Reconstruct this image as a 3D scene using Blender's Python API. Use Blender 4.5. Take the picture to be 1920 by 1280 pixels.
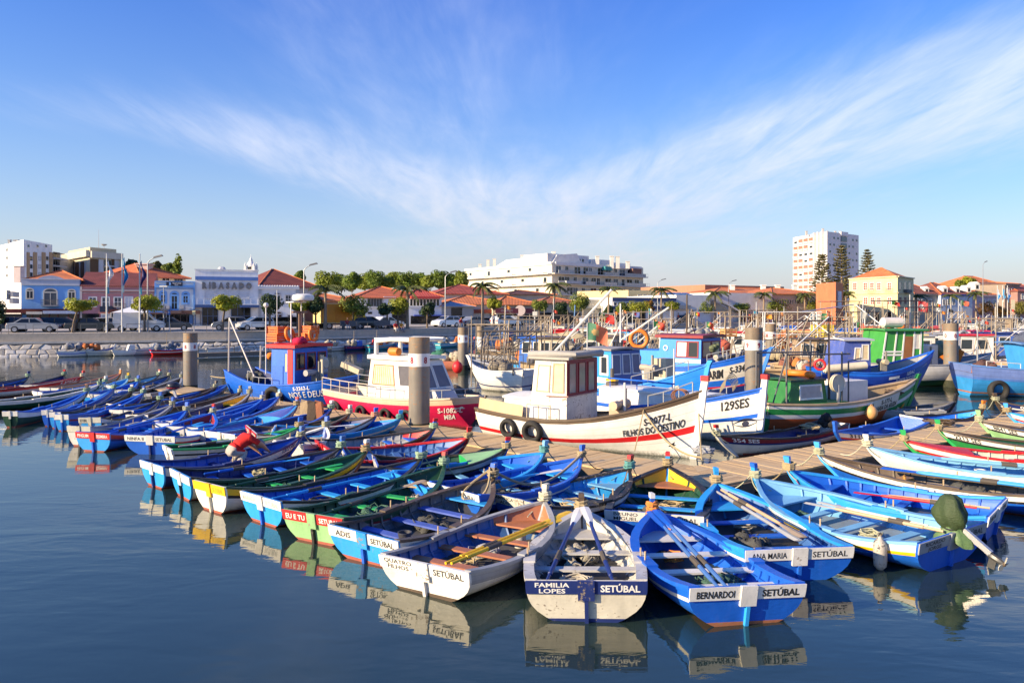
import bpy, math, random, zlib
def hash(s): return zlib.crc32(s.encode())      # the same on every run
from mathutils import Vector, Matrix, noise as mnoise
random.seed(11)
for o in list(bpy.data.objects): bpy.data.objects.remove(o)
SC = bpy.context.scene
C = SC.collection
# ------------------------------------------------------------------ camera
F, CX, HY, H = 1400.0, 960.0, 585.0, 4.6        # focal length in photo pixels, centre column, horizon row, eye height
cd = bpy.data.cameras.new("camera"); cam = bpy.data.objects.new("camera", cd); C.objects.link(cam)
cam.location = (0, 0, H); cam.rotation_euler = (math.pi/2, 0, 0)
cd.sensor_width = 36; cd.lens = 36*F/1920; cd.shift_y = -(640-HY)/1920
cd.clip_start = .1; cd.clip_end = 6000
SC.camera = cam
# ------------------------------------------------------------------ sun, sky, exposure
SUN_EL, SUN_AZ = math.radians(21), math.radians(206)      # azimuth of the direction towards the sun, counter-clockwise from +X
ts = Vector((math.cos(SUN_AZ)*math.cos(SUN_EL), math.sin(SUN_AZ)*math.cos(SUN_EL), math.sin(SUN_EL)))
sl = bpy.data.lights.new("sun", 'SUN'); sl.energy = 4.9; sl.angle = math.radians(.5); sl.color = (1, .79, .51)
so = bpy.data.objects.new("sun", sl); C.objects.link(so)
so.rotation_euler = ts.to_track_quat('Z', 'Y').to_euler(); so.location = (-40, -10, 40)
SC.view_settings.view_transform = 'Standard'; SC.view_settings.look = 'None'
SC.view_settings.exposure = 1.0; SC.view_settings.gamma = 1
SC.view_settings.use_curve_mapping = False

def nn(nt, typ, **kw):
    n = nt.nodes.new(typ)
    for k, v in kw.items(): setattr(n, k, v)
    return n
def lk(nt, a, b): nt.links.new(a, b)
def mth(nt, op, a, b=None, c=None, clamp=False):
    n = nt.nodes.new('ShaderNodeMath'); n.operation = op; n.use_clamp = clamp
    for i, x in enumerate((a, b, c)):
        if x is None: continue
        if isinstance(x, (int, float)): n.inputs[i].default_value = x
        else: nt.links.new(x, n.inputs[i])
    return n.outputs[0]
def mixc(nt, fac, a, b, mode='MIX'):
    n = nt.nodes.new('ShaderNodeMix'); n.data_type = 'RGBA'; n.blend_type = mode
    for i, x in ((0, fac), (6, a), (7, b)):
        if isinstance(x, (int, float)): n.inputs[i].default_value = x
        elif isinstance(x, tuple): n.inputs[i].default_value = (*x[:3], 1)
        else: nt.links.new(x, n.inputs[i])
    return n.outputs[2]

W = bpy.data.worlds.new("World"); SC.world = W; W.use_nodes = True
nt = W.node_tree; nt.nodes.clear()
out = nn(nt, 'ShaderNodeOutputWorld'); bg = nn(nt, 'ShaderNodeBackground'); bg.inputs[1].default_value = .13
sky = nn(nt, 'ShaderNodeTexSky', sky_type='NISHITA', sun_disc=False)
sky.sun_elevation = SUN_EL; sky.sun_rotation = math.radians(90) - SUN_AZ
sky.air_density = 1.0; sky.dust_density = .6; sky.ozone_density = 2.2
hs = nn(nt, 'ShaderNodeHueSaturation'); hs.inputs['Saturation'].default_value = 1.42; hs.inputs['Hue'].default_value = .497
lk(nt, sky.outputs[0], hs.inputs['Color'])
tc = nn(nt, 'ShaderNodeTexCoord'); sx = nn(nt, 'ShaderNodeSeparateXYZ'); lk(nt, tc.outputs['Generated'], sx.inputs[0])
zc = mth(nt, 'MAXIMUM', sx.outputs[2], 0.0)
den = mth(nt, 'ADD', zc, .035)
U = mth(nt, 'DIVIDE', sx.outputs[0], den); V = mth(nt, 'DIVIDE', sx.outputs[1], den)     # the plane the clouds drift in
def cnoise(su, sv, scale, detail, off, rough=.55, dist=0):
    cx = nn(nt, 'ShaderNodeCombineXYZ')
    lk(nt, mth(nt, 'MULTIPLY', U, su), cx.inputs[0]); lk(nt, mth(nt, 'MULTIPLY', V, sv), cx.inputs[1]); cx.inputs[2].default_value = off
    t = nn(nt, 'ShaderNodeTexNoise'); t.inputs['Scale'].default_value = scale; t.inputs['Detail'].default_value = detail
    t.inputs['Roughness'].default_value = rough; t.inputs['Distortion'].default_value = dist
    lk(nt, cx.outputs[0], t.inputs['Vector']); return t.outputs[0]
wob = mth(nt, 'MULTIPLY', mth(nt, 'SUBTRACT', cnoise(1, .6, .9, 3, 3.1), .5), 1.1)
Uw = mth(nt, 'ADD', U, wob)
def band(a, b, w, y0=None, y1=None):
    c = mth(nt, 'ADD', mth(nt, 'MULTIPLY', V, b), a)
    d = mth(nt, 'DIVIDE', mth(nt, 'SUBTRACT', Uw, c), w)
    g = mth(nt, 'POWER', 2.718, mth(nt, 'MULTIPLY', mth(nt, 'MULTIPLY', d, d), -1.0))
    if y0 is not None:
        r = nn(nt, 'ShaderNodeMapRange', interpolation_type='SMOOTHSTEP'); lk(nt, V, r.inputs[0])
        r.inputs[1].default_value = y0; r.inputs[2].default_value = y1; g = mth(nt, 'MULTIPLY', g, r.outputs[0])
    return g
streak = cnoise(1.6, .32, 2.0, 8, 0.0, .62, .8)
fine = cnoise(4.5, .9, 2.2, 6, 7.0, .6, .4)
tex = mth(nt, 'ADD', mth(nt, 'MULTIPLY', streak, .75), mth(nt, 'MULTIPLY', fine, .35))
bands = mth(nt, 'ADD', mth(nt, 'MULTIPLY', band(3.0, -.42, .85), .80), mth(nt, 'MULTIPLY', band(-.8, .155, .62), .40))
bands = mth(nt, 'ADD', bands, mth(nt, 'MULTIPLY', band(-2.9, .43, .62, 2.2, 3.9), .95))
bands = mth(nt, 'ADD', bands, mth(nt, 'MULTIPLY', band(3.2, -.28, 1.3), .45))
far = nn(nt, 'ShaderNodeMapRange', interpolation_type='SMOOTHSTEP'); lk(nt, V, far.inputs[0])
far.inputs[1].default_value = 5.0; far.inputs[2].default_value = 9.0; far.inputs[3].default_value = 1.0; far.inputs[4].default_value = .35
bands = mth(nt, 'MULTIPLY', mth(nt, 'MINIMUM', bands, .95), far.outputs[0])
veil = nn(nt, 'ShaderNodeMapRange', interpolation_type='SMOOTHSTEP'); lk(nt, cnoise(.5, .35, .8, 5, 11.0, .6, .6), veil.inputs[0])   # thin cirrus veils drifting over the whole sky
veil.inputs[1].default_value = .42; veil.inputs[2].default_value = .72; veil.inputs[4].default_value = .26
bands = mth(nt, 'ADD', bands, veil.outputs[0])
low = nn(nt, 'ShaderNodeMapRange', interpolation_type='SMOOTHSTEP'); lk(nt, V, low.inputs[0])
low.inputs[1].default_value = 3.6; low.inputs[2].default_value = 8.5
bands = mth(nt, 'ADD', bands, mth(nt, 'MULTIPLY', low.outputs[0], .42))
cm = nn(nt, 'ShaderNodeMapRange', interpolation_type='SMOOTHSTEP')
lk(nt, mth(nt, 'MULTIPLY', bands, mth(nt, 'MULTIPLY', tex, 1.55)), cm.inputs[0])
cm.inputs[1].default_value = .16; cm.inputs[2].default_value = 1.45
cloud = mth(nt, 'MULTIPLY', cm.outputs[0], .74, clamp=True)
hz = mth(nt, 'POWER', 2.718, mth(nt, 'MULTIPLY', zc, -4.6))
deep = mixc(nt, mth(nt, 'MULTIPLY', zc, 2.6, clamp=True), (.95, .90, .95), (.07, .54, 1.02))
base = mixc(nt, 1.0, hs.outputs['Color'], deep, 'MULTIPLY')
base = mixc(nt, mth(nt, 'MULTIPLY', hz, .95), base, (2.15, 2.12, 2.42))
ccol = mixc(nt, mth(nt, 'MULTIPLY', zc, 3.4, clamp=True), (2.7, 2.62, 2.78), (4.2, 4.35, 4.9))
colc = mixc(nt, cloud, base, ccol)
lk(nt, colc, bg.inputs[0]); lk(nt, bg.outputs[0], out.inputs[0])
# ------------------------------------------------------------------ helpers
def P(px, py, z=0.0):
    Y = F*(H-z)/(py-HY); return Vector(((px-CX)/F*Y, Y, z))
def PY(px, Y, z=0.0): return Vector(((px-CX)/F*Y, Y, z))
def Z(py, Y): return H-(py-HY)*Y/F
def lerp(a, b, t): return a+(b-a)*t
PAL = dict(W=(.80,.78,.73), B=(.010,.125,.62), N=(.012,.03,.17), L=(.025,.34,.82), S=(.19,.45,.70), G=(.02,.26,.06), D=(.008,.065,.035),
    R=(.62,.016,.02), C=(.25,.010,.022), Y=(.85,.52,.01), K=(.022,.022,.024), T=(.52,.38,.22), U=(.11,.075,.05), E=(.34,.35,.37), O=(.75,.21,.02),
    P=(.42,.11,.07), V=(.10,.16,.55), A=(.45,.17,.08), F=(.30,.55,.25), M=(.62,.012,.08), I=(.62,.60,.50), J=(.02,.40,.10), Q=(.12,.12,.13), X=(.06,.16,.42))
_m = {}
def paint(rgb, rough=.42, wear=.35, bump=.12, scale=1.0, chip=(.26,.21,.16), metal=0.0, hull=False):
    if isinstance(rgb, str): rgb = PAL[rgb]
    k = (tuple(rgb), rough, wear, bump, scale, chip, metal, hull)
    if k in _m: return _m[k]
    m = bpy.data.materials.new("paint"); m.use_nodes = True; t = m.node_tree; b = t.nodes["Principled BSDF"]
    co = nn(t, 'ShaderNodeTexCoord'); oi = nn(t, 'ShaderNodeObjectInfo')
    def noi(sc, det, mp=None, ro=.55):
        n = nn(t, 'ShaderNodeTexNoise', noise_dimensions='4D'); n.inputs['Scale'].default_value = sc*scale; n.inputs['Detail'].default_value = det
        n.inputs['Roughness'].default_value = ro
        lk(t, mth(t, 'MULTIPLY', oi.outputs['Random'], 37.0), n.inputs['W'])
        if mp:
            q = nn(t, 'ShaderNodeMapping'); q.inputs['Scale'].default_value = mp; lk(t, co.outputs['Object'], q.inputs[0]); lk(t, q.outputs[0], n.inputs['Vector'])
        else: lk(t, co.outputs['Object'], n.inputs['Vector'])
        return n.outputs[0]
    big = noi(2.1, 5); vert = noi(5, 4, (1.6, 1.6, .35)); small = noi(17, 6, None, .65); long_ = noi(8, 3, (.35, 1, 3.5))
    v = mth(t, 'ADD', mth(t, 'MULTIPLY', big, .7), mth(t, 'MULTIPLY', vert, .45))
    r = nn(t, 'ShaderNodeMapRange'); lk(t, v, r.inputs[0]); r.inputs[1].default_value = .35; r.inputs[2].default_value = .85
    r.inputs[3].default_value = 1.0-.42*min(1, wear+.25); r.inputs[4].default_value = 1.08
    base = mixc(t, 1.0, tuple(rgb), r.outputs[0], 'MULTIPLY')
    if wear > 0:
        cmp_ = mth(t, 'ADD', mth(t, 'ADD', mth(t, 'MULTIPLY', small, .75), mth(t, 'MULTIPLY', long_, .35)), mth(t, 'MULTIPLY', mth(t, 'SUBTRACT', big, .5), .45))
        rr = nn(t, 'ShaderNodeMapRange'); lk(t, cmp_, rr.inputs[0]); rr.inputs[1].default_value = .80-.21*wear; rr.inputs[2].default_value = .85-.21*wear
        base = mixc(t, mth(t, 'MULTIPLY', rr.outputs[0], min(1, .35+wear)), base, chip)
        st = nn(t, 'ShaderNodeMapRange'); lk(t, vert, st.inputs[0]); st.inputs[1].default_value = .55; st.inputs[2].default_value = .8
        base = mixc(t, mth(t, 'MULTIPLY', st.outputs[0], .35*wear), base, (.16, .12, .08))
    seam = None
    if hull:      # plank seams that follow the sheer (u along the planking), weed and scum along the waterline
        uv = nn(t, 'ShaderNodeUVMap'); su = nn(t, 'ShaderNodeSeparateXYZ'); lk(t, uv.outputs[0], su.inputs[0])
        fr = mth(t, 'ABSOLUTE', mth(t, 'SUBTRACT', mth(t, 'FRACT', mth(t, 'MULTIPLY', su.outputs[1], 8.0)), .5))
        sm = nn(t, 'ShaderNodeMapRange'); lk(t, fr, sm.inputs[0]); sm.inputs[1].default_value = .455; sm.inputs[2].default_value = .49
        seam = sm.outputs[0]; base = mixc(t, mth(t, 'MULTIPLY', seam, mth(t, 'MULTIPLY', vert, 1.0)), base, tuple(c*.3 for c in rgb))
        oz = nn(t, 'ShaderNodeSeparateXYZ'); lk(t, co.outputs['Object'], oz.inputs[0])
        gz = nn(t, 'ShaderNodeMapRange'); lk(t, mth(t, 'ADD', oz.outputs[2], mth(t, 'MULTIPLY', mth(t, 'SUBTRACT', small, .5), .30)), gz.inputs[0]); gz.inputs[1].default_value = .13; gz.inputs[2].default_value = .01
        base = mixc(t, mth(t, 'MULTIPLY', gz.outputs[0], .75), base, (.035, .035, .02))
    lk(t, base, b.inputs['Base Color'])
    b.inputs['Roughness'].default_value = rough; b.inputs['Metallic'].default_value = metal
    lk(t, mth(t, 'ADD', mth(t, 'MULTIPLY', big, .25), rough-.12), b.inputs['Roughness'])
    if bump:
        bp = nn(t, 'ShaderNodeBump'); bp.inputs['Strength'].default_value = bump; bp.inputs['Distance'].default_value = .02
        hh = mth(t, 'ADD', small, long_)
        if seam: hh = mth(t, 'SUBTRACT', hh, mth(t, 'MULTIPLY', seam, 1.2))
        lk(t, hh, bp.inputs['Height']); lk(t, bp.outputs[0], b.inputs['Normal'])
    _m[k] = m; return m
def flat(rgb, rough=.6, metal=0., spec=.5):
    if isinstance(rgb, str): rgb = PAL[rgb]
    k = ('flat', tuple(rgb), rough, metal)
    if k in _m: return _m[k]
    m = bpy.data.materials.new("plain"); m.use_nodes = True; t = m.node_tree; b = t.nodes["Principled BSDF"]
    n = nn(t, 'ShaderNodeTexNoise'); n.inputs['Scale'].default_value = 4; n.inputs['Detail'].default_value = 5
    co = nn(t, 'ShaderNodeTexCoord'); lk(t, co.outputs['Object'], n.inputs['Vector'])
    r = nn(t, 'ShaderNodeMapRange'); lk(t, n.outputs[0], r.inputs[0]); r.inputs[3].default_value = .72; r.inputs[4].default_value = 1.2
    lk(t, mixc(t, 1.0, tuple(rgb), r.outputs[0], 'MULTIPLY'), b.inputs['Base Color'])
    b.inputs['Roughness'].default_value = rough; b.inputs['Metallic'].default_value = metal
    _m[k] = m; return m
def glass_mat(rgb=(.03,.04,.05)):
    k = ('glass', rgb)
    if k in _m: return _m[k]
    m = bpy.data.materials.new("window_glass"); m.use_nodes = True; b = m.node_tree.nodes["Principled BSDF"]
    b.inputs['Base Color'].default_value = (*rgb, 1); b.inputs['Roughness'].default_value = .06; b.inputs['IOR'].default_value = 1.5
    _m[k] = m; return m
GL = glass_mat(); GLD = glass_mat((.012,.013,.016)); GLB = glass_mat((.05,.07,.10))

class MB:
    def __init__(s): s.v=[]; s.f=[]; s.m=[]; s.uv=None
    def face(s, idx, mat=0): s.f.append(tuple(idx)); s.m.append(mat)
    def add(s, vs, fs, mat=0):
        o=len(s.v); s.v += [tuple(v) for v in vs]
        for f in fs: s.f.append(tuple(i+o for i in f)); s.m.append(mat)
    def hexa(s, p, mat=0):   # p: 8 points, bottom ring 0-3, top ring 4-7
        s.add(p, [(3,2,1,0),(4,5,6,7),(0,1,5,4),(1,2,6,5),(2,3,7,6),(3,0,4,7)], mat)
    def box(s, c, size, rz=0., mat=0, rx=0., ry=0.):
        x,y,z=(q/2 for q in size); R=Matrix.Rotation(rz,3,'Z')@Matrix.Rotation(ry,3,'Y')@Matrix.Rotation(rx,3,'X'); c=Vector(c)
        s.hexa([c+R@Vector(q) for q in ((-x,-y,-z),(x,-y,-z),(x,y,-z),(-x,y,-z),(-x,-y,z),(x,-y,z),(x,y,z),(-x,y,z))], mat)
    def b2(s, a, b, mat=0):
        s.box(((a[0]+b[0])/2,(a[1]+b[1])/2,(a[2]+b[2])/2),(abs(b[0]-a[0]),abs(b[1]-a[1]),abs(b[2]-a[2])),mat=mat)
    def tube(s, pts, r, n=6, mat=0, cap=True, closed=False):
        pts=[Vector(p) for p in pts]; k=len(pts); o=len(s.v); up=Vector((0,0,1)); prev=None
        for i,p in enumerate(pts):
            if closed: d=pts[(i+1)%k]-pts[i-1]
            else: d=pts[min(i+1,k-1)]-pts[max(i-1,0)]
            if d.length<1e-9: d=Vector((0,0,1))
            d.normalize()
            if prev is None:
                a=d.cross(up)
                if a.length<.05: a=d.cross(Vector((1,0,0)))
                a.normalize()
            else:
                a=prev-d*prev.dot(d)
                if a.length<1e-6: a=d.orthogonal()
                a.normalize()
            prev=a; b=d.cross(a); ri=r[i] if isinstance(r,(list,tuple)) else r
            for j in range(n):
                w=2*math.pi*j/n; s.v.append(tuple(p+(a*math.cos(w)+b*math.sin(w))*ri))
        for i in range(k if closed else k-1):
            i2=(i+1)%k
            for j in range(n):
                j2=(j+1)%n; s.face((o+i*n+j,o+i*n+j2,o+i2*n+j2,o+i2*n+j),mat)
        if cap and not closed:
            s.face([o+j for j in range(n)][::-1],mat); s.face([o+(k-1)*n+j for j in range(n)],mat)
    def bar(s, a, b, w, h, mat=0):
        a=Vector(a); b=Vector(b); d=(b-a).normalized(); x=d.cross(Vector((0,0,1)))
        if x.length<.05: x=Vector((1,0,0))
        x.normalize(); y=d.cross(x); x*=w/2; y*=h/2
        s.hexa([a-x-y,a+x-y,a+x+y,a-x+y,b-x-y,b+x-y,b+x+y,b-x+y],mat)
    def lathe(s, prof, n=12, c=(0,0,0), mat=0, axis='z'):
        o=len(s.v); k=len(prof)
        for r,z in prof:
            for j in range(n):
                w=2*math.pi*j/n; x,y=r*math.cos(w),r*math.sin(w)
                q=(x,y,z) if axis=='z' else ((z,x,y) if axis=='x' else (x,z,y))
                s.v.append((c[0]+q[0],c[1]+q[1],c[2]+q[2]))
        for i in range(k-1):
            for j in range(n):
                j2=(j+1)%n; s.face((o+i*n+j,o+i*n+j2,o+(i+1)*n+j2,o+(i+1)*n+j),mat)
        s.face([o+j for j in range(n)][::-1],mat); s.face([o+(k-1)*n+j for j in range(n)],mat)
    def torus(s, c, R, r, axis=(0,0,1), n=20, m=8, mat=0, sq=1.0):
        q=Vector((0,0,1)).rotation_difference(Vector(axis)); c=Vector(c); o=len(s.v)
        for i in range(n):
            a=2*math.pi*i/n
            for j in range(m):
                b=2*math.pi*j/m; p=Vector(((R+r*math.cos(b))*math.cos(a),(R+r*math.cos(b))*math.sin(a),r*sq*math.sin(b)))
                s.v.append(tuple(c+q@p))
        for i in range(n):
            for j in range(m):
                i2=(i+1)%n; j2=(j+1)%m; s.face((o+i*m+j,o+i2*m+j,o+i2*m+j2,o+i*m+j2),mat)
    def ball(s, c, r, n=8, k=5, mat=0, sz=1.0, jit=0.):
        prof=[(max(.02*r,r*math.sin(math.pi*i/k)),-r*sz*math.cos(math.pi*i/k)) for i in range(k+1)]
        o=len(s.v); s.lathe(prof,n,c,mat)
        if jit:
            for i in range(o,len(s.v)):
                v=s.v[i]; s.v[i]=tuple(v[q]+random.uniform(-jit,jit)*r for q in range(3))
    def grid(s, rows, mat=0, matf=None):
        o=len(s.v); n=len(rows[0])
        for r in rows: s.v += [tuple(p) for p in r]
        for i in range(len(rows)-1):
            for j in range(n-1):
                s.face((o+i*n+j,o+i*n+j+1,o+(i+1)*n+j+1,o+(i+1)*n+j), matf(i,j) if matf else mat)
    def xf(s, M, start=0):
        for i in range(start,len(s.v)): s.v[i]=tuple(M@Vector(s.v[i]))
    def mesh(s, name, mats, smooth=None):
        me=bpy.data.meshes.new(name); me.from_pydata(s.v,[],s.f)
        if not isinstance(mats,(list,tuple)): mats=[mats]
        for m in mats: me.materials.append(m)
        if len(mats)>1: me.polygons.foreach_set('material_index',s.m)
        if smooth:
            me.polygons.foreach_set('use_smooth',[True]*len(s.f)); me.set_sharp_from_angle(angle=math.radians(smooth))
        if s.uv:
            l=me.uv_layers.new(name='UVMap'); li=[0]*len(me.loops); me.loops.foreach_get('vertex_index',li); l.data.foreach_set('uv',[c for i in li for c in s.uv[i]])
        me.update(); return me
    def build(s, name, mats, parent=None, smooth=None, **kw):
        o=bpy.data.objects.new(name, s.mesh(name,mats,smooth)); C.objects.link(o)
        if parent: o.parent=parent
        for k,v in kw.items(): o[k]=v
        return o
def thing(name, label, cat, loc=(0,0,0), rz=0., group=None):
    o=bpy.data.objects.new(name,None); C.objects.link(o); o.location=loc; o.rotation_euler=(0,0,rz); o.empty_display_size=.2
    return tag(o,label,cat,group)
def tag(o, label, cat, group=None):
    o['label']=label; o['category']=cat
    if group: o['group']=group
    return o
def struct(name, mb, mats, smooth=None): return mb.build(name,mats,None,smooth,kind='structure')
def dup(root, loc=None, rz=None, label=None, group=None):
    def cp(o,par):
        c=o.copy(); C.objects.link(c)
        if par: c.parent=par
        for ch in o.children: cp(ch,c)
        return c
    r=cp(root,None)
    if loc is not None: r.location=loc
    if rz is not None: r.rotation_euler=(0,0,rz)
    if label: r['label']=label
    if group: r['group']=group
    return r
_t={}
def text_geo(s, bold=.0):
    k=(s,bold)
    if k in _t: return _t[k]
    cu=bpy.data.curves.new('t','FONT'); cu.body=s; cu.size=1; cu.resolution_u=2; cu.offset=bold; cu.fill_mode='FRONT'
    ob=bpy.data.objects.new('t',cu); me=bpy.data.meshes.new_from_object(ob)
    vs=[tuple(v.co) for v in me.vertices]; fs=[tuple(p.vertices) for p in me.polygons]
    bpy.data.objects.remove(ob); bpy.data.curves.remove(cu); bpy.data.meshes.remove(me)
    x0=min(v[0] for v in vs); x1=max(v[0] for v in vs); y1=max(v[1] for v in vs)
    vs=[((v[0]-x0)/(x1-x0), v[1]/.73) for v in vs]     # x 0..1, cap height about 1
    _t[k]=(vs,fs,(x1-x0)/.73); return _t[k]
def put_text(mb, s, fn, w, h, bold=.02, mat=0):
    """fn(a,b): a 0..w along the writing, b 0..h up"""
    vs,fs,_=text_geo(s,bold); mb.add([fn(v[0]*w,v[1]*h) for v in vs],fs,mat)
# ------------------------------------------------------------------ the setting
def water_mat():
    m=bpy.data.materials.new("harbour_water"); m.use_nodes=True; t=m.node_tree; b=t.nodes["Principled BSDF"]
    b.inputs['Base Color'].default_value=(.016,.032,.030,1); b.inputs['Roughness'].default_value=.015; b.inputs['IOR'].default_value=1.95; b.inputs['Specular Tint'].default_value=(1,.90,.62,1)
    co=nn(t,'ShaderNodeTexCoord')
    def noi(sc,mp,det,rz=0,dist=0):
        q=nn(t,'ShaderNodeMapping'); q.inputs['Scale'].default_value=mp; q.inputs['Rotation'].default_value=(0,0,rz); lk(t,co.outputs['Object'],q.inputs[0])
        n=nn(t,'ShaderNodeTexNoise'); n.inputs['Scale'].default_value=sc; n.inputs['Detail'].default_value=det; n.inputs['Distortion'].default_value=dist
        lk(t,q.outputs[0],n.inputs['Vector']); return n.outputs[0]
    calm=noi(.07,(1,1,1),2)           # patches of calmer and more ruffled water
    cr=nn(t,'ShaderNodeMapRange'); lk(t,calm,cr.inputs[0]); cr.inputs[1].default_value=.38; cr.inputs[2].default_value=.66; cr.inputs[3].default_value=.35; cr.inputs[4].default_value=1.3
    h=mth(t,'ADD',mth(t,'MULTIPLY',noi(.9,(.55,1.3,1),2,.35,.6),1.0),mth(t,'MULTIPLY',noi(3.6,(.5,1.2,1),2,.15,.4),.22))
    h=mth(t,'ADD',h,mth(t,'MULTIPLY',noi(11,(.45,1.2,1),3,.1,.5),.055))
    h=mth(t,'ADD',h,mth(t,'MULTIPLY',noi(.25,(.8,1,1),1,-.3),1.6))
    bp=nn(t,'ShaderNodeBump'); bp.inputs['Distance'].default_value=.05
    lk(t,mth(t,'MULTIPLY',cr.outputs[0],.38),bp.inputs['Strength']); lk(t,h,bp.inputs['Height']); lk(t,bp.outputs[0],b.inputs['Normal'])
    return m
mb=MB(); mb.add([(-900,-200,0),(900,-200,0),(900,420,0),(-900,420,0)],[(0,1,2,3)]); struct('water',mb,water_mat())
ZS=2.35                                              # street level
QE=[(-420,10),(-160,45),(-95,68),(-55,76.5),(-31.5,86),(-14,99),(8,121),(34,150),(75,168),(140,185),(420,230)]   # top edge of the quay
def ground_mat():
    m=bpy.data.materials.new("paving"); m.use_nodes=True; t=m.node_tree; b=t.nodes["Principled BSDF"]
    co=nn(t,'ShaderNodeTexCoord'); n=nn(t,'ShaderNodeTexNoise'); n.inputs['Scale'].default_value=.35; n.inputs['Detail'].default_value=8; lk(t,co.outputs['Object'],n.inputs['Vector'])
    r=nn(t,'ShaderNodeValToRGB'); r.color_ramp.elements[0].color=(.30,.27,.23,1); r.color_ramp.elements[1].color=(.56,.49,.41,1)
    r.color_ramp.elements[0].position=.3; r.color_ramp.elements[1].position=.7
    lk(t,n.outputs[0],r.inputs[0]); lk(t,r.outputs[0],b.inputs['Base Color']); b.inputs['Roughness'].default_value=.85
    return m
mb=MB()
n=len(QE); far=[(-2500,3000)]+[(x*4,3000) for x,y in QE[1:-1]]+[(2500,3000)]
mb.v=[(x,y,ZS) for x,y in QE]+[(x,y,ZS) for x,y in far]
for i in range(n-1): mb.face((i,i+1,n+i+1,n+i))
struct('ground',mb,ground_mat())
def nrm(i,pts=QE):
    a=Vector(pts[max(i-1,0)]); b=Vector(pts[min(i+1,len(pts)-1)]); d=(b-a).normalized(); return Vector((d.y,-d.x))   # towards the water
def qpt(s, off=0., pts=QE):
    """point at distance s along the quay edge measured from the corner near the left frame edge (-55,76.5); off>0 towards the street"""
    segs=list(zip(pts[3:],pts[4:])) if s>=0 else list(zip(pts[3:0:-1],pts[2::-1])); r=abs(s)
    for a,b in segs:
        a=Vector(a); b=Vector(b); d=(b-a).length
        if r<=d or (a,b)==segs[-1]:
            t=(b-a)/d; p=a+t*r
            if s<0: t=-t
            nrmv=Vector((-t.y,t.x)); return p+nrmv*off, math.atan2(t.y,t.x)
        r-=d
# road along the quay, with a kerb, and painted line
def strip(name,o0,o1,z,mat,s0=-60,s1=150,st=6):
    mb=MB(); rows=[]
    for k in range(int((s1-s0)/st)+1):
        s=s0+k*st; rows.append([(*qpt(s,o0)[0],z),(*qpt(s,o1)[0],z)])
    mb.grid(rows); return struct(name,mb,mat)
asph=flat((.055,.055,.058),.85)
strip('road',4.6,13.5,ZS+.004,asph)
strip('road_marking',9.0,9.12,ZS+.008,flat((.75,.74,.7),.7))
mb=MB()
for s in range(-58,150,2):
    a,_=qpt(s,4.35); b,_=qpt(s+1.96,4.35); c,_=qpt(s+1.96,4.6); d,_=qpt(s,4.6)
    mb.hexa([(*a,ZS-.02),(*b,ZS-.02),(*c,ZS-.02),(*d,ZS-.02),(*a,ZS+.12),(*b,ZS+.12),(*c,ZS+.12),(*d,ZS+.12)])
struct('kerb',mb,flat((.36,.34,.31),.8))
# quay wall: concrete coping, ledge and a battered face of rubble stones set in mortar
conc=paint((.52,.45,.35),.8,.5,.3,chip=(.16,.14,.12)); mort=paint((.20,.185,.16),.9,.3,.4,chip=(.10,.09,.08)); ledge=paint((.62,.57,.49),.85,.4,.2,chip=(.2,.18,.15))
qw=thing('quay_wall','rubble stone quay wall with grey concrete coping along the street','quay wall')
mb=MB(); ml=MB(); mm=MB()
seg=[(s,s+6) for s in range(-120,330,6)]
def wp(s,off,z): p,_=qpt(s,off); return (p.x,p.y,z)
for a,b in seg:
    mb.hexa([wp(a,-.02,1.55),wp(b,-.02,1.55),wp(b,.55,1.55),wp(a,.55,1.55),wp(a,-.02,ZS+.01),wp(b,-.02,ZS+.01),wp(b,.55,ZS+.01),wp(a,.55,ZS+.01)])
    ml.hexa([wp(a,-.62,1.30),wp(b,-.62,1.30),wp(b,.3,1.30),wp(a,.3,1.30),wp(a,-.62,1.53),wp(b,-.62,1.53),wp(b,.3,1.53),wp(a,.3,1.53)])
    mm.hexa([wp(a,-1.5,-.6),wp(b,-1.5,-.6),wp(b,.3,-.6),wp(a,.3,-.6),wp(a,-.5,1.30),wp(b,-.5,1.30),wp(b,.3,1.30),wp(a,.3,1.30)])
mb.build('coping',conc,qw); ml.build('ledge',ledge,qw); mm.build('mortar_core',mort,qw)
stone_m=[paint(c,.85,.35,.5,chip=(.20,.17,.13)) for c in ((.62,.57,.49),(.72,.67,.59),(.48,.43,.36),(.56,.49,.39))]
stuff=[MB() for _ in stone_m]; nst=0
rs=random.Random(3)
cw,ch=.92,.46
def jit(i,j,k):
    q=random.Random((i*7919+j*104729+k*31)&0xffffff); return q.uniform(-.5,.5),q.uniform(-.5,.5)
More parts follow.
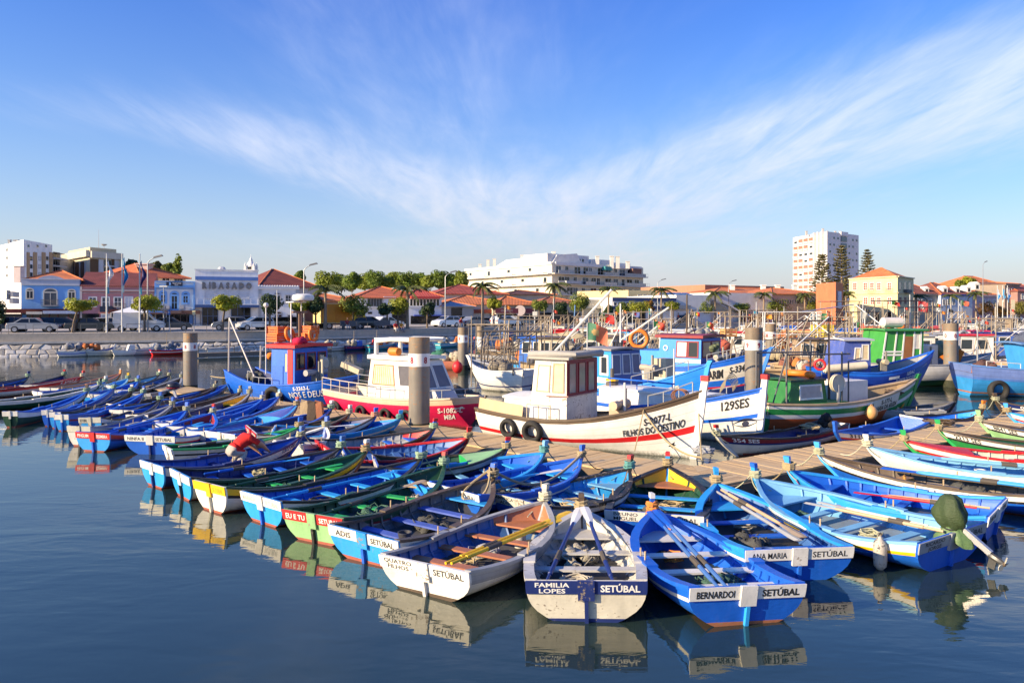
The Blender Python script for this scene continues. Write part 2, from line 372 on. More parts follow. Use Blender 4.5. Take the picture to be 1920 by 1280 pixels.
for j in range(4):
    z0=-.25+j*ch
    for i in range(-46,160):
        sm=(i+(.5 if j%2 else 0))*cw
        if sm<-42 or sm>135: continue
        # six corners shared between neighbours
        def cor(ii,jj,kx,kz):
            a,b=jit(ii,jj,7); return (kx+a*.62*cw, kz+b*.72*ch)
        L_,R_=sm-cw/2,sm+cw/2
        hi=lambda s:int(round(s/(cw/2)))
        pts=[cor(hi(L_),j,L_,z0),cor(hi(sm),j,sm,z0),cor(hi(R_),j,R_,z0),cor(hi(R_),j+1,R_,z0+ch),cor(hi(sm),j+1,sm,z0+ch),cor(hi(L_),j+1,L_,z0+ch)]
        c=(sum(p[0] for p in pts)/6,sum(p[1] for p in pts)/6)
        if c[1]>1.22: continue
        pr=rs.uniform(.05,.13); vs=[]
        for f,o in ((.94,.0),(.90,pr*.7),(.62,pr)):
            for p in pts:
                s=lerp(c[0],p[0],f); z=min(1.28,lerp(c[1],p[1],f)); off=-.5-(1.30-z)/1.9*1.0
                q,_=qpt(s,off-o); vs.append(Vector((q.x,q.y,z)))
        fs=[(k,(k+1)%6,6+(k+1)%6,6+k) for k in range(6)]+[(6+k,6+(k+1)%6,12+(k+1)%6,12+k) for k in range(6)]+[tuple(range(12,18))]
        mi=rs.choice([0,0,1,1,1,2,3])
        if -6<sm<75 and nst<300:
            m1=MB(); m1.add(vs,fs); m1.build('stone',stone_m[mi],qw); nst+=1
        else: stuff[mi].add(vs,fs)
sm_=MB()
for k,s in enumerate(stuff):
    sm_.add(s.v,s.f,0)
    for q in range(len(s.f)): sm_.m[-1-q]=k
sm_.build('stone_facing',stone_m,qw,kind='stuff')
# floating pontoon: an L of two decks meeting in front of the camera
PZ=.36; PI_=Vector((5.0,20.6)); D1=Vector((-.729,.685)).normalized(); D2=Vector((.83,.56)).normalized()
PW=1.95; PO=Vector((4.8,18.1)); N1=Vector((-.685,-.729)); N2=Vector((.56,-.83))
pt=thing('pontoon','long floating wooden pontoon bending between the rowing boats and the fishing boats','pontoon')
wood=[paint(c,.75,.25,.35,chip=(.16,.13,.10)) for c in ((.56,.385,.195),(.62,.43,.215),(.48,.335,.175),(.58,.42,.23))]
rp=random.Random(5); stf=MB(); npl=0; last=None
for Dv,n in ((D1,165),(D2,100)):
    Nv=N1 if Dv is D1 else N2
    for k in range(n+(0 if Dv is D1 else 60)):
        pw=.235 if k<n else .24; s0=k*pw if k<n else n*.235+(k-n)*.24
        # inner edge runs from PI_, outer edge from PO; boards fan out of the mitre at the corner
        a=PI_+Dv*s0; b=PI_+Dv*(s0+pw-.007)
        o0=max(0,s0-2.2) ; mit=min(1,s0/3.2)
        so=(PO-PI_).dot(Dv)
        oa=PO+Dv*(s0-so*min(1,max(0,(s0)/3))) if False else PI_+Dv*s0+Nv*PW
        ob=PI_+Dv*(s0+pw-.007)+Nv*PW
        dz=rp.uniform(-.006,.006)
        vs=[(a.x,a.y,PZ-.05),(b.x,b.y,PZ-.05),(ob.x,ob.y,PZ-.05),(oa.x,oa.y,PZ-.05)]
        vs=vs+[(x,y,PZ+dz) for x,y,z in vs]
        mi=rp.randrange(4)
        if k<n:
            m1=MB(); m1.hexa(vs); m1.build('plank',wood[mi],pt); npl+=1
        else: stf.hexa(vs,mi)
# wedge of boards filling the corner
cA=PI_; cB=PI_+N1*PW; cC=PO; cD=PI_+N2*PW
for k in range(10):
    for (e0,e1) in ((cB,cC),(cC,cD)):
        t0,t1=k/10,(k+.93)/10
        q=[lerp(cA,e0,t0),lerp(cA,e0,t1),lerp(cA,e1,t1),lerp(cA,e1,t0)]
        vs=[(p.x,p.y,PZ-.05) for p in q]; m1=MB(); m1.hexa(vs+[(x,y,PZ+rp.uniform(-.004,.004)) for x,y,z in vs]); m1.build('plank',wood[rp.randrange(4)],pt)
stf.build('far_boards',wood,pt,kind='stuff')
mb=MB()
for Dv,Nv,n in ((D1,N1,165*.235),(D2,N2,160*.24)):
    for o in (0.02,PW-.1):
        a=PI_+Dv*(-.0)+Nv*o; b=PI_+Dv*n+Nv*o
        x=Nv*.09
        mb.hexa([(*a,.02),(*(a+x),.02),(*(b+x),.02),(*b,.02),(*a,PZ-.055),(*(a+x),PZ-.055),(*(b+x),PZ-.055),(*b,PZ-.055)])
for e0,e1 in ((cB,cC),(cC,cD)):
    d=(e1-e0).normalized(); x=Vector((-d.y,d.x))*-.09
    mb.hexa([(*e0,.02),(*e1,.02),(*(e1-x*-1),.02),(*(e0-x*-1),.02),(*e0,PZ-.055),(*e1,PZ-.055),(*(e1+x),PZ-.055),(*(e0+x),PZ-.055)])
mb.build('side_beam',paint((.17,.12,.08),.8,.4,.3),pt)
mb=MB()
for Dv,Nv,n in ((D1,N1,12),(D2,N2,12)):
    for k in range(n):
        c=PI_+Dv*(2+k*3.0)+Nv*PW*.5; mb.box((c.x,c.y,.05),(2.2,1.6,.45),math.atan2(Dv.y,Dv.x))
mb.build('float',paint((.16,.16,.15),.8,.4),pt)
# ------------------------------------------------------------------ buildings behind the street
def FL(px,off=0.):
    k=(px-CX)/F; nx,ny=-.371,.928; ax,ay=-73.6+nx*off,112+ny*off
    s=(k*ay-ax)/(1-.4*k); return Vector((ax+s,ay+.4*s))
class Fac:
    def __init__(s,a,b): s.a=Vector(a); s.b=Vector(b); s.d=(s.b-s.a); s.L=s.d.length; s.t=s.d.normalized(); s.n=Vector((s.t.y,-s.t.x))
    def s_(s,px):
        k=(px-CX)/F; return (k*s.a.y-s.a.x)/(s.d.x-k*s.d.y)*s.L
    def pz(s,px,py): return Z(py,(s.a+s.t*s.s_(px)).y)
    def p(s,u,z,d=0.): q=s.a+s.t*u+s.n*d; return (q.x,q.y,z)
wallm={}
def wall(c,r=.8): return paint(c,r,.32,.08,.35,chip=tuple(x*.62 for x in (PAL[c] if isinstance(c,str) else c)))
def tile_mat(c=(.42,.105,.035)):
    k=('tile',c)
    if k in _m: return _m[k]
    m=bpy.data.materials.new("roof_tiles"); m.use_nodes=True; t=m.node_tree; b=t.nodes["Principled BSDF"]; co=nn(t,'ShaderNodeTexCoord')
    n=nn(t,'ShaderNodeTexNoise'); n.inputs['Scale'].default_value=.6; n.inputs['Detail'].default_value=9; n.inputs['Roughness'].default_value=.7; lk(t,co.outputs['Object'],n.inputs['Vector'])
    w=nn(t,'ShaderNodeTexWave',wave_type='BANDS',bands_direction='X'); w.inputs['Scale'].default_value=1.1; w.inputs['Distortion'].default_value=.6; lk(t,co.outputs['Object'],w.inputs['Vector'])
    r=nn(t,'ShaderNodeMapRange'); lk(t,n.outputs[0],r.inputs[0]); r.inputs[1].default_value=.3; r.inputs[2].default_value=.7; r.inputs[3].default_value=.6; r.inputs[4].default_value=1.2
    lk(t,mixc(t,1.,c,r.outputs[0],'MULTIPLY'),b.inputs['Base Color']); b.inputs['Roughness'].default_value=.8
    bp=nn(t,'ShaderNodeBump'); bp.inputs['Strength'].default_value=.5; bp.inputs['Distance'].default_value=.08; lk(t,w.outputs[0],bp.inputs['Height']); lk(t,bp.outputs[0],b.inputs['Normal'])
    _m[k]=m; return m
TILE=tile_mat((.52,.13,.045)); TILED=tile_mat((.20,.05,.04)); TILEO=tile_mat((.62,.19,.06))
def child(B,mb,name,mats,par=None,smooth=None,**kw):
    L=Vector(B.location); mb.v=[(x-L.x,y-L.y,z-L.z) for x,y,z in mb.v]
    return mb.build(name,mats,par or B,smooth,**kw)
def building(name,label,a,b,depth,zt,col,cat='building',z0=ZS-.3,skew=0.,left=None):
    a=Vector(a); b=Vector(b); f=Fac(a,b); B=thing(name,label,cat,(*((a+b)/2),ZS))
    bk=-f.n*depth+f.t*skew if not left else PY(*left).xy-a; mb=MB(); q=[a,b,b+bk,a+bk]
    mb.hexa([(*p,z0) for p in q]+[(*p,zt) for p in q]); child(B,mb,'wall',wall(col))
    B_f[B.name]=f; return B,f,Fac(a+bk,a),q
B_f={}
def hip(B,q,z,h,mat,over=.4,ridge=.5,inset=.5,name='roof'):
    """q: front-left, front-right, back-right, back-left; ridge runs along the front"""
    c=(q[0]+q[1]+q[2]+q[3])/4; q=[c+(p-c)*(1+over/max(1,(p-c).length)) for p in q]
    ml=(q[0]+q[3])/2; mr=(q[1]+q[2])/2; L=(mr-ml).length; d=(mr-ml)/L; dep=(q[3]-q[0]).length*inset
    r0=ml+d*min(dep,L*.48); r1=mr-d*min(dep,L*.48)
    mb=MB(); mb.v=[(*p,z) for p in q]+[(*p,z-.12) for p in q]+[(*r0,z+h),(*r1,z+h)]
    mb.f=[(0,1,9,8),(1,2,9),(2,3,8,9),(3,0,8),(4,5,1,0),(5,6,2,1),(6,7,3,2),(7,4,0,3),(7,6,5,4)]; mb.m=[0]*9
    r=child(B,mb,name,mat)
    mb=MB(); mb.tube([(*q[0],z+.03),(*r0,z+h+.04),(*r1,z+h+.04),(*q[1],z+.03)],.11,5); child(B,mb,'ridge_tiles',TILEO)
    return r
def win(B,f,x0,y0,x1,y1,fc='W',pane=None,fw=.13,mul=1,cross=0,name='window',arch=False,d=.07):
    u0,u1=f.s_(x0),f.s_(x1); xm=(x0+x1)/2; z1=f.pz(xm,y0); z0=f.pz(xm,y1); fb(B,f,u0,u1,z0,z1,fc,pane,fw,mul,cross,name,arch,d)
def fb(B,f,u0,u1,z0,z1,fc='W',pane=None,fw=.13,mul=1,cross=0,name='window',arch=False,d=.07):
    mb=MB()
    def bx(a,b,c,e,dd=d,mat=0): mb.hexa([f.p(a,c,.0),f.p(b,c,.0),f.p(b,c,dd),f.p(a,c,dd),f.p(a,e,.0),f.p(b,e,.0),f.p(b,e,dd),f.p(a,e,dd)],mat)
    bx(u0-fw,u0,z0-fw,z1+fw); bx(u1,u1+fw,z0-fw,z1+fw); bx(u0,u1,z0-fw,z0,d+.05); bx(u0,u1,z1,z1+fw)
    for k in range(mul): c=lerp(u0,u1,(k+1)/(mul+1)); bx(c-.04,c+.04,z0,z1,d*.7)
    for k in range(cross): c=lerp(z0,z1,(k+1)/(cross+1)); bx(u0,u1,c-.035,c+.035,d*.65)
    if arch:
        n=8; h=(u1-u0)*.28; cc=(u0+u1)/2; w=(u1-u0)/2
        for k in range(n):
            a0,a1=math.pi*k/n,math.pi*(k+1)/n; r=1+fw/w
            mb.hexa([f.p(cc-w*math.cos(a0),z1+fw+h*math.sin(a0)-.02,.0),f.p(cc-w*math.cos(a1),z1+fw+h*math.sin(a1)-.02,.0),f.p(cc-w*math.cos(a1),z1+fw+h*math.sin(a1)-.02,d),f.p(cc-w*math.cos(a0),z1+fw+h*math.sin(a0)-.02,d),
                     f.p(cc-w*r*math.cos(a0),z1+fw+(h+fw)*math.sin(a0),.0),f.p(cc-w*r*math.cos(a1),z1+fw+(h+fw)*math.sin(a1),.0),f.p(cc-w*r*math.cos(a1),z1+fw+(h+fw)*math.sin(a1),d),f.p(cc-w*r*math.cos(a0),z1+fw+(h+fw)*math.sin(a0),d)])
    fr=child(B,mb,name,paint(fc,.5,.15,0))
    mb=MB(); mb.add([f.p(u0,z0,.025),f.p(u1,z0,.025),f.p(u1,z1,.025),f.p(u0,z1,.025)],[(0,1,2,3)]); 
    if arch:
        cc=(u0+u1)/2; w=(u1-u0)/2; h=(u1-u0)*.28; n=8
        mb.add([f.p(cc-w*math.cos(math.pi*k/n),z1+fw+h*math.sin(math.pi*k/n),.02) for k in range(n+1)],[tuple(range(n+1))])
    child(B,mb,'pane',pane or GL,fr)
def slab(B,f,u0,u1,z0,z1,d0,d1,mat,name):
    mb=MB(); mb.hexa([f.p(u0,z0,d0),f.p(u1,z0,d0),f.p(u1,z0,d1),f.p(u0,z0,d1),f.p(u0,z1,d0),f.p(u1,z1,d0),f.p(u1,z1,d1),f.p(u0,z1,d1)])
    return child(B,mb,name,mat if not isinstance(mat,(str,tuple)) else wall(mat))
def slabp(B,f,x0,y0,x1,y1,d0,d1,mat,name):
    xm=(x0+x1)/2; return slab(B,f,f.s_(x0),f.s_(x1),f.pz(xm,y1),f.pz(xm,y0),d0,d1,mat,name)
def rail(B,f,u0,u1,z0,h,d,mat,name='balcony_rail',n=None):
    mb=MB(); mb.bar(f.p(u0,z0+h,d),f.p(u1,z0+h,d),.06,.06); n=n or max(2,int((u1-u0)/.6))
    for k in range(n+1): u=lerp(u0,u1,k/n); mb.bar(f.p(u,z0,d),f.p(u,z0+h,d),.04,.04)
    mb.bar(f.p(u0,z0+.1,d),f.p(u1,z0+.1,d),.04,.04)
    return child(B,mb,name,mat)
def sign(B,f,x0,y0,x1,y1,col,txts,d=.1,par=None,name='sign'):
    sg=slabp(B,f,x0,y0,x1,y1,d,d+.08,flat(col,.6),name); L=Vector(B.location)
    for (s,tx0,ty0,tx1,ty1,tc,bold) in txts:
        mb=MB(); u0,u1=f.s_(tx0),f.s_(tx1); z1,z0=f.pz((x0+x1)/2,ty0),f.pz((x0+x1)/2,ty1)
        put_text(mb,s,lambda p,q:f.p(u0+p,z0+q,d+.085),u1-u0,z1-z0,bold); child(B,mb,'lettering',flat(tc,.6),sg)
    return sg
def chimney(B,x,y,z,h,w=.7,c='W'):
    mb=MB(); mb.box((x,y,z+h/2),(w,w,h)); mb.box((x,y,z+h+.1),(w*1.25,w*1.25,.2)); child(B,mb,'chimney',wall(c))
BLUEW=(.19,.42,.80); PINK=(.62,.27,.27); CRM=(.66,.56,.33); WHT=(.86,.83,.78); BEI=(.55,.47,.33); TANP=(.48,.31,.16)
# -- white apartment block, far left
cn=PY(44,185); B,f,fl,q=building('apartment_building','tall white apartment block with tan panels at the far left',cn.xy,PY(98,200).xy,30,Z(449,185),WHT,left=(-30,215))
zt=Z(449,185)
for x0,x1 in ((50,54),(62,68),(78,84),(92,97)): slabp(B,f,x0,473,x1,560,.0,.25,TANP,'tan_panel')
for yy in (481,496,511,526):
    for x0 in (56,72,86): win(B,f,x0,yy,x0+4.5,yy+7,'E',GL if x0!=72 else flat((.55,.55,.55)),.08,0)
for x0 in (51,68,84): win(B,f,x0,459,x0+4,463.5,'W',GL,.06,0)
for yy in (466,481,498,514): win(B,fl,12,yy,15,yy+5,'W',GL,.08,0)
slabp(B,f,98,483,113,486,-8,.4,(.5,.49,.47),'balcony_slab')
mb=MB(); e=Fac(PY(98,200).xy,PY(113,204).xy)
mb.hexa([(*p,ZS) for p in (e.a,e.b,e.b+Vector((-6,22)),e.a+Vector((-6,22)))]+[(*p,Z(481,200)) for p in (e.a,e.b,e.b+Vector((-6,22)),e.a+Vector((-6,22)))]); child(B,mb,'side_wing',wall((.55,.54,.52)))
for yy in (484,498,511,524):
    slab(B,e,-.3,e.L+.5,Z(yy,200)-.25,Z(yy,200),0,1.6,(.62,.60,.57),'balcony_slab'); rail(B,e,-.2,e.L+.4,Z(yy,200),1.1,1.5,flat((.3,.28,.26)),n=9)
    fb(B,e,.4,e.L-.3,Z(yy,200)+.3,Z(yy,200)+1.7,'E',GLD,.08,2)
mb=MB(); mb.bar((*e.p(0,0,0)[:2],Z(474,200)),(*e.p(e.L,0,0)[:2],Z(474,200)),2.4,.12)
for u in (.2,e.L-.2): mb.bar(e.p(u,Z(483,200),0),e.p(u,Z(474,200),0),.1,.1)
child(B,mb,'roof_pergola',flat((.12,.10,.09)))
chimney(B,*PY(36,180).xy,Z(530,180),Z(500,180)-Z(530,180),1.6,(.6,.5,.48))
for px in (18,28,33): chimney(B,*PY(px,195).xy,zt-.2,.9,.6,'E')
# -- beige block with brown vertical panels
cn=PY(168,205); B,f,fl,q=building('apartment_building','beige flat roofed block with dark brown vertical panels and satellite dish',cn.xy,PY(227,214).xy,20,Z(478,205),(.62,.55,.40),left=(120,222))
zc=Z(478,205)
for ff,x0,x1 in ((fl,121,168),(f,168,227)):
    slabp(B,ff,x0,473,x1,485,.02,.9,(.63,.57,.44),'cornice')
g=Fac(fl.a,fl.b)
for k in range(4): u=g.L*(.1+.2*k); slab(B,g,u,u+g.L*.1,ZS+3,zc-1.6,0,.3,(.09,.05,.03),'brown_panel'); fb(B,g,u+g.L*.12,u+g.L*.17,ZS+3,zc-1.8,'E',flat((.45,.45,.46)),.05,0,5)
slabp(B,f,169,486,183,560,0,.3,(.13,.07,.03),'brown_panel'); slabp(B,f,184,486,193,560,0,.2,(.62,.62,.62),'white_panel')
slabp(B,f,209,486,213,560,0,.3,(.13,.07,.03),'brown_panel'); slabp(B,f,214,486,222,560,0,.2,(.55,.55,.56),'white_panel')
for yy in (488,502,516):
    win(B,f,195,yy,208,yy+9,'E',GL,.08,2); slabp(B,f,194,yy+10,209,yy+12,0,1.3,(.62,.60,.55),'balcony_slab')
    win(B,f,186,yy+8,191,yy+12,'W',GL,.05,1)
q2=[lerp(p,(q[0]+q[1]+q[2]+q[3])/4,.16) for p in q]
mb=MB(); mb.hexa([(*p,zc) for p in q2]+[(*p,Z(462,205)) for p in q2]); child(B,mb,'penthouse',wall((.68,.56,.34)))
mb=MB(); p=PY(195,212,Z(458,212)); mb.lathe([(.05,-.5),(.5,-.35),(.85,0),(.8,.02)],12,p); mb.tube([p,(p.x,p.y,p.z-1.5)],.06,5); child(B,mb,'satellite_dish',flat((.4,.4,.42)))
mb=MB(); p=PY(185,212); mb.tube([(p.x,p.y,zc),(p.x,p.y,Z(430,212))],[.1,.03],5); child(B,mb,'antenna',flat((.4,.4,.42)))
# -- small white block glimpsed between the two
B,f,fl,q=building('apartment_building','narrow white block glimpsed between the two apartment towers',PY(112,250).xy,PY(124,252).xy,15,Z(487,250),WHT)
hip(B,q,Z(487,250),2.2,TILE)
for yy in (492,501,510): win(B,f,115,yy,119,yy+4,'E',GLD,.06,0)
# -- blue house with curved pediment
a,b=FL(40),FL(150); B,f,fl,q=building('townhouse','sky blue townhouse with curved pediment and white side wall over a dark shopfront',a,b,13,Z(523,113),BLUEW)
mb=MB(); mb.hexa([(*p,ZS) for p in (a+f.n*-12.9+f.t*-.03,a+f.n*-.01+f.t*-.03,a+f.n*-.01-f.t*.0,a+f.n*-12.9)]+[(*p,Z(523,113)-.05) for p in (a+f.n*-12.9+f.t*-.03,a+f.n*-.01+f.t*-.03,a+f.n*-.01,a+f.n*-12.9)]); child(B,mb,'side_wall',wall(WHT))
slabp(B,f,40,523,149.5,534,.02,.10,(.42,.46,.56),'parapet'); slabp(B,f,40,533.5,149.5,535,.02,.18,(.55,.56,.60),'cornice'); slabp(B,f,40,523,150,524.2,-.2,.2,(.55,.56,.62),'cornice')
u0,u1=f.s_(70),f.s_(120); zt=Z(523,113); mb=MB(); n=12; top=[]
for k in range(n+1): 
    t=k/n; top.append((lerp(u0,u1,t),zt+.55*math.sin(math.pi*t)**.8))
mb.add([f.p(u,z,.1) for u,z in top]+[f.p(u,z,-.3) for u,z in top],[tuple(range(n+1))]+[(k,k+1,n+2+k,n+1+k) for k in range(n)]); child(B,mb,'pediment',wall((.42,.46,.56)))
win(B,f,50.5,546,61.5,559,(.62,.58,.50),GL,.16,1,0,arch=True); win(B,f,129,548,140,560,(.62,.58,.50),GL,.16,1,0,arch=True)
win(B,f,83,549,106,572,(.62,.58,.50),GLB,.16,1,0,arch=True); win(B,fl,13,546,20,560,(.62,.58,.50),GL,.14,1,0,arch=True)
slabp(B,f,79,573,112,574,0,.8,(.4,.42,.45),'balcony_slab'); rail(B,f,f.s_(79),f.s_(112),Z(573,114),.9,.75,flat((.12,.12,.13)),n=14)
for yy in (547,559): slabp(B,fl,25,yy,37,yy+10,.05,.5,(.6,.57,.5),'air_conditioner')
q2=[p+Vector((0,.6)) for p in q]; hip(B,q2,Z(523,113)-.1,1.7,TILEO)
slabp(B,f,0,579,150,587,.1,1.0,(.12,.022,.018),'shop_canopy'); slabp(B,f,3,588,150,609,.0,.12,GLD,'shop_window')
for x in (4,40,60,75,92,108,128,146): slabp(B,f,x,587,x+1.6,610,.1,.3,(.10,.03,.03),'shop_pillar')
sign(B,f,52,584,82,589,(.55,.52,.47),[],1.0,name='awning'); sign(B,f,83,582.5,149,588,(.60,.63,.70),[],1.0,name='awning')
slabp(B,f,40,590,50,609,.13,.2,(.05,.18,.42),'shop_door')
# -- pink house
a,b=FL(150),FL(290); B,f,fl,q=building('townhouse','dusty pink townhouse with maroon roof and white framed windows',a,b,11,Z(537,117),PINK)
slabp(B,f,150.3,543,290,546,.02,.25,(.52,.42,.40),'cornice'); slabp(B,f,150.3,549,290,550,.02,.14,(.55,.45,.43),'cornice'); slabp(B,f,150.3,537,154,609,.02,.16,(.6,.52,.5),'corner_pilaster')
rf=MB(); zz=Z(537,117); zr=Z(515,117)-zz
rf.hexa([(*p,zz) for p in (q[0]+f.n*.3,q[1]+f.n*.3,q[2],q[3])]+[(*(q[0]+f.n*.3),zz+.08),(*(q[1]+f.n*.3),zz+.08),(*((q[1]+q[2])/2),zz+zr+.6),(*((q[0]+q[3])/2),zz+zr+.6)]); child(B,rf,'roof',TILED)
for x in (168,192,215): win(B,f,x,558,x+12,574,'W',GLB,.16,1,1)
win(B,f,235,557,248,578,'W',flat((.72,.70,.70)),.14,1,0); win(B,f,262,558,274,574,'W',GLB,.16,1,1); 
slabp(B,f,188,574,212,585,.1,.6,(.02,.035,.07),'box_awning'); win(B,f,192,590,204,608,'W',flat((.55,.53,.55)),.2,1,0,'door')
rail(B,f,f.s_(212),f.s_(236),Z(580,117),.9,.5,flat((.12,.1,.1)),n=9); slabp(B,f,219,575,226,581,.1,.5,(.5,.48,.44),'air_conditioner')
slabp(B,f,206,580,290,586,.1,1.1,(.12,.03,.02),'shop_canopy'); slabp(B,f,151,588,186,609,.0,.1,GLD,'shop_window'); slabp(B,f,208,588,290,609,.0,.1,GLD,'shop_window')
# -- house with wide orange hip roof behind
a,b=PY(262,140).xy,PY(348,147).xy; B,f,fl,q=building('house','pale house under a wide orange hip roof behind the pink house',a,b,16,Z(521,142),(.70,.62,.44),skew=-3)
hip(B,q,Z(520,142),Z(502,150)-Z(520,142)+.7,TILE,1.2)
mb=MB(); lw=Fac(PY(205,138).xy,PY(262,140).xy); 
mb.hexa([lw.p(0,ZS),lw.p(lw.L,ZS),lw.p(lw.L,ZS,-14),lw.p(0,ZS,-14),lw.p(0,Z(517,139),0),lw.p(lw.L,Z(517,139),0),lw.p(lw.L,Z(517,139),-14),lw.p(0,Z(517,139),-14)]); child(B,mb,'side_wing',wall((.68,.60,.42)))
hip(B,[lw.a,lw.b,lw.b-lw.n*14,lw.a-lw.n*14],Z(517,139),Z(503,142)-Z(517,139),TILE,.6)
for x in (288,304,311): win(B,f,x,521.5,x+6,526,'W',GLD,.1,0)
win(B,f,327,520,342,527,(.4,.38,.36),GL,.06,2); chimney(B,*PY(271,146).xy,Z(512,146),1.6,2.2,(.6,.42,.38))
# -- white and blue house with the karaoke sign
a,b=FL(290),FL(366); B,f,fl,q=building('townhouse','white townhouse with sky blue trim and a dark Karaoke Bar sign',a,b,12,Z(527,120),(.74,.77,.80))
for y0,y1,d in ((527,529,.2),(535,539.5,.3),(541,542,.12)): slabp(B,f,290,y0,365.5,y1,.02,d,BLUEW,'blue_trim')
slabp(B,f,289.6,530,293,580,.02,.2,BLUEW,'corner_pilaster'); slabp(B,f,362.5,530,365.6,580,.02,.2,BLUEW,'corner_pilaster')
for x0,x1,y0,y1 in ((302,309.5,553,566),(322,332,555,579),(344,352,555,567)): win(B,f,x0,y0,x1,y1,BLUEW,GL,.30,1,1,arch=True)
sign(B,f,312,528.5,342.5,536,(.012,.02,.05),[('Karaoke',324,529.3,340,532.2,'W',.01),('Bar',328,532.8,334.5,535.6,'W',.01)],.35)
mb=MB(); sgf=f; u=f.s_(318); z=f.pz(318,532.3); mb.lathe([(.25,0),(.25,.03)],14,f.p(u,z,.45),axis='y'); child(B,mb,'sign_emblem',flat((.03,.14,.45)))
for x in (297,303,311.5,338): slabp(B,f,x,572.5,x+6.5,579,.1,.55,(.55,.53,.5),'air_conditioner')
slabp(B,f,268,582,376,588.5,.1,1.4,(.15,.07,.05),'shop_canopy'); sign(B,f,295,582.5,341,587,(.16,.10,.085),[],1.42,name='shop_sign')
slabp(B,f,292,589,365,609,.0,.1,GLD,'shop_window')
for x in (293,312,326,338,350,362,375): slabp(B,f,x,588.5,x+1.2,609,.2,.4,(.10,.08,.08),'shop_pillar')
slabp(B,f,355,590,367,608,.12,.2,(.10,.22,.5),'shop_door')
# -- the white building lettered RIBASADO
a,b=FL(366),FL(484); B,f,fl,q=building('commercial_building','white flat fronted building with large grey letters RIBASADO and blue bands',a,b,22,Z(507,121),(.88,.87,.86))
slabp(B,f,366,519,484,525.5,.02,.18,(.10,.21,.52),'blue_band'); slabp(B,f,365.5,571.5,484.5,576.5,.02,1.7,(.035,.085,.24),'blue_canopy')
zt=f.pz(420,507); slab(B,f,-.1,f.L+.1,zt-.02,zt+.15,-.4,.12,(.7,.71,.73),'coping')
let=thing('rooftop_letters','large grey raised letters RIBASADO on the white facade','sign',f.p(f.s_(380),f.pz(420,540),.1)); del B_f[B.name]
u0,u1=f.s_(379),f.s_(472); z0,z1=f.pz(425,541),f.pz(425,529.5); word='RIBASADO'; wid=[text_geo(c,.06)[2] for c in word]; tot=sum(wid)+.34*(len(word)-1); x=u0
for c,wc in zip(word,wid):
    w=(u1-u0)*wc/tot; mb=MB()
    vs,fs,_=text_geo(c,.06); n=len(vs); 
    mb.add([f.p(x+v[0]*w,z0+v[1]*(z1-z0),.32) for v in vs],fs); mb.add([f.p(x+v[0]*w,z0+v[1]*(z1-z0),.02) for v in vs],fs)
    from collections import Counter
    ec=Counter(); 
    for g in fs:
        for i in range(len(g)): ec[tuple(sorted((g[i],g[(i+1)%len(g)])))]+=1
    for (i,j),k in ec.items():
        if k==1: mb.face((i,j,n+j,n+i))
    child(let,mb,'letter',paint((.14,.15,.17),.6,.4)); x+=w+(u1-u0)*.34/tot
for x in (385,406.5,428,449): win(B,f,x,545,x+17.5,559,(.66,.66,.68),flat((.70,.70,.72),.7),.1,0,4,d=.1)
rail(B,f,.3,f.L-.2,f.pz(425,571.5),1.0,1.6,flat((.6,.62,.66)),n=9)
slabp(B,f,379,577,408,609,.0,.12,GLD,'shop_window'); slabp(B,f,433,577,470,609,.0,.12,GLD,'shop_window')
for x in (379,389,399,408,433,445,457,469): slabp(B,f,x,577,x+1.0,609,.12,.25,(.09,.14,.26),'shop_pillar')
for x0,x1 in ((379,408),(433,470)): slabp(B,f,x0,592,x1,593,.12,.25,(.09,.14,.26),'shop_transom')
mb=MB(); p=f.p(f.s_(416),zt,-3); mb.ball((p[0],p[1],zt+.4),.7,8,4,sz=.6); child(B,mb,'roof_vent',flat((.5,.5,.52)))
# -- church bell tower
p=PY(470.5,260); T=thing('bell_tower','white baroque church bell tower behind the RIBASADO building','bell tower',(p.x,p.y,ZS))
z0=Z(507,260); mb=MB(); w=3.5
mb.box((p.x,p.y,(ZS+z0)/2),(w,w,z0-ZS)); mb.box((p.x,p.y,z0+.1),(w*1.15,w*1.15,.35)); child(T,mb,'tower_shaft',wall(WHT))
mb=MB(); zz=Z(504,260)
for sx in (-1,1):
    for sy in (-1,1): mb.box((p.x+sx*w*.42,p.y+sy*w*.42,zz),(.7,.7,1.9)); mb.lathe([(.3,0),(.4,.3),(.12,.9),(.02,1.6)],8,(p.x+sx*w*.42,p.y+sy*w*.42,zz+.9))
child(T,mb,'corner_pinnacle',wall(WHT))
mb=MB(); mb.lathe([(1.45,-1),(1.45,.6),(1.6,.7),(1.5,1.0),(1.2,1.9),(.75,2.5),(.6,2.7),(.65,3.1),(.3,3.7),(.1,4.2),(.05,5.0)],10,(p.x,p.y,zz)); child(T,mb,'dome',wall(WHT),smooth=40)
mb=MB(); mb.box((p.x,p.y,zz),(1.2,3.0,1.1)); child(T,mb,'belfry_opening',GLD)
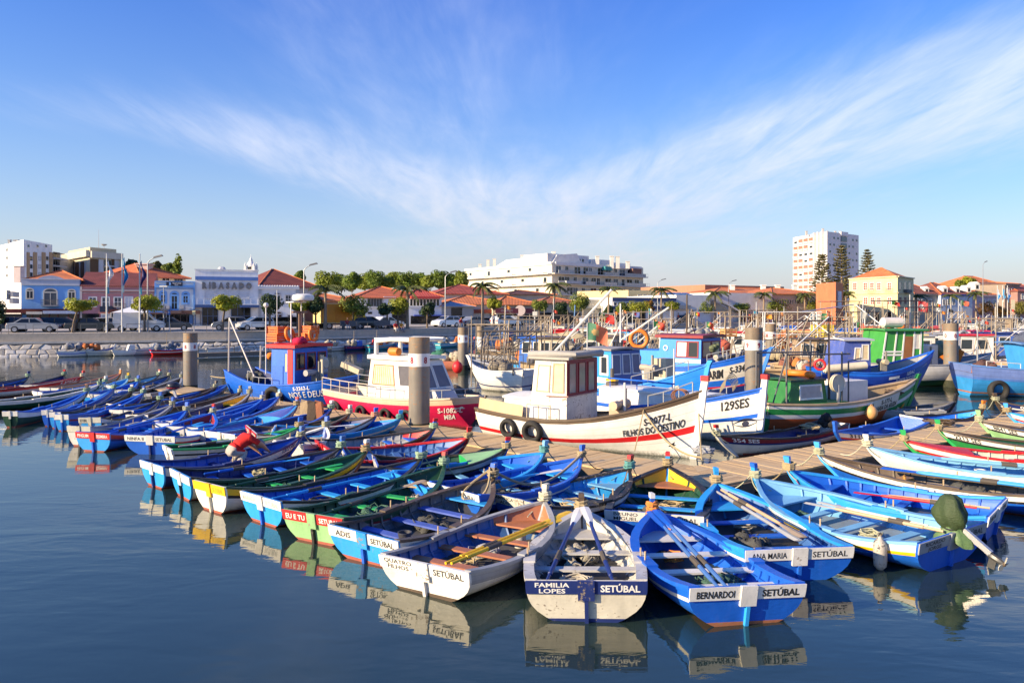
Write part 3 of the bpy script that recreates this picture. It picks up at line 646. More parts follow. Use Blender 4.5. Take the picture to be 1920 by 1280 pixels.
# -- white house with a scalloped parapet, and the maroon roof behind it
a,b=FL(484),FL(561); B,f,fl,q=building('townhouse','white two storey house with scalloped parapet beside RIBASADO',a,b,10,Z(537,126),(.74,.75,.76))
slabp(B,f,484,540,561,542,.02,.25,(.66,.66,.68),'cornice')
zt=Z(537,126)
for k in range(16):
    u=f.L*(k+.5)/16; mb=MB(); mb.lathe([(.24,0),(.26,.05),(.16,.16),(.05,.22)],8,f.p(u,zt,-.1)); child(B,mb,'scallop',wall((.72,.72,.74)))
for x in (485,555): slabp(B,f,x,541,x+5,609,.02,.14,(.42,.43,.45),'corner_pilaster')
for x in (495,516,536): win(B,f,x,554,x+9,567,(.48,.48,.5),GL,.2,1,1,arch=(x==516))
win(B,f,516,590,528,607,(.45,.45,.46),GLD,.2,1,1,arch=True); win(B,f,496,591,505,607,(.48,.48,.5),GL,.2,1); win(B,f,540,591,549,607,(.48,.48,.5),GL,.2,1)
a,b=PY(486,150).xy,PY(597,158).xy; B,f,fl,q=building('house','long house with a dark maroon hip roof behind the scalloped white house',a,b,18,Z(536,152),(.62,.58,.52)); hip(B,q,Z(537,152),Z(513,160)-Z(537,152)+1,tile_mat((.22,.05,.03)),.8)
# -- low red roofed market hall and neighbours along the street
def low(name,label,x0,x1,ye,yr,depth,col,rm,off=0,inset=.5,wins=()):
    a,b=FL(x0,off),FL(x1,off); Yc=(a.y+b.y)/2; B,f,fl,q=building(name,label,a,b,depth,Z(ye,Yc),col)
    hip(B,q,Z(ye,Yc),Z(yr,Yc+depth*.5)-Z(ye,Yc),rm,.7,inset=inset); return B,f,fl
B,f,fl=low('shed','low shed with a pale orange roof behind the dark tree and yellow truck',559,668,563,551,12,(.45,.25,.16),TILEO,1)
slabp(B,f,610,572,660,576,.1,.5,(.06,.16,.10),'green_awning'); slabp(B,f,562,578,665,608,.0,.1,(.16,.06,.04),'shopfront')
B,f,fl=low('market_hall','wide hall with a large red hip roof and glazed upper floor above white walls',668,800,558,538,20,(.74,.75,.77),TILE,0)
win(B,f,690,560,716,574,(.3,.3,.31),GL,.1,4,0); slabp(B,f,719,556,742,575,.02,.3,(.72,.73,.76),'white_panel')
slabp(B,f,668,575,765,577,.02,.4,(.62,.62,.63),'cornice'); slabp(B,f,668,578,682,608,0,.1,(.15,.11,.09),'shop_window'); win(B,f,690,585,697,588,(.1,.1,.1),GLD,.05,0); slabp(B,f,735,580,764,607,0,.1,GLD,'shop_window')
B,f,fl=low('restaurant','white and blue restaurant with rows of windows under a red roof and awning',766,828,556,541,10,(.72,.74,.78),tile_mat((.5,.08,.05)),-1)
slabp(B,f,768,556,822,560,.1,1.2,(.55,.06,.05),'awning')
for k in range(9): win(B,f,769+k*6.2,561,773.5+k*6.2,573,'W',GLD,.07,0)
slabp(B,f,765,574,828,577,.02,.3,(.66,.68,.72),'cornice'); slabp(B,f,775,590,830,592,.1,.7,(.08,.12,.5),'blue_awning'); slabp(B,f,770,592,826,607,.0,.1,GLD,'shop_window')
B,f,fl=low('garage','grey garage with a dark doorway under a pointed grey gable',828,888,574,565,9,(.34,.34,.35),flat((.30,.30,.32)),-1)
slabp(B,f,846,577,866,600,.02,.12,GLD,'doorway'); slabp(B,f,866.5,576,885,606,.02,.15,(.30,.31,.32),'roller_door'); 
B,f,fl=low('house','cream house with red hip roof behind the grey garage',818,950,551,534,18,(.66,.58,.44),tile_mat((.36,.07,.04)),22)
B,f,fl=low('warehouse','low hall with a bright orange roof left of the restaurant row',830,962,570,555,16,(.6,.56,.5),TILEO,3)
slabp(B,f,886,580,920,587,.1,.7,(.30,.07,.04),'awning'); win(B,f,890,588,918,595,'W',flat((.6,.66,.68)),.1,3); slabp(B,f,886,596,922,606,.0,.1,GLD,'shop_window')
B,f,fl=low('house','dark brown hipped roof rising before the white apartments',950,1040,552,544,14,(.5,.42,.34),tile_mat((.12,.045,.03)),26)
B,f,fl=low('restaurant','orange roofed restaurant row with maroon fascia signs',930,1010,571,556,12,(.52,.45,.36),TILEO,0)
sign(B,f,925,578,1000,587,(.18,.035,.045),[('RESTAURANTE',936,580.5,958,584,(.5,.42,.4),.0)],.9,name='fascia')
mb=MB(); u=f.s_(971); mb.lathe([(.1,0),(1.0,.0),(1.0,.1),(.1,.12)],16,f.p(u,f.pz(971,582),1.1),axis='y'); child(B,mb,'round_sign',flat((.55,.45,.42)))
slabp(B,f,926,589,1008,606,0,.1,GLD,'shop_window')
B,f,fl=low('restaurant','low tan restaurant with a faded orange roof beyond the palms',1010,1090,568,557,10,(.5,.43,.33),tile_mat((.40,.14,.06)),2)
slabp(B,f,1012,586,1088,606,0,.1,GLD,'shop_window')
a,b=FL(1080,4),FL(1150,4); B,f,fl,q=building('commercial_building','low cream building with flat roof between the trees',a,b,12,Z(561,150),(.62,.55,.40)); slabp(B,f,1082,573,1148,578,.02,.6,(.7,.62,.45),'canopy')
a,b=PY(1178,175).xy,PY(1229,178).xy; B,f,fl,q=building('commercial_building','small yellow cream block above the blue and white building',a,b,14,Z(544,176),(.66,.54,.28),skew=-6)
for x in (1196,1206,1215): win(B,f,x,553,x+5,557,'W',GLD,.1,0)
a,b=FL(1148,-1),FL(1268,-1); B,f,fl,q=building('commercial_building','long white building with a dark blue fascia and many windows',a,b,14,Z(558,152),(.75,.77,.80)); 
sign(B,f,1148,558,1267.5,565,(.045,.075,.19),[],.05,name='fascia')
for k in range(15): win(B,f,1151+k*7.8,567,1156.4+k*7.8,572.5,'W',GLB,.1,0)
slabp(B,f,1148,574,1268,580,.05,.3,(.045,.075,.19),'blue_band'); slabp(B,f,1150,582,1210,604,0,.1,GLD,'shop_window')
# -- white hall and long warehouse
a,b=FL(1268,0),FL(1332,0); B,f,fl,q=building('warehouse','white hall with a lean-to canopy and two small windows',a,b,20,Z(553,157),(.78,.76,.72)); slabp(B,f,1270,572,1293,579,.05,.5,(.55,.52,.42),'canopy')
win(B,f,1284,587,1290,590,'W',GLD,.05,0); win(B,f,1295,587,1301,590,'W',GLD,.05,0)
mb=MB(); 
for k in range(5):
    u=f.L*(.05+.17*k); mb.hexa([f.p(u,Z(553,157),-4),f.p(u+f.L*.13,Z(553,157),-4),f.p(u+f.L*.13,Z(553,157),-7),f.p(u,Z(553,157),-7),f.p(u,Z(552.3,157),-4),f.p(u+f.L*.13,Z(552.3,157),-4),f.p(u+f.L*.13,Z(547,157),-7),f.p(u,Z(547,157),-7)])
child(B,mb,'solar_panel',flat((.03,.05,.12),.2),kind='stuff')
a,b=FL(1332,2),FL(1448,2); B,f,fl,q=building('warehouse','long white warehouse wall with a curved white canopy in front',a,b,20,Z(549,163),(.80,.77,.70))
slabp(B,f,1332,581,1448,582.5,.02,.25,(.66,.62,.55),'ledge'); slabp(B,f,1398,587,1415,603,.02,.12,(.28,.02,.02),'red_door'); slabp(B,f,1421,587,1442,603,.02,.12,(.22,.02,.02),'red_door')
mb=MB(); u0=f.s_(1328); n=10; top=[(u0+ (f.s_(1372)-u0)*k/n, ZS+2.6+2.1*math.cos(k/n*math.pi*.5)) for k in range(n+1)]
mb.add([f.p(u,z,2.6) for u,z in top]+[f.p(u,z,.2) for u,z in top]+[f.p(u,z-.35,2.6) for u,z in top],[(k,k+1,n+2+k,n+1+k) for k in range(n)]+[(k,k+1,2*n+3+k,2*n+2+k) for k in range(n)]); child(B,mb,'curved_canopy',wall((.72,.70,.64)))
B,f,fl=low('warehouse','grey beige warehouse with vertical window slits and orange roof',1448,1548,551,540,18,(.48,.44,.34),TILEO,3)
for k in range(18): win(B,f,1462+k*4.6,562,1464.6+k*4.6,570,(.6,.58,.52),GLB,.05,0)
sign(B,f,1450,584,1520,587,(.3,.26,.2),[],.1,name='ledge')
a,b=PY(1322,190).xy,PY(1470,205).xy; B,f,fl,q=building('warehouse','long brown flat topped hall on the skyline behind the white warehouse',a,b,25,Z(535,195),(.42,.20,.12))
B,f,fl=low('warehouse','orange tiled roof with small white chimneys above the white warehouse',1340,1500,549,540,14,(.6,.5,.4),TILEO,14)
for px in (1373,1431,1458,1490): p=FL(px,18); chimney(B,p.x,p.y,Z(546,p.y),1.4,1.0)
a,b=FL(1330,-.0),FL(1332,-.0)
# -- brick block
a,b=PY(1567,150).xy,PY(1581,156).xy; B,f,fl,q=building('brick_building','windowless orange red brick block beside the cream villa',a,b,10,Z(529,151),(.60,.19,.085),left=(1530,160))
slabp(B,f,1570,546,1576,578,.02,.2,(.75,.76,.8),'white_panel'); 
# -- cream villa
cn=PY(1683,160); B,f,fl,q=building('villa','cream yellow two storey villa with red window shutters and orange hip roof',cn.xy,PY(1713,170).xy,19,Z(517.5,160),(.72,.60,.33),left=(1592,173))
hip(B,[q[3],q[0],q[1],q[2]],Z(518,160),Z(499,165)-Z(518,160),TILEO,-.6,inset=.5)
for x in (1600,1619.5,1632,1645,1664.5): 
    win(B,fl,x,530.5,x+6.5,543,'W',flat((.30,.07,.04)),.12,1,2)
for x in (1620,1633,1645,1665): win(B,fl,x,558,x+6.5,570,'W',flat((.30,.07,.04)),.12,1,2)
for x0,x1 in ((1628,1643),(1661,1675)): rail(B,fl,fl.s_(x0),fl.s_(x1),Z(548,165),1.0,.8,flat((.5,.42,.3)),n=8)
for x in (1685,1694.5,1703):
    win(B,f,x,529.5,x+5,542,(.6,.52,.36),GLB,.12,0,1); win(B,f,x,557,x+5,570,(.6,.52,.36),flat((.12,.05,.04)),.12,0,1)
for ff in (f,fl): slab(B,ff,0,ff.L,Z(549.5,160),Z(548,160),.02,.2,(.66,.56,.36),'string_course'); slab(B,ff,0,ff.L,Z(519,160),Z(517,160),.02,.3,(.72,.62,.4),'cornice')
slabp(B,f,1694,543,1703,549,.1,.8,(.12,.12,.12),'air_conditioner')
for x in (1640,1664): slabp(B,fl,x,584,x+8,603,.02,.12,GLD,'doorway')
# -- row of old houses at the right
def oldhouse(label,x0,x1,ye,yr,col,rm,off,trim=None,wins=(),dorm=()):
    a,b=FL(x0,off),FL(x1,off); Yc=(a.y+b.y)/2; B,f,fl,q=building('townhouse',label,a,b,14,Z(ye,Yc),col); hip(B,q,Z(ye,Yc),Z(yr,Yc+7)-Z(ye,Yc),rm,.5,inset=.35)
    if trim: slabp(B,f,x0,ye-.5,x1,ye+2.5,.02,.4,trim,'cornice')
    for x,y,w,h in wins: win(B,f,x,y,x+w,y+h,'W',GL,.13,1,2)
    for x,y,w,h in dorm:
        p=FL(x+w/2,off+1.2); zz=Z(y+h,p.y); hh=Z(y,p.y)-zz; ww=w*p.y/F; mb=MB(); mb.box((p.x,p.y+1.3,zz+hh/2),(ww,3.0,hh)); mb.add([(p.x-ww*.65,p.y-.3,zz+hh),(p.x+ww*.65,p.y-.3,zz+hh),(p.x,p.y-.3,zz+hh*1.5),(p.x-ww*.65,p.y+3,zz+hh),(p.x+ww*.65,p.y+3,zz+hh),(p.x,p.y+3,zz+hh*1.5)],[(0,1,2),(3,5,4),(0,2,5,3),(1,4,5,2)])
        child(B,mb,'dormer',wall('W')); mb=MB(); mb.box((p.x,p.y-.22,zz+hh*.5),(ww*.5,.06,hh*.7)); child(B,mb,'dormer_window',GLD)
oldhouse('old grey beige house with brown roof right of the cream villa',1714,1764,551,528,(.42,.36,.29),tile_mat((.24,.08,.05)),3,(.4,.36,.3),[(1718,561,5,10),(1729,561,5,10),(1741,562,5,10),(1753,562,5,10)],[(1733,541,8,9)])
oldhouse('pale blue house with dark blue cornice and two white dormers',1764,1823,552,530,(.60,.66,.74),tile_mat((.26,.08,.05)),2,(.04,.08,.35),[(1768,562,4,10),(1777,561,4,10),(1786,561,4,10),(1800,562,4,10),(1812,562,4,10)],[(1767,540,9,9),(1791,541,8,8),(1812,539,8,9)])
oldhouse('lilac pink house with an orange attic',1823,1872,553,541,(.48,.38,.44),TILEO,3,(.56,.48,.5),[(1843,562,4,10),(1853,562,4,10),(1862,562,4,10)],[(1827,533,9,10)])
oldhouse('tan house with a tall orange hip roof on the skyline at right',1826,1886,534,518,(.52,.36,.18),TILEO,24,None,[(1868,538,5,6)],[(1844,533,8,7)])
oldhouse('brown grey house with small gable at the far right',1884,1912,532,528,(.30,.23,.18),tile_mat((.2,.1,.07)),10,(.34,.28,.22),[(1888,541,4,8),(1897,541,4,8)])
oldhouse('dusty red house at the right edge of the street',1908,1975,546,532,(.36,.19,.16),tile_mat((.30,.08,.06)),8,None,[(1915,552,4,8),(1925,552,4,8)])
# -- stepped white apartments in the centre
cn=PY(1035,225); R=PY(1206,252); B,f,fl,q=building('apartment_building','large white stepped apartment block with rows of balconies in the centre',cn.xy,R.xy,70,Z(492,225),(.74,.66,.50),left=(872,265))
zt=Z(492,225); zs=[zt-3.2*k for k in range(7)]
for k,z in enumerate(zs[1:6]):
    for ff,m in ((f,(.66,.61,.52)),(fl,(.78,.75,.70))):
        slab(B,ff,-.4,ff.L+(.6+.9*k if ff is f else .2),z-.25,z,0,1.7,m,'balcony_slab')
    rail(B,f,f.L*.12,f.L+.6+.9*k,z,1.0,1.6,flat((.35,.36,.35)),n=34)
    for u0,u1 in ((.03,.14),(.31,.41),(.51,.65),(.74,.99)): slab(B,f,f.L*u0,f.L*u1,z+.02,z+.95,1.45,1.58,((.42,.44,.42),(.66,.60,.48),(.50,.47,.40))[k%3],'balcony_front')
    for u0,u1 in ((.05,.3),(.4,.62),(.7,.95)): slab(B,fl,fl.L*u0,fl.L*u1,z+.02,z+.9,1.4,1.58,(.74,.70,.62),'balcony_front')
    for j in range(11):
        u=f.L*(.05+.085*j)+((j*5+k*3)%4-1.5)*.35; w=f.L*(.05,.032,.062)[(j+k*2)%3]
        fb(B,f,u,u+w,z+.1,z+2.2,'W',GLD if (j*7+k*3)%4 else GLB,.1,1)
    for j in range(12):
        u=fl.L*(.06+.078*j); fb(B,fl,u,u+fl.L*.03,z+.5,z+2.0,'W',GL if (j+k)%3==0 else flat((.72,.68,.6)),.12,0)
for j,(u0,u1) in enumerate(((.15,.30),(.42,.5),(.66,.73))):
    slab(B,f,f.L*u0,f.L*u1,zs[5],zs[3]-.3,0,1.9,(.74,.71,.66),'bay')
    fb(B,Fac(Vector(f.p(f.L*u0,0,1.9)[:2]),Vector(f.p(f.L*u1,0,1.9)[:2])),f.L*(u1-u0)*.2,f.L*(u1-u0)*.8,zs[5]+1,zs[4]-.6,'W',GLB,.12,2)
slab(B,f,f.L*.03,f.L*.97,zt-.7,zt+.25,0,.4,(.76,.74,.70),'parapet'); slab(B,fl,0,fl.L,zt-.6,zt+.25,0,.3,(.8,.78,.74),'parapet')
def up(u0,u1,d0,d1,h,nm='attic'): 
    slab(B,f,f.L*u0,f.L*u1,zt,zt+h,-d1,-d0,(.76,.74,.70),nm)
up(.02,.45,3,14,3.0); up(.5,.75,4,16,2.2); up(.78,.98,5,14,1.6)
for j in range(6): fb(B,Fac(Vector(f.p(0,0,-3)[:2]),Vector(f.p(f.L,0,-3)[:2])),f.L*(.2+.035*j),f.L*(.22+.035*j),zt+1,zt+1.9,'W',GLD,.1,0)
mb=MB(); g=fl
mb.hexa([g.p(g.L*.3,zt,-14),g.p(g.L*.95,zt,-14),g.p(g.L*.95,zt,-2),g.p(g.L*.3,zt,-2),g.p(g.L*.4,zt+3.4,-12),g.p(g.L*.95,zt+3.4,-12),g.p(g.L*.95,zt+2.6,-4),g.p(g.L*.4,zt+2.6,-4)]); child(B,mb,'attic',wall('W'))
for px,py0 in ((979,479),(1011,486),(1038,473),(1062,478),(1071,480),(1082,484),(1120,481),(1147,481),(1158,482),(1177,491),(957,493),(927,486),(915,488),(900,496)):
    Yc=240+max(0,1035-px)*.35; p=PY(px,Yc); chimney(B,p.x,p.y,zt-1,Z(py0,Yc)-zt+1,1.1,(.74,.70,.62))
slabp(B,f,1052,527,1080,532,0,2.4,(.45,.47,.48),'glazed_veranda'); slabp(B,f,1128,500,1141,507,0,1.6,(.05,.28,.28),'green_awning'); slabp(B,f,1180,504,1196,514,0,1.6,(.22,.11,.08),'brown_awning')
# -- tower block
cn=PY(1551,300); B,f,fl,q=building('tower_block','tall white tower block rising behind the conifers at the right',cn.xy,PY(1610,315).xy,26,Z(434,300),(.70,.66,.64),left=(1487,325))
zt=Z(434,300); fh=(zt-ZS)/12.3
for k in range(12):
    z=zt-1.6-fh*(k+1)+fh*.35
    for j in range(4):
        u=fl.L*(.03+.155*j); mb=MB()
        if (k*5+j*3)%7==0 or (k==2 and j): fb(B,fl,u+.2,u+fl.L*.10,z+.6,z+1.5,'W',GL,.1,0)
        else:
            fb(B,fl,u,u+fl.L*.125,z,z+2.0,(.70,.60,.54),flat((.30,.16,.11)),.12,0,name='balcony',d=.3); slab(B,fl,u,u+fl.L*.125,z,z+.7,.05,.5,(.74,.68,.63),'balcony_front')
    for j,u in enumerate((.06,.18,.30,.66,.78,.90)):
        fb(B,f,f.L*u,f.L*(u+.055),z+.7,z+1.6,'W',GL if (j+k)%3 else flat((.6,.57,.56)),.08,0)
    slab(B,f,f.L*.42,f.L*.60,z,z+2.1,.0,.25,GLB,'stair_window')
for u in (.68,.78,.9): slab(B,fl,fl.L*u,fl.L*(u+.03),ZS,zt+.3,0,1.2,(.76,.73,.70),'fin')
slab(B,f,f.L*.4,f.L*.62,zt-1,zt+.6,-.3,.5,(.72,.69,.67),'parapet')
for px in (1512,1543,1551,1566,1575): Yc=312; p=PY(px,Yc); chimney(B,p.x,p.y,zt-.3,1.6 if px!=1543 else 2.6,.7,(.5,.47,.45))
for o in [o for o in C.objects if o.get('category')=='building']: pass
# ------------------------------------------------------------------ trees, palms, conifers
def leaf_mat(c,tr=.25):
    k=('leaf',c)
    if k in _m: return _m[k]
    m=bpy.data.materials.new("foliage"); m.use_nodes=True; t=m.node_tree; b=t.nodes["Principled BSDF"]; co=nn(t,'ShaderNodeTexCoord'); oi=nn(t,'ShaderNodeObjectInfo')
    n=nn(t,'ShaderNodeTexNoise',noise_dimensions='4D'); n.inputs['Scale'].default_value=1.3; n.inputs['Detail'].default_value=6; lk(t,co.outputs['Object'],n.inputs['Vector']); lk(t,mth(t,'MULTIPLY',oi.outputs['Random'],20.),n.inputs['W'])
    r=nn(t,'ShaderNodeMapRange'); lk(t,n.outputs[0],r.inputs[0]); r.inputs[1].default_value=.3; r.inputs[2].default_value=.7; r.inputs[3].default_value=.55; r.inputs[4].default_value=1.5
    col=mixc(t,1.,c,r.outputs[0],'MULTIPLY'); lk(t,col,b.inputs['Base Color']); b.inputs['Roughness'].default_value=.6
    tl=nn(t,'ShaderNodeBsdfTranslucent'); lk(t,mixc(t,1.,col,(1.2,1.1,.5),'MULTIPLY'),tl.inputs[0])
    mx=nn(t,'ShaderNodeMixShader'); mx.inputs[0].default_value=tr; lk(t,b.outputs[0],mx.inputs[1]); lk(t,tl.outputs[0],mx.inputs[2]); lk(t,mx.outputs[0],t.nodes['Material Output'].inputs[0])
    _m[k]=m; return m
BARK=paint((.16,.12,.085),.9,.3,.5); BARKL=paint((.30,.22,.15),.9,.3,.4)
LG=leaf_mat((.26,.28,.016)); LD=leaf_mat((.036,.070,.020)); LM=leaf_mat((.16,.20,.020)); LA=leaf_mat((.20,.10,.015)); LP=leaf_mat((.075,.10,.03))
def crown_mesh(rx,rz,n,leaf,seed,clumps=14,flatb=.5):
    r=random.Random(seed); mb=MB(); cl=[]
    for k in range(clumps):
        while True:
            p=Vector((r.uniform(-1,1),r.uniform(-1,1),r.uniform(-flatb,1)))
            if .35<p.length<1: break
        cl.append((Vector((p.x*rx*.72,p.y*rx*.72,p.z*rz*.72)),r.uniform(.32,.5)))
    cl.append((Vector((0,0,0)),.62))
    for k in range(n):
        c,s=cl[k%len(cl)]; d=Vector((r.gauss(0,1),r.gauss(0,1),r.gauss(0,1))).normalized(); q=c+Vector((d.x*rx*s,d.y*rx*s,d.z*rz*s))*r.uniform(.72,1.05)
        nv=(d+Vector((r.uniform(-.7,.7),r.uniform(-.7,.7),r.uniform(-.3,.9)))).normalized(); a=nv.orthogonal().normalized(); a=Matrix.Rotation(r.uniform(0,6.28),3,nv)@a; b=nv.cross(a)
        l=leaf*r.uniform(.6,1.3); mb.add([q-a*l-b*l*.1,q-b*l*.6,q+a*l,q+b*l*.6+nv*l*.2],[(0,1,2,3)])
    return mb
_cr={}
def tree(name,label,base,ht,cr,cz,mat,kind=0,leaf=.22,n=1500,group='street trees along the quay',trunk=True,lean=0.,cat='tree'):
    """base world point, ht total height, cr crown radius, cz crown half height"""
    T=thing(name,label,cat,base,0,group); hc=ht-cz
    key=(round(cz/cr,1),kind,mat.name,n,round(leaf/cr,2))
    if key not in _cr: _cr[key]=crown_mesh(1,cz/cr,n,leaf/cr,len(_cr)+5).mesh('crown',[mat])
    o=bpy.data.objects.new('crown',_cr[key]); C.objects.link(o); o.parent=T; o.location=(lean,0,hc); o.scale=(cr,cr,cr*(cz/cr)/(cz/cr)); o.rotation_euler=(0,0,(hash(label)%628)/100)
    if trunk:
        mb=MB(); mb.tube([(0,0,0),(lean*.3,0,hc*.4),(lean*.8,0,hc*.75),(lean,0,hc)],[.16,.13,.11,.07],7)
        for k in range(5):
            a=k*1.3; mb.tube([(lean*.75,0,hc*.72),(lean+cr*.45*math.cos(a),cr*.45*math.sin(a),hc+cz*.2)],[.07,.03],5)
        mb.build('trunk',BARK,T,40)
    return T
def QS(px,off):   # point on the street at a given image column, at distance off behind the quay edge
    best=None
    for k in range(-400,2600):
        s=k*.1; p,a=qpt(s,off); e=abs(CX+F*p.x/p.y-px)
        if best is None or e<best[0]: best=(e,p,a,s)
    return best[1],best[2],best[3]
_tab={}
def QSf(px,off):
    if off not in _tab:
        _tab[off]=[(CX+F*qpt(k*.5,off)[0].x/qpt(k*.5,off)[0].y,k*.5) for k in range(-90,520)]
    t=_tab[off]
    for (a,sa),(b,sb) in zip(t,t[1:]):
        if a<=px<b: s=lerp(sa,sb,(px-a)/(b-a)); p,an=qpt(s,off); return p,an,s
    p,an=qpt(t[-1][1],off); return p,an,t[-1][1]
def street_tree(px,pyc,rx,rz,mat,label,off=3.0,kind=0,lean=0.,name='street_tree',n=2600,leaf=.13):
    p,_,_=QSf(px,off); k=p.y/F; zt=Z(pyc-rz,p.y); tree(name,label,(p.x,p.y,ZS),zt-ZS,rx*k*1.12,rz*k*1.1,mat,kind,leaf,n,lean=lean)
ST=[(136,571,28,13,LG,'broad flat crowned street tree before the blue house',.6),(271,568,27,17,LG,'round street tree beside the third flagpole',0),(417,566,26,19,LG,'rounded street tree before the RIBASADO facade',.3),
 (506,571,24,22,LD,'dark leafy tree before the scalloped white house',0),(558,572,21,13,LG,'small bright tree right of the dark leafy tree',0),(592,573,17,19,LD,'dark tree left of the yellow truck',0),
 (662,574,28,22,LM,'wide green tree above the yellow truck cab',0),(746,572,20,19,LG,'bright green tree by the white and blue restaurant',0),(726,580,16,13,LD,'dark shrub tree behind the white wall',0),(801,580,16,14,LD,'small dark tree before the blue awning',0),
 (926,570,18,13,LG,'lollipop shaped tree with an orange cloth on its trunk',0),(1011,573,16,13,LM,'olive green tree left of the tallest palm',0),(1052,579,13,14,LD,'dark tree between two palms in the centre',0),(1084,568,21,22,LM,'tall rounded tree below the white apartments',0),
 (1142,583,11,14,LD,'dim narrow tree under the palm by the blue building',0),(1166,577,14,10,LM,'small tree at the left end of the blue and white building',0),(1196,575,21,16,LG,'spreading tree in front of the blue and white building',0),(1217,574,10,12,LA,'rust tinged small tree by the blue and white building',0),(1261,573,15,9,LG,'flat small tree left of the white hall',0),
 (1318,577,17,14,LM,'tufted green tree before the white warehouse corner',0),(1390,576,16,12,LM,'tree with hanging pale pods before the long white wall',0),(1455,574,24,13,LM,'broad tree before the slit windowed warehouse',0),(1537,570,21,17,LG,'leafy tree in front of the brick block',0),
 (1616,574,12,9,LG,'small tree under the cream villa windows',0),(1665,570,15,13,LG,'tree before the right corner of the cream villa',0)]
for px,py,rx,rz,m,lab,ln in ST: street_tree(px,py,rx,rz,m,lab,3.0 if px<1300 else 5,hash(lab)%3,ln)
for px,py,rx,rz,m,lab in ((1848,578,17,16,LA,'rusty autumn tree before the lilac house'),(1876,583,15,13,LA,'second autumn coloured tree behind the three flagpoles'),(1912,579,17,16,leaf_mat((.17,.16,.02)),'yellow green tree at the right edge'),(-4,585,14,26,LD,'dark tree cut by the left edge of the frame')):
    street_tree(px,py,rx,rz,m,lab,6)
# tree line on the low hill behind the roofs
rt=random.Random(8); k=0
HT=[(612,525,22,18),(640,527,20,15),(660,524,18,17),(684,526,17,14),(703,523,18,16),(724,527,16,12),(742,523,17,15),(762,525,17,14),(786,524,17,15),(806,526,15,12),(824,522,17,15),(845,524,16,14),(862,522,14,14),(560,515,10,9)]
SIDE=['first','second','third','fourth','fifth','sixth','seventh','eighth','ninth','tenth','eleventh','twelfth','thirteenth']
for i,(px,py,rx,rz) in enumerate(HT):
    Yd=230+rt.uniform(-15,20); b=PY(px,Yd,ZS); s=Yd/F
    lab=f'wooded skyline tree behind the red roofs, {SIDE[i]} from the left' if i<13 else 'lone round tree above the maroon roof beside a lamp'
    tree('hill_tree',lab,b,Z(py-rz,Yd)-ZS,rx*s*1.25,rz*s*1.3,leaf_mat((.13,.19,.014)) if i%3 else leaf_mat((.19,.23,.016)),i%3,.34,3000,group='trees on the wooded skyline',trunk=True)
for px,py,rx,rz,m,lab in ((243,497,14,13,LD,'dark green tree beside the beige block'),(292,499,13,11,leaf_mat((.10,.10,.03)),'olive tree on the hill left of the lamp head'),(316,502,15,9,LM,'pale green bush on the hill above the orange roof'),(1815,526,12,7,LG,'bright tree on the skyline left of the orange hip roof'),(1800,530,8,6,LM,'small tree on the skyline at the right'),(4,540,9,14,LD,'tree half hidden by the white apartments'),(866,520,9,12,LM,'tree touching the left end of the stepped apartments')):
    b=PY(px,215,ZS); s=215/F; tree('hill_tree',lab,b,Z(py-rz,215)-ZS,rx*s,rz*s*1.2,m,1,.5,900,group=None)
mb=MB(); p=PY(331,215,Z(516,215)); 
T=thing('cypress','pale green pointed cypress above the orange roof','tree',(p.x,p.y,ZS)); mb.tube([(0,0,0),(0,0,p.z-ZS+2)],.2,5); mb.build('trunk',BARK,T)
m2=crown_mesh(1.5,4.5,700,.5,3); m2.xf(Matrix.Translation((0,0,Z(506,215)-ZS))); m2.build('crown',LM,T)
# palms
def palm(px,pyc,cr,label,off=2.0,Y=None,bare=False,lean=0.):
    p=QSf(px,off)[0] if Y is None else PY(px,Y).xy; s=p.y/F; hc=Z(pyc,p.y)-ZS; r=random.Random(int(px)); T=thing('palm',label,'palm tree',(p.x,p.y,ZS),0,'palms along the quay')
    mb=MB(); mb.tube([(0,0,0),(lean*.4,0,hc*.4),(lean,0,hc)],[.24,.19,.16],8); mb.build('trunk',BARKL,T,40)
    R=cr*s*1.2
    mb=MB(); mb.tube([(lean,0,hc-.2),(lean,0,hc+R*.25)],[.24,.1],7); mb.build('crownshaft',LM,T)
    nf=13 if not bare else 9
    for k in range(nf):
        a=2*math.pi*k/nf+r.uniform(-.2,.2); el=r.uniform(.15,1.2) if k%3 else r.uniform(1.1,1.4); mb=MB(); pts=[]
        for i in range(8):
            t=i/7; d=R*1.15*t*math.cos(el*(1-t*.9)); z=R*(math.sin(el)*t*1.25-1.05*t*t)
            pts.append(Vector((lean+math.cos(a)*d+ R*.18*t*t,math.sin(a)*d,hc+z)))
        mb.tube(pts,[.05]*3+[.03]*5,3)
        sd=Vector((-math.sin(a),math.cos(a),0))
        for i in range(1,8):
            for h in (0,.5):
                q=pts[i] if h==0 or i==7 else (pts[i]+pts[i+1])/2; L=R*.34*(1-abs(i/7-.5)*.9)
                for sg in (1,-1):
                    e=q+sd*sg*L*.75+Vector((0,0,-L*.65))+(pts[i]-pts[i-1])*.5; w=(pts[i]-pts[i-1]).normalized()*.15*max(1,R/2)
                    mb.add([q-w,q+w,e],[(0,1,2)])
        mb.build('frond',LP if k%2 else leaf_mat((.10,.115,.03)),T)
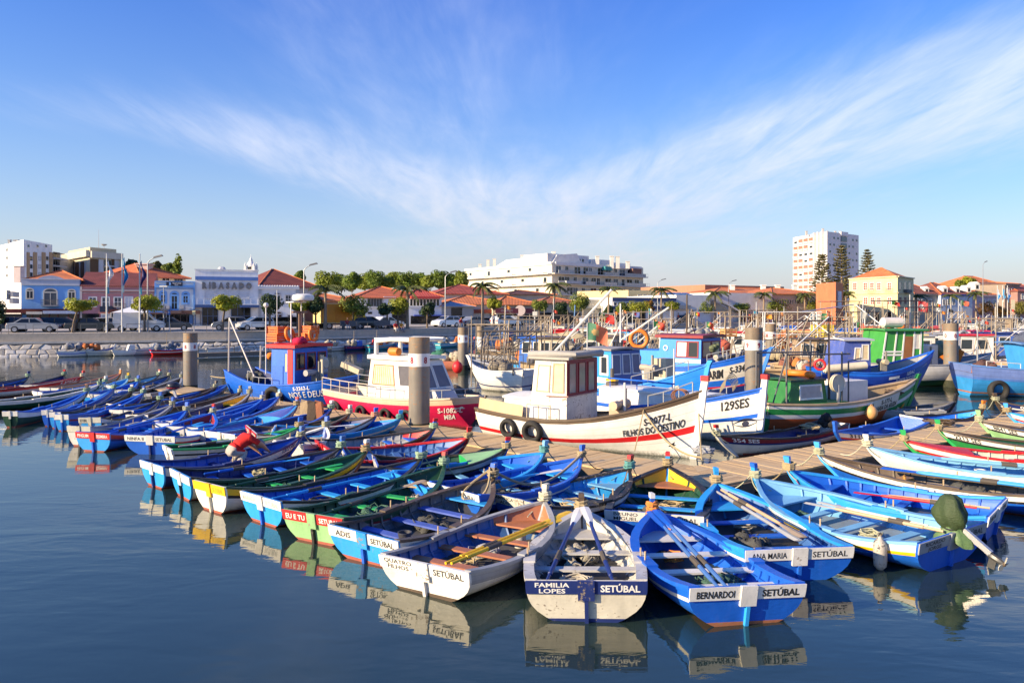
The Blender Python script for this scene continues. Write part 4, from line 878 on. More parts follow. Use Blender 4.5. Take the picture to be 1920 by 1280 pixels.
for px,py,cr,lab,ln in ((610,545,26,'bushy palm rising over the yellow truck',0),(764,545,24,'palm with a tall shaggy crown before the restaurant',0),(905,538,20,'thin palm with drooping fronds by the orange cloth tree',0),(1035,537,18,'windblown palm before the left corner of the stepped apartments',.5),(1141,543,15,'palm left of the blue and white building',0),
    (1240,546,18,'palm beside a street lamp near the blue and white building',0),(1341,552,17,'palm before the curved white canopy',0),(1432,553,14,'palm standing at the right end of the white wall',0),(1509,554,14,'palm between the warehouse and the brick block',0),(1586,552,14,'palm between brick block and cream villa',0),(1650,556,13,'windblown palm before the cream villa',.4),(1718,557,13,'palm right of the cream villa',0),(1783,556,12,'palm before the pale blue house',0),(1830,552,13,'palm at the left of the lilac house',0)):
    palm(px,py,cr,lab,2.2 if px<1300 else 4.2,lean=ln)
# tall tiered conifers
def araucaria(px,pyt,pyb,wpx,label,Y):
    b=PY(px,Y,ZS); s=Y/F; h=Z(pyt,Y)-ZS; R=wpx*s; T=thing('conifer',label,'conifer',b,0,'tall tiered conifers before the tower block'); r=random.Random(int(px))
    mb=MB(); mb.tube([(0,0,0),(0,0,h)],[.5,.06],7); mb.build('trunk',BARKL,T)
    mb=MB(); z=h*.12
    while z<h*.985:
        f=(1-(z/h))**.5; rr=R*1.5*max(.10,f)*r.uniform(.75,1.1); nb=6
        for k in range(nb):
            a=2*math.pi*k/nb+r.uniform(0,1); L=rr*r.uniform(.75,1.1); pts=[Vector((math.cos(a)*L*t,math.sin(a)*L*t,z+L*.30*t*t-L*.06*t)) for t in (0,.35,.7,1)]
            mb.tube(pts,[.09,.07,.05,.03],3)
            for i in range(30):
                t=r.uniform(.25,1.0); q=Vector((math.cos(a)*L*t,math.sin(a)*L*t,z+L*.30*t*t-L*.06*t)); l=.60*r.uniform(.6,1.3)
                u=Vector((r.uniform(-1,1),r.uniform(-1,1),r.uniform(-.2,.6))).normalized()*l; v=Vector((r.uniform(-1,1),r.uniform(-1,1),r.uniform(-.3,.5))).normalized()*l*.45
                mb.add([q-u*.3-v,q+u-v*.2,q+u+v*.2,q-u*.3+v],[(0,1,2,3)])
        z+=h*.036*r.uniform(.85,1.25)
    mb.build('branches',leaf_mat((.17,.15,.06)),T)
araucaria(1541,474,600,21,'left conifer of three, slightly lower, beside the brick block',235)
araucaria(1578,460,600,20,'middle and densest conifer of three before the tower block',235)
araucaria(1626,468,600,17,'right conifer of three, thin and open, behind the cream villa',245)
# ------------------------------------------------------------------ lamps, signs, poles, flags, railing
MET=paint((.33,.34,.36),.45,.2,0,metal=.3); METD=flat((.10,.10,.11),.5); METW=paint((.62,.62,.60),.4,.2,0)
def lamp(px,pyt,label,off=4.0,Y=None,arm=1):
    p=QSf(px,off)[0] if Y is None else PY(px,Y).xy; h=Z(pyt+6,p.y)-ZS; T=thing('street_lamp',label,'street lamp',(p.x,p.y,ZS),0,'street lamps along the quay')
    mb=MB(); mb.tube([(0,0,0),(0,0,h*.5),(0,0,h-.3),(.25*arm,0,h),(.85*arm,0,h+.35)],[.11,.085,.06,.05,.045],6); mb.build('pole',MET,T,40)
    mb=MB(); mb.hexa([(.7*arm,-.2,h+.26),(1.75*arm,-.16,h+.50),(1.75*arm,.16,h+.50),(.7*arm,.2,h+.26),(.75*arm,-.13,h+.44),(1.6*arm,-.1,h+.66),(1.6*arm,.1,h+.66),(.75*arm,.13,h+.44)]); mb.build('lamp_head',METD,T)
for px,py,lab in ((277,482,'lamp post rising over the orange roof at the left'),(570,496,'lamp post before the maroon roof'),(835,509,'lamp post before the tree line'),(1233,522,'lamp post beside a palm near the blue and white building'),(1366,524,'lamp post before the flat brown hall')): lamp(px,py,lab)
lamp(1843,488,'tallest lamp post at the right with a flat white head',1,arm=.6)
p=QSf(307,4.5)[0]; T=thing('street_lamp','low twin headed lamp before the karaoke house','street lamp',(p.x,p.y,ZS)); h=Z(538,p.y)-ZS
mb=MB(); mb.tube([(0,0,0),(0,0,h)],[.08,.05],6); mb.build('pole',MET,T); mb=MB(); mb.box((.0,0,h+.08),(.9,.25,.14)); mb.build('lamp_head',METW,T)
def road_sign(px,y0,y1,w,col,label,txt=None,off=4.2):
    p=QSf(px,off)[0]; T=thing('road_sign',label,'road sign',(p.x,p.y,ZS)); s=p.y/F; z0,z1=Z(y1,p.y)-ZS,Z(y0,p.y)-ZS; ww=w*s
    mb=MB(); mb.tube([(0,0,0),(0,0,z1)],.045,6); mb.build('pole',METW,T); mb=MB(); mb.b2((-ww/2,-.10,z0),(ww/2,-.06,z1)); mb.build('panel',flat(col),T)
    if txt: mb=MB(); put_text(mb,txt,lambda a,b:(-ww*.25+a,-.104,z0+(z1-z0)*.25+b),ww*.5,(z1-z0)*.5); mb.build('lettering',flat('W'),T)
road_sign(317.5,581,590,5,(.03,.16,.55),'blue parking sign on a pole','P'); road_sign(364,582,590,5.5,(.70,.62,.35),'cream and red sign on a pole before RIBASADO')
road_sign(1899,562,582,7,(.62,.55,.38),'tall cream information panel right of the three flagpoles',off=1.0); road_sign(1003,584,594,9,(.66,.66,.64),'white board on a pole before the restaurants')
def cloth(mb,w,h,fold,M,nx=10,ny=8,split=None,seed=0,taper=1.):
    r=random.Random(seed); ph=r.uniform(0,6)
    for j in range(ny):
        for i in range(nx):
            def q(a,b):
                u,v=a/nx,b/ny; return M@Vector((w*u,fold*math.sin(u*7+v*2.5+ph)*u+fold*.6*math.sin(v*9+ph)*u, -h*v*lerp(1,taper,u)-.28*w*u*u))
            mb.add([q(i,j),q(i+1,j),q(i+1,j+1),q(i,j+1)],[(0,1,2,3)],split(i/nx,j/ny) if split else 0)
def hang_flag(px,pyt,pyb,label,cols,off=.9,txt=None,fy0=None,fy1=None,w=1.15):
    p=QSf(px,off)[0]; T=thing('flagpole',label,'flagpole',(p.x,p.y,ZS)); h=Z(pyt,p.y)-ZS
    mb=MB(); mb.tube([(0,0,0),(0,0,h)],[.10,.06],7); mb.ball((0,0,h+.05),.1,6,4); mb.build('pole',METW,T,40)
    fl=tag(bpy.data.objects.new('flag',None),label.split(' with ')[1].replace('holding ','')+' hanging from the pole','flag'); 
    z1=Z(fy0,p.y); z0=Z(fy1,p.y); n=14; mb=MB(); r=random.Random(px)
    for i in range(n):
        for j in range(5):
            def q(a,b):
                v,u=a/n,b/5; sw=.10+.5*math.sin(math.pi*min(1,v*1.25))*u*w; return Vector((p.x+.1+sw*(.75+.35*math.sin(v*9+px)),p.y+.16*math.sin(u*8+v*5),z1-(z1-z0)*v-.4*u*(1-v)))
            c=0 if i<n*.38 else (1 if i<n*.72 else 2)
            if cols==2: c=(i//2+j)%3
            mb.add([q(i,j),q(i,j+1),q(i+1,j+1),q(i+1,j)],[(0,1,2,3)],c)
    return T,mb
def flagset(px,pyt,fy0,fy1,plab,flab,cols,off=.9):
    T,mb=hang_flag(px,pyt,0,plab+' with '+flab,1,off,None,fy0,fy1); o=mb.build('flag',[flat(c,.7) for c in cols]); tag(o,flab+' drooping from its pole','flag','banner flags on the quay')
for px,a,b,pl,fl_,cols in ((200,488,551,'left white flagpole at the quay edge','white and turquoise banner',((.7,.68,.7),(.62,.62,.68),(.03,.30,.42))),(229,482,548,'middle white flagpole at the quay edge','bright cyan banner',((.02,.38,.55),(.02,.22,.50),(.5,.62,.6))),(262,488,552,'right white flagpole at the quay edge','navy and aqua banner',((.03,.03,.14),(.06,.05,.18),(.10,.55,.55)))):
    flagset(px,478,a,b,pl,fl_,cols)
for px,a,b,pl,fl_,cols in ((1870,541,567,'left flagpole of three at the right','striped pale blue flag',((.5,.6,.75),(.1,.35,.7),(.6,.7,.8))),(1880,540,566,'middle flagpole of three at the right','blue and white flag',((.05,.35,.65),(.1,.4,.7),(.7,.72,.75))),(1889,541,567,'right flagpole of three at the right','deep blue flag',((.35,.3,.45),(.05,.2,.5),(.05,.3,.55)))):
    flagset(px,536,a,b,pl,fl_,cols,1.2)
# railing along the quay edge at the left
rl=thing('railing','low grey steel railing along the quay edge at the left','railing',(*qpt(0,.45)[0],ZS))
L0=Vector(rl.location)
for k in range(22):
    s=-6+k*2.2; a,_=qpt(s,.45); b,_=qpt(s+1.55,.45); mb=MB()
    for zz in (0,): mb.tube([(a.x-L0.x,a.y-L0.y,0),(a.x-L0.x,a.y-L0.y,.95),(b.x-L0.x,b.y-L0.y,.95),(b.x-L0.x,b.y-L0.y,0)],.035,5)
    mb.bar((a.x-L0.x,a.y-L0.y,.5),(b.x-L0.x,b.y-L0.y,.5),.03,.03); mb.build('rail_panel',METD,rl)
# tent, benches, bins
p=QSf(238,9.8)[0]; T=thing('gazebo','white market gazebo with a pointed roof behind the white van','gazebo',(p.x,p.y+3,ZS)); mb=MB(); w=2.3; mb.v=[(-w,-w,2.2),(w,-w,2.2),(w,w,2.2),(-w,w,2.2),(0,0,3.2)]; mb.f=[(0,1,4),(1,2,4),(2,3,4),(3,0,4)]; mb.m=[0]*4; mb.build('canopy',flat((.62,.64,.68)),T)
for a in (-w,w):
    for b in (-w,w): mb=MB(); mb.tube([(a,b,0),(a,b,2.2)],.05,5); mb.build('leg',METW,T)
for px,lab in ((656,'dark stone bench left of the dark wagon'),(718,'stone bench near two seated people')):
    p,a,_=QSf(px,1.6); T=thing('bench',lab,'bench',(p.x,p.y,ZS),a,'benches on the quay'); mb=MB(); mb.box((0,0,.55),(2.4,.7,.22)); mb.build('seat',flat((.12,.12,.12)),T); mb=MB(); mb.box((0,.3,.9),(2.4,.1,.5)); mb.build('backrest',flat((.12,.12,.12)),T)
    for x in (-.9,.9): mb=MB(); mb.box((x,0,.22),(.2,.6,.44)); mb.build('leg',flat((.1,.1,.1)),T)
# ------------------------------------------------------------------ vehicles
CARP={}
def carpaint(c):
    k=('car',c)
    if k in _m: return _m[k]
    m=bpy.data.materials.new("car_paint"); m.use_nodes=True; b=m.node_tree.nodes["Principled BSDF"]; b.inputs['Base Color'].default_value=(*c,1); b.inputs['Roughness'].default_value=.28; b.inputs['Metallic'].default_value=.15; b.inputs['Coat Weight'].default_value=.6
    _m[k]=m; return m
TYRE=flat((.018,.018,.02),.8); RIM=paint((.5,.5,.52),.35,.1,0,metal=.6)
PROF=dict(
 sedan=([(-2.2,.35),(-2.25,.62),(-2.15,.92),(-1.55,1.0),(-.95,1.42),(.25,1.44),(1.0,.98),(1.95,.85),(2.2,.62),(2.22,.35)],[(-1.42,1.0),(-.9,1.36),(.2,1.38),(.86,.98)]),
 hatch=([(-1.85,.35),(-1.92,.7),(-1.85,1.0),(-1.55,1.46),(.1,1.5),(.95,1.02),(1.65,.88),(1.85,.62),(1.87,.35)],[(-1.72,1.02),(-1.48,1.4),(.05,1.43),(.82,1.02)]),
 wagon=([(-2.3,.35),(-2.35,.7),(-2.28,1.0),(-1.95,1.44),(.15,1.48),(1.0,1.0),(1.95,.88),(2.22,.62),(2.25,.35)],[(-2.12,1.02),(-1.88,1.38),(.1,1.41),(.86,1.0)]),
 van=([(-2.4,.4),(-2.45,1.0),(-2.4,1.95),(.75,2.0),(1.55,1.25),(2.3,1.05),(2.45,.7),(2.45,.4)],[(.05,1.2),(.1,1.85),(.7,1.88),(1.38,1.22)]))
def car(px,kind,col,label,off=4.9,side=1,lane=None,cat='car',sc=1.12,grp='cars parked along the quay street'):
    p,a,_=QSf(px,off); T=thing('parked_car' if cat=='car' else cat,label,cat,(p.x,p.y,ZS+.004),a,grp); T.scale=(sc*side,sc,sc)
    prof,wn=PROF[kind]; w=.86 if kind!='van' else .95; mb=MB(); n=len(prof)
    rows=[]
    for y,f in ((-w,.93),(-w*.97,1.0),(w*.97,1.0),(w,.93)):
        rows.append([(x*(1 if f==1 else .985),(y if z<1.05 else y*(1-.28*(z-1.05) if kind!='van' else 1)),z if f==1 else .35+(z-.35)*.97) for x,z in prof])
    mb.grid(rows); mb.face(list(range(n))[::-1]); mb.face([3*n+i for i in range(n)])
    mb.build('body',carpaint(col),T,30)
    for sg in (-1,1):
        mb=MB(); m=len(wn); vs=[]
        for x,z in wn: vs.append((x,sg*(w*(1-.28*max(0,z-1.05) if kind!='van' else 1)+.012),z-.02))
        mb.add(vs,[tuple(range(m))]); mb.build('side_window',GLD,T)
        mb=MB(); xm=(wn[1][0]+wn[2][0])/2+.1; mb.b2((xm-.04,sg*(w+.014),1.0),(xm+.04,sg*(w*.9-.0),1.36)); 
        if kind!='van': mb.build('door_pillar',carpaint(col),T)
        for x in (prof[0][0]+.72,prof[-1][0]-.78):
            mb=MB(); mb.lathe([(.1,-.1),(.31,-.1),(.33,-.06),(.33,.06),(.31,.1),(.1,.1)],14,(x,sg*(w-.08),.33),axis='y'); wh=mb.build('wheel',TYRE,T); mb=MB(); mb.lathe([(.05,sg*.105),(.2,sg*.105),(.2,sg*.08)],10,(x,sg*(w-.08),.33),axis='y'); mb.build('rim',RIM,wh)
    mb=MB(); q=prof; i=4 if kind in('sedan',) else (4 if kind!='van' else 3)
    a_,b_=(prof[5],prof[6]) if kind=='sedan' else ((prof[4],prof[5]) if kind!='van' else (prof[3],prof[4]))
    def lp(t): return (lerp(a_[0],b_[0],t)+.02,lerp(a_[1],b_[1],t)+.015)
    (x0,z0),(x1,z1)=lp(.08),lp(.92); mb.add([(x0,-w*.78,z0),(x0,w*.78,z0),(x1,w*.86,z1),(x1,-w*.86,z1)],[(0,1,2,3)]); mb.build('windscreen',GLD,T)
    for sg in (-1,1):
        mb=MB(); mb.box((prof[-2][0]-.06,sg*w*.72,prof[-2][1]+.05),(.16,.34,.16)); mb.build('headlight',flat((.7,.7,.68),.2),T)
        mb=MB(); mb.box((prof[1][0]+.06,sg*w*.78,prof[1][1]+.12),(.14,.26,.2)); mb.build('tail_light',flat((.35,.01,.01),.3),T)
    return T
SIL=(.36,.36,.36); BLK=(.012,.013,.018); NVY=(.012,.016,.035); WH=(.75,.75,.73); GRY=(.22,.23,.24)
for a in ((17,'hatch',NVY,'navy hatchback cut by the left edge',7.3,-1),(64,'sedan',SIL,'silver saloon parked second from the left'),(122,'wagon',BLK,'black estate car behind the flat crowned tree',7.3,1),(170,'sedan',BLK,'black saloon left of the first flagpole'),(221,'wagon',SIL,'silver estate car between two flagpoles',7.6),(318,'sedan',NVY,'dark blue saloon right of the white van',7.6),(430,'hatch',GRY,'dark grey car half hidden by the RIBASADO tree',8.0,-1),(478,'hatch',WH,'small white hatchback before the dark leafy tree',4.9,-1),(512,'sedan',(.20,.19,.17),'brownish saloon behind the white hatchback',7.5),(548,'wagon',BLK,'black estate car behind the radar mast',7.5),
  (692,'wagon',(.05,.055,.05),'dark green estate car right of the yellow truck'),(724,'sedan',WH,'white saloon beside the stone bench',7.0),(836,'hatch',WH,'white hatchback before the grey garage',4.9,-1),(866,'wagon',SIL,'silver people carrier before the grey garage door',7.5),(890,'sedan',GRY,'grey saloon under the maroon awning'),(948,'wagon',(.62,.62,.6),'white estate car before the restaurant row'),(978,'hatch',GRY,'grey hatchback right of the white estate car',7.6),(1104,'sedan',SIL,'silver saloon between the masts in the centre'),(1283,'hatch',BLK,'black hatchback before the white hall'),(1305,'sedan',(.06,.01,.012),'dark maroon saloon before the white hall',7.5),(1408,'sedan',BLK,'black saloon before the red doors'),(1876,'hatch',WH,'white hatchback under the three flagpoles',7),(1897,'sedan',WH,'white saloon at the right end of the street',7)): car(*a)
car(262,'van',(.72,.70,.68),'white delivery van behind the flagpoles',5.2,1,None,'van',1.1,None)
# yellow truck
p,a,_=QSf(636,5.2); T=thing('truck','yellow and orange box truck parked beside a palm','truck',(p.x,p.y,ZS),a); T.scale=(1.18,1.18,1.1)
mb=MB(); mb.b2((-2.6,-1.05,.75),(1.15,1.05,3.0)); mb.build('cargo_box',paint((.72,.27,.01),.4,.1,0),T)
mb=MB()
for x in (-2.62,1.1): mb.b2((x,-1.08,.74),(x+.07,1.08,3.02))
for z in (.72,2.97): mb.b2((-2.6,-1.075,z),(1.15,1.075,z+.07))
mb.build('box_trim',paint((.8,.62,.25),.4,.1,0),T)
mb=MB(); mb.b2((-.9,-1.075,1.0),(.2,-1.055,2.75)); mb.build('side_door',paint((.66,.23,.01),.4,.1,0),T)
mb=MB(); pr=[(1.2,.6),(1.2,2.85),(1.5,2.9),(2.2,2.3),(2.75,1.55),(2.95,1.2),(2.98,.6)]; n=len(pr); mb.grid([[(x,y,z) for x,z in pr] for y in (-1,1)]); mb.face(range(n)); mb.face([n+i for i in range(n)]); mb.face((0,n-1,2*n-1,n)); mb.build('cab',paint((.80,.55,.01),.35,.1,0),T)
for s in (-1,1):
    mb=MB(); mb.add([(1.6,s*1.012,1.45),(1.6,s*1.012,2.15),(2.05,s*1.012,2.15),(2.5,s*1.012,1.45)],[(0,1,2,3)]); mb.build('side_window',GLD,T)
    for x in (-1.6,2.2): mb=MB(); mb.lathe([(.1,-.13),(.42,-.13),(.42,.13),(.1,.13)],14,(x,s*.9,.42),axis='y'); wh=mb.build('wheel',TYRE,T); mb=MB(); mb.lathe([(.05,s*.135),(.25,s*.135),(.25,s*.1)],10,(x,s*.9,.42),axis='y'); mb.build('rim',RIM,wh)
mb=MB(); mb.add([(2.24,-.9,2.26),(2.24,.9,2.26),(2.76,.95,1.58),(2.76,-.95,1.58)],[(0,1,2,3)]); mb.build('windscreen',GLD,T)
# ------------------------------------------------------------------ rowing boats
def hullfn(L,wt,wm,hs,hm,hb,zk,rake,tm=.42,pb=2.3,st=.12,fl=.0,plo=3.2,phi=1.7):
    def b(t):
        if t<tm: return lerp(wt,wm,math.sin(math.pi/2*t/tm))
        s=(t-tm)/(1-tm); return max(.035,wm*(1-s**pb))
    def zg(t):
        tl=.36
        return hm+(hs-hm)*(1-t/tl)**2 if t<tl else hm+(hb-hm)*((t-tl)/(1-tl))**1.9
    def kz(t): return zk*(1-.6*max(0,(t-.7)/.3)**3)
    def Q(t,u,side,ins=0.):
        p=lerp(plo,phi,max(0,(t-.3)/.7)); y=b(t)*(1-u**p)**.85*(1-fl*u*max(0,t-.4)); z=lerp(zg(t),kz(t),u)
        x=t*L-rake*(u**1.25)*max(0,(t-.5)/.5)**2-st*(z/hs)*max(0,1-t/.2)
        return (x,side*max(0,y-ins),z)
    Q.b=b; Q.zg=zg; Q.kz=kz; Q.L=L
    return Q
TS=[0,.06,.13,.21,.3,.4,.5,.6,.69,.77,.84,.9,.95,.985,1]
def hull_mesh(Q,us,matf,TSx=TS):
    mb=MB()
    for side in (1,-1):
        rows=[[Q(t,u,side) for u in us] for t in TSx]
        mb.grid(rows,matf=lambda i,j:matf(i,j,rows))
    mb.uv=[(t,u) for side in (1,-1) for t in TSx for u in us]
    return mb
def u_at(Q,t,z):
    g=Q.zg(t); return min(.97,max(0,(g-z)/(g-Q.kz(t))))
NROW=0
def rb(stern,bow,W,label,band,stripe,main,inn,gun,tlow,board,tl,tr,tcol,post,tip,rope,hb=.74,hs=.58,hm=.42,thw=(.2,.42,.62),thc=None,
       ribs=False,reg=None,foredeck=None,skeg=None,boot='P',wear=.45,seatc=None,gw=.085,ph=.34,ropes=True,bowin=None,detail=2,bold=.02,brk=None,floorc=None,innw=None,drop=True,pads=True):
    global NROW; NROW+=1
    S=P(*stern,0); B=P(*bow,hb); d=Vector((B.x-S.x,B.y-S.y)); L=d.length; rz=math.atan2(d.y,d.x)
    if W>10:      # given as a width in the photograph: find the real width
        n_=Vector((-d.y,d.x)).normalized(); f_=lambda w:[CX+F*(S.x+k*n_.x*w/2)/(S.y+k*n_.y*w/2) for k in (1,-1)]; lo,hi=.3,3.2
        for _ in range(40):
            m_=(lo+hi)/2; a_,b_=f_(m_); lo,hi=(m_,hi) if abs(a_-b_)<W else (lo,m_)
        W=min(lo,L*.52)
    wt=W/2; wm=W/2*1.13
    Q=hullfn(L,wt,wm,hs,hm,hb,-.14,.16*L,pb=2.35,st=.10)
    T=thing('rowing_boat',label,'rowing boat',(S.x,S.y,0),rz,'rowing boats moored along the pontoon')
    rnd=random.Random(NROW); T.rotation_euler=(rnd.uniform(-.03,.03),rnd.uniform(-.008,.008),rz)
    # hull with its painted strakes
    ub,us_=.24,.33
    us=[0,.05,ub,us_,.5,.62,.74,.85,.93,1.0]
    def mf(i,j,rows):
        z=(rows[i][j][2]+rows[i][j+1][2])/2
        if j<=1: return 0
        if j==2: return 1
        return 3 if z<.035 and boot else 2
    hull_mesh(Q,us,mf).build('hull',[paint(band,wear=wear,hull=True),paint(stripe,wear=wear,hull=True),paint(main,wear=wear,hull=True),paint(boot or main,.6,.5)],T,50)
    # inner lining down to the bottom boards
    fz=.085; mb=MB()
    for side in (1,-1):
        rows=[]
        for t in TS:
            r=[]; uf=u_at(Q,t,fz)
            tt=min(t,.985)
            for k in range(5): 
                x,y,z=Q(tt,uf*k/4,side,.035); r.append((x+.03*(1-t),y,z))
            rows.append(r)
        mb.grid(rows,matf=lambda i,j:1 if (bowin and TS[i]>=.75 and j<2) else 0)
    im=paint(inn,.5,innw if innw is not None else wear)
    mb.build('inner_lining',[im,paint(bowin or inn,.5,wear)],T,50)
    mb=MB(); fl=[]
    for t in TS:
        tt=min(t,.985); x,y,_=Q(tt,u_at(Q,t,fz),1,.035); fl.append([(x,max(.005,y+.01),fz),(x,-max(.005,y+.01),fz)])
    mb.grid(fl); mb.build('bottom_boards',paint(floorc or (.085,.085,.09),.6,.5),T)
    # gunwales
    gm=paint(gun,.5,wear+.1)
    for side in (1,-1):
        mb=MB(); rows=[]
        for t in TS:
            x,y,z=Q(t,0,side); yo=abs(y)+.022; yi=max(.0,abs(y)-gw*(1 if t<.93 else .7))
            xx=x+(.02 if t==1 else 0)
            rows.append([(xx,side*yi,z-.035),(xx,side*yo,z-.035),(xx,side*yo,z+.018),(xx,side*yi,z+.018),(xx,side*yi,z-.035)])
        mb.grid(rows); k=len(TS); o=0
        mb.face((0,1,2,3)); mb.face([(k-1)*5+q for q in (3,2,1,0)])
        mb.build('gunwale',gm,T)
        if pads:
            for t0 in ((.34,.47),):
                mb=MB(); rows=[]
                for t in (t0[0],(t0[0]+t0[1])/2,t0[1]):
                    x,y,z=Q(t,0,side); yo=abs(y)+.03; yi=abs(y)-gw-.02
                    e=.06 if t!=t0[0] and t!=t0[1] else .05
                    rows.append([(x,side*yi,z+.015),(x,side*yo,z+.015),(x,side*yo,z+e),(x,side*yi,z+e),(x,side*yi,z+.015)])
                mb.grid(rows); mb.face((0,1,2,3)); mb.face([10+q for q in (3,2,1,0)]); mb.build('oarlock_pad',gm,T)
                x,y,z=Q(sum(t0)/2,0,side); mb=MB(); mb.tube([(x,side*(abs(y)-.04),z+.0),(x,side*(abs(y)-.04),z+.2)],.016,5); mb.build('thole_pin',paint('T',.6,.2),T)
    # transom, name board, lettering, rudder bracket, skeg
    def tp(y,z,o): return (-.10*(z/hs)-o, y, z)
    def trans(u0,u1,o0,o1,mat,name,grow=0.):
        mb=MB(); uu=[lerp(u0,u1,k/8) for k in range(9)]
        pr=[]
        for u in uu:
            _,y,z=Q(0,u,1); pr.append((y+grow,z))
        n=9
        for o in (o0,o1):
            for y,z in pr: mb.v.append(tp(y,z,o))
            for y,z in pr: mb.v.append(tp(-y,z,o))
        for k in range(8):
            mb.face((k,k+1,n+k+1,n+k)); q=2*n; mb.face((q+k,q+n+k,q+n+k+1,q+k+1))
            mb.face((k,q+k,q+k+1,k+1)); mb.face((n+k,n+k+1,q+n+k+1,q+n+k))
        mb.face((0,n,3*n,2*n)); mb.face((n-1,3*n-1,4*n-1,2*n-1))
        return mb.build(name,mat,T)
    hbd=.20 if hs>.5 else .16; ubd=hbd/(hs+.14)
    trans(.0,.985,-.01,.035,paint(tlow,.45,wear,.2),'transom',.012)
    bo=trans(.0,ubd,.036,.058,paint(board,.5,wear*.8),'name_board',.018)
    if boot:
        uu=u_at(Q,0,.05); trans(uu,.99,.0351,.042,paint(boot,.6,.6),'boot_top',.013)
    bc=brk or board
    mb=MB(); a=tp(0,hs-.02,.0); 
    mb.hexa([tp(s*.14*W*.5,z,o) for z in (hs-.30,hs+.012) for s,o in ((1,.03),(1,.085),(-1,.085),(-1,.03))])
    mb.build('rudder_bracket',paint(bc,.55,min(1,wear+.25)),T)
    mb=MB(); mb.hexa([tp(s*.028,z,o) for z in (-.25,hs-.305) for s,o in ((1,.03),(1,.10),(-1,.10),(-1,.03))]); mb.build('skeg',paint(skeg or main,.55,wear),T)
    if tl or tr:
        for s,txt in ((1,tl),(-1,tr)):
            if not txt: continue
            mb=MB()
            lines=txt.split('|'); bold_=bold if len(lines)==1 else min(bold,.022); wd=W*.5*.66 if len(txt)>4 else W*.3; hh=(.105 if len(lines)==1 else .070)
            for li,ln in enumerate(lines):
                asp=text_geo(ln,bold_)[2]; w=min(wd,hh*asp*(1.25 if len(lines)==1 else 1.5)); yc=s*W*.285; z0=hs-(.022 if len(lines)>1 else .055)-hh-(li*(hh+.022))
                put_text(mb,ln,lambda p,q,w=w,yc=yc,z0=z0:tp(yc+w/2-p,z0+q,.0605),w,hh,bold_)
            mb.build('lettering',flat(tcol,.6),bo)
    # thwarts, bow seat, ribs
    tm_=paint(thc or inn,.5,wear)
    for t in thw:
        zz=Q.zg(t)-.17; mb=MB(); p=[]
        for tt in (t-.10/L*1.0,t+.10/L*1.0):
            x,y,_=Q(tt,u_at(Q,tt,zz),1,.03); p.append((x,y))
        (x0,y0),(x1,y1)=p
        mb.hexa([(x0,-y0,zz-.035),(x1,-y1,zz-.035),(x1,y1,zz-.035),(x0,y0,zz-.035),(x0,-y0,zz),(x1,-y1,zz),(x1,y1,zz),(x0,y0,zz)]); mb.build('thwart',tm_,T)
    if foredeck is None:
        mb=MB(); zz=Q.zg(.8)-.17; rows=[]
        for t in (.77,.83,.89,.94,.97):
            x,y,_=Q(t,u_at(Q,t,zz),1,.03); rows.append([(x,y,zz),(x,-y,zz),(x,-y,zz-.035),(x,y,zz-.035)])
        mb.grid(rows); mb.face((3,2,1,0)); mb.build('bow_seat',paint(seatc or thc or inn,.5,wear),T)
    else:
        mb=MB(); rows=[]
        for t in (.66,.72,.78,.84,.9,.95,.99):
            x,y,z=Q(t,0,1,.05); y=max(.01,y); rows.append([(x,y,z+.0),(x,y*.5,z+.035),(x,0,z+.045),(x,-y*.5,z+.035),(x,-y,z+.0)])
        mb.grid(rows); x,y,z=Q(.66,0,1,.05); zf=.1
        mb.add([(x,y,z),(x,y*.5,z+.035),(x,0,z+.045),(x,-y*.5,z+.035),(x,-y,z),(x,-y*.7,zf+.1),(x,y*.7,zf+.1)],[(0,1,2,3,4,5,6)],1)
        mb.build('foredeck',[paint(foredeck[0],.5,wear),paint(foredeck[1],.5,wear)],T)
    if ribs:
        rm=paint(inn,.55,wear)
        for t in (.10,.17,.255,.33,.40,.47,.54,.61,.68,.75,.83):
            for side in (1,-1):
                mb=MB(); uf=u_at(Q,t,fz); rows=[]
                for k in range(5):
                    u=uf*(.10+.9*k/4); x,y,z=Q(t,u,side,.03); yi=max(.0,abs(y)-.045)
                    rows.append([(x-.022,side*abs(y),z),(x-.022,side*yi,z),(x+.022,side*yi,z),(x+.022,side*abs(y),z)])
                mb.grid(rows); mb.build('rib',rm,T)
        for side in (1,-1):
            mb=MB(); rows=[]
            for t in TS[1:-4]:
                zz=Q.zg(t)-.205; x,y,_=Q(t,u_at(Q,t,zz),side,.03); y=abs(y); rows.append([(x,side*y,zz),(x,side*(y-.05),zz),(x,side*(y-.05),zz-.05),(x,side*y,zz-.05)])
            mb.grid(rows); mb.build('riser',rm,T)
    # stem with its raised head
    prof=[Q(1,u,1) for u in (.95,.7,.45,.2,0)]; pts=[(p[0]+.015,p[2]) for p in prof]; top=pts[-1]
    lean=.06; pts.append((top[0]+.02+lean*.4,top[1]+ph*.72)); 
    def stem(pts,w,d,name,m):
        mb=MB(); rows=[]
        for x,z in pts: rows.append([(x-d*.45,w/2,z),(x+d*.55,w/2*.7,z),(x+d*.55,-w/2*.7,z),(x-d*.45,-w/2,z),(x-d*.45,w/2,z)])
        mb.grid(rows); n=len(pts); mb.face((3,2,1,0)); mb.face([(n-1)*5+q for q in range(4)]); return mb.build(name,m,T)
    wd=rnd.uniform(.085,.12)
    stem(pts,wd,.12,'stem_post',paint(post,.5,wear))
    e=pts[-1]; stem([e,(e[0]+.015,e[1]+ph*.28)],wd*1.06,.15,'stem_head',paint(tip,.5,wear))
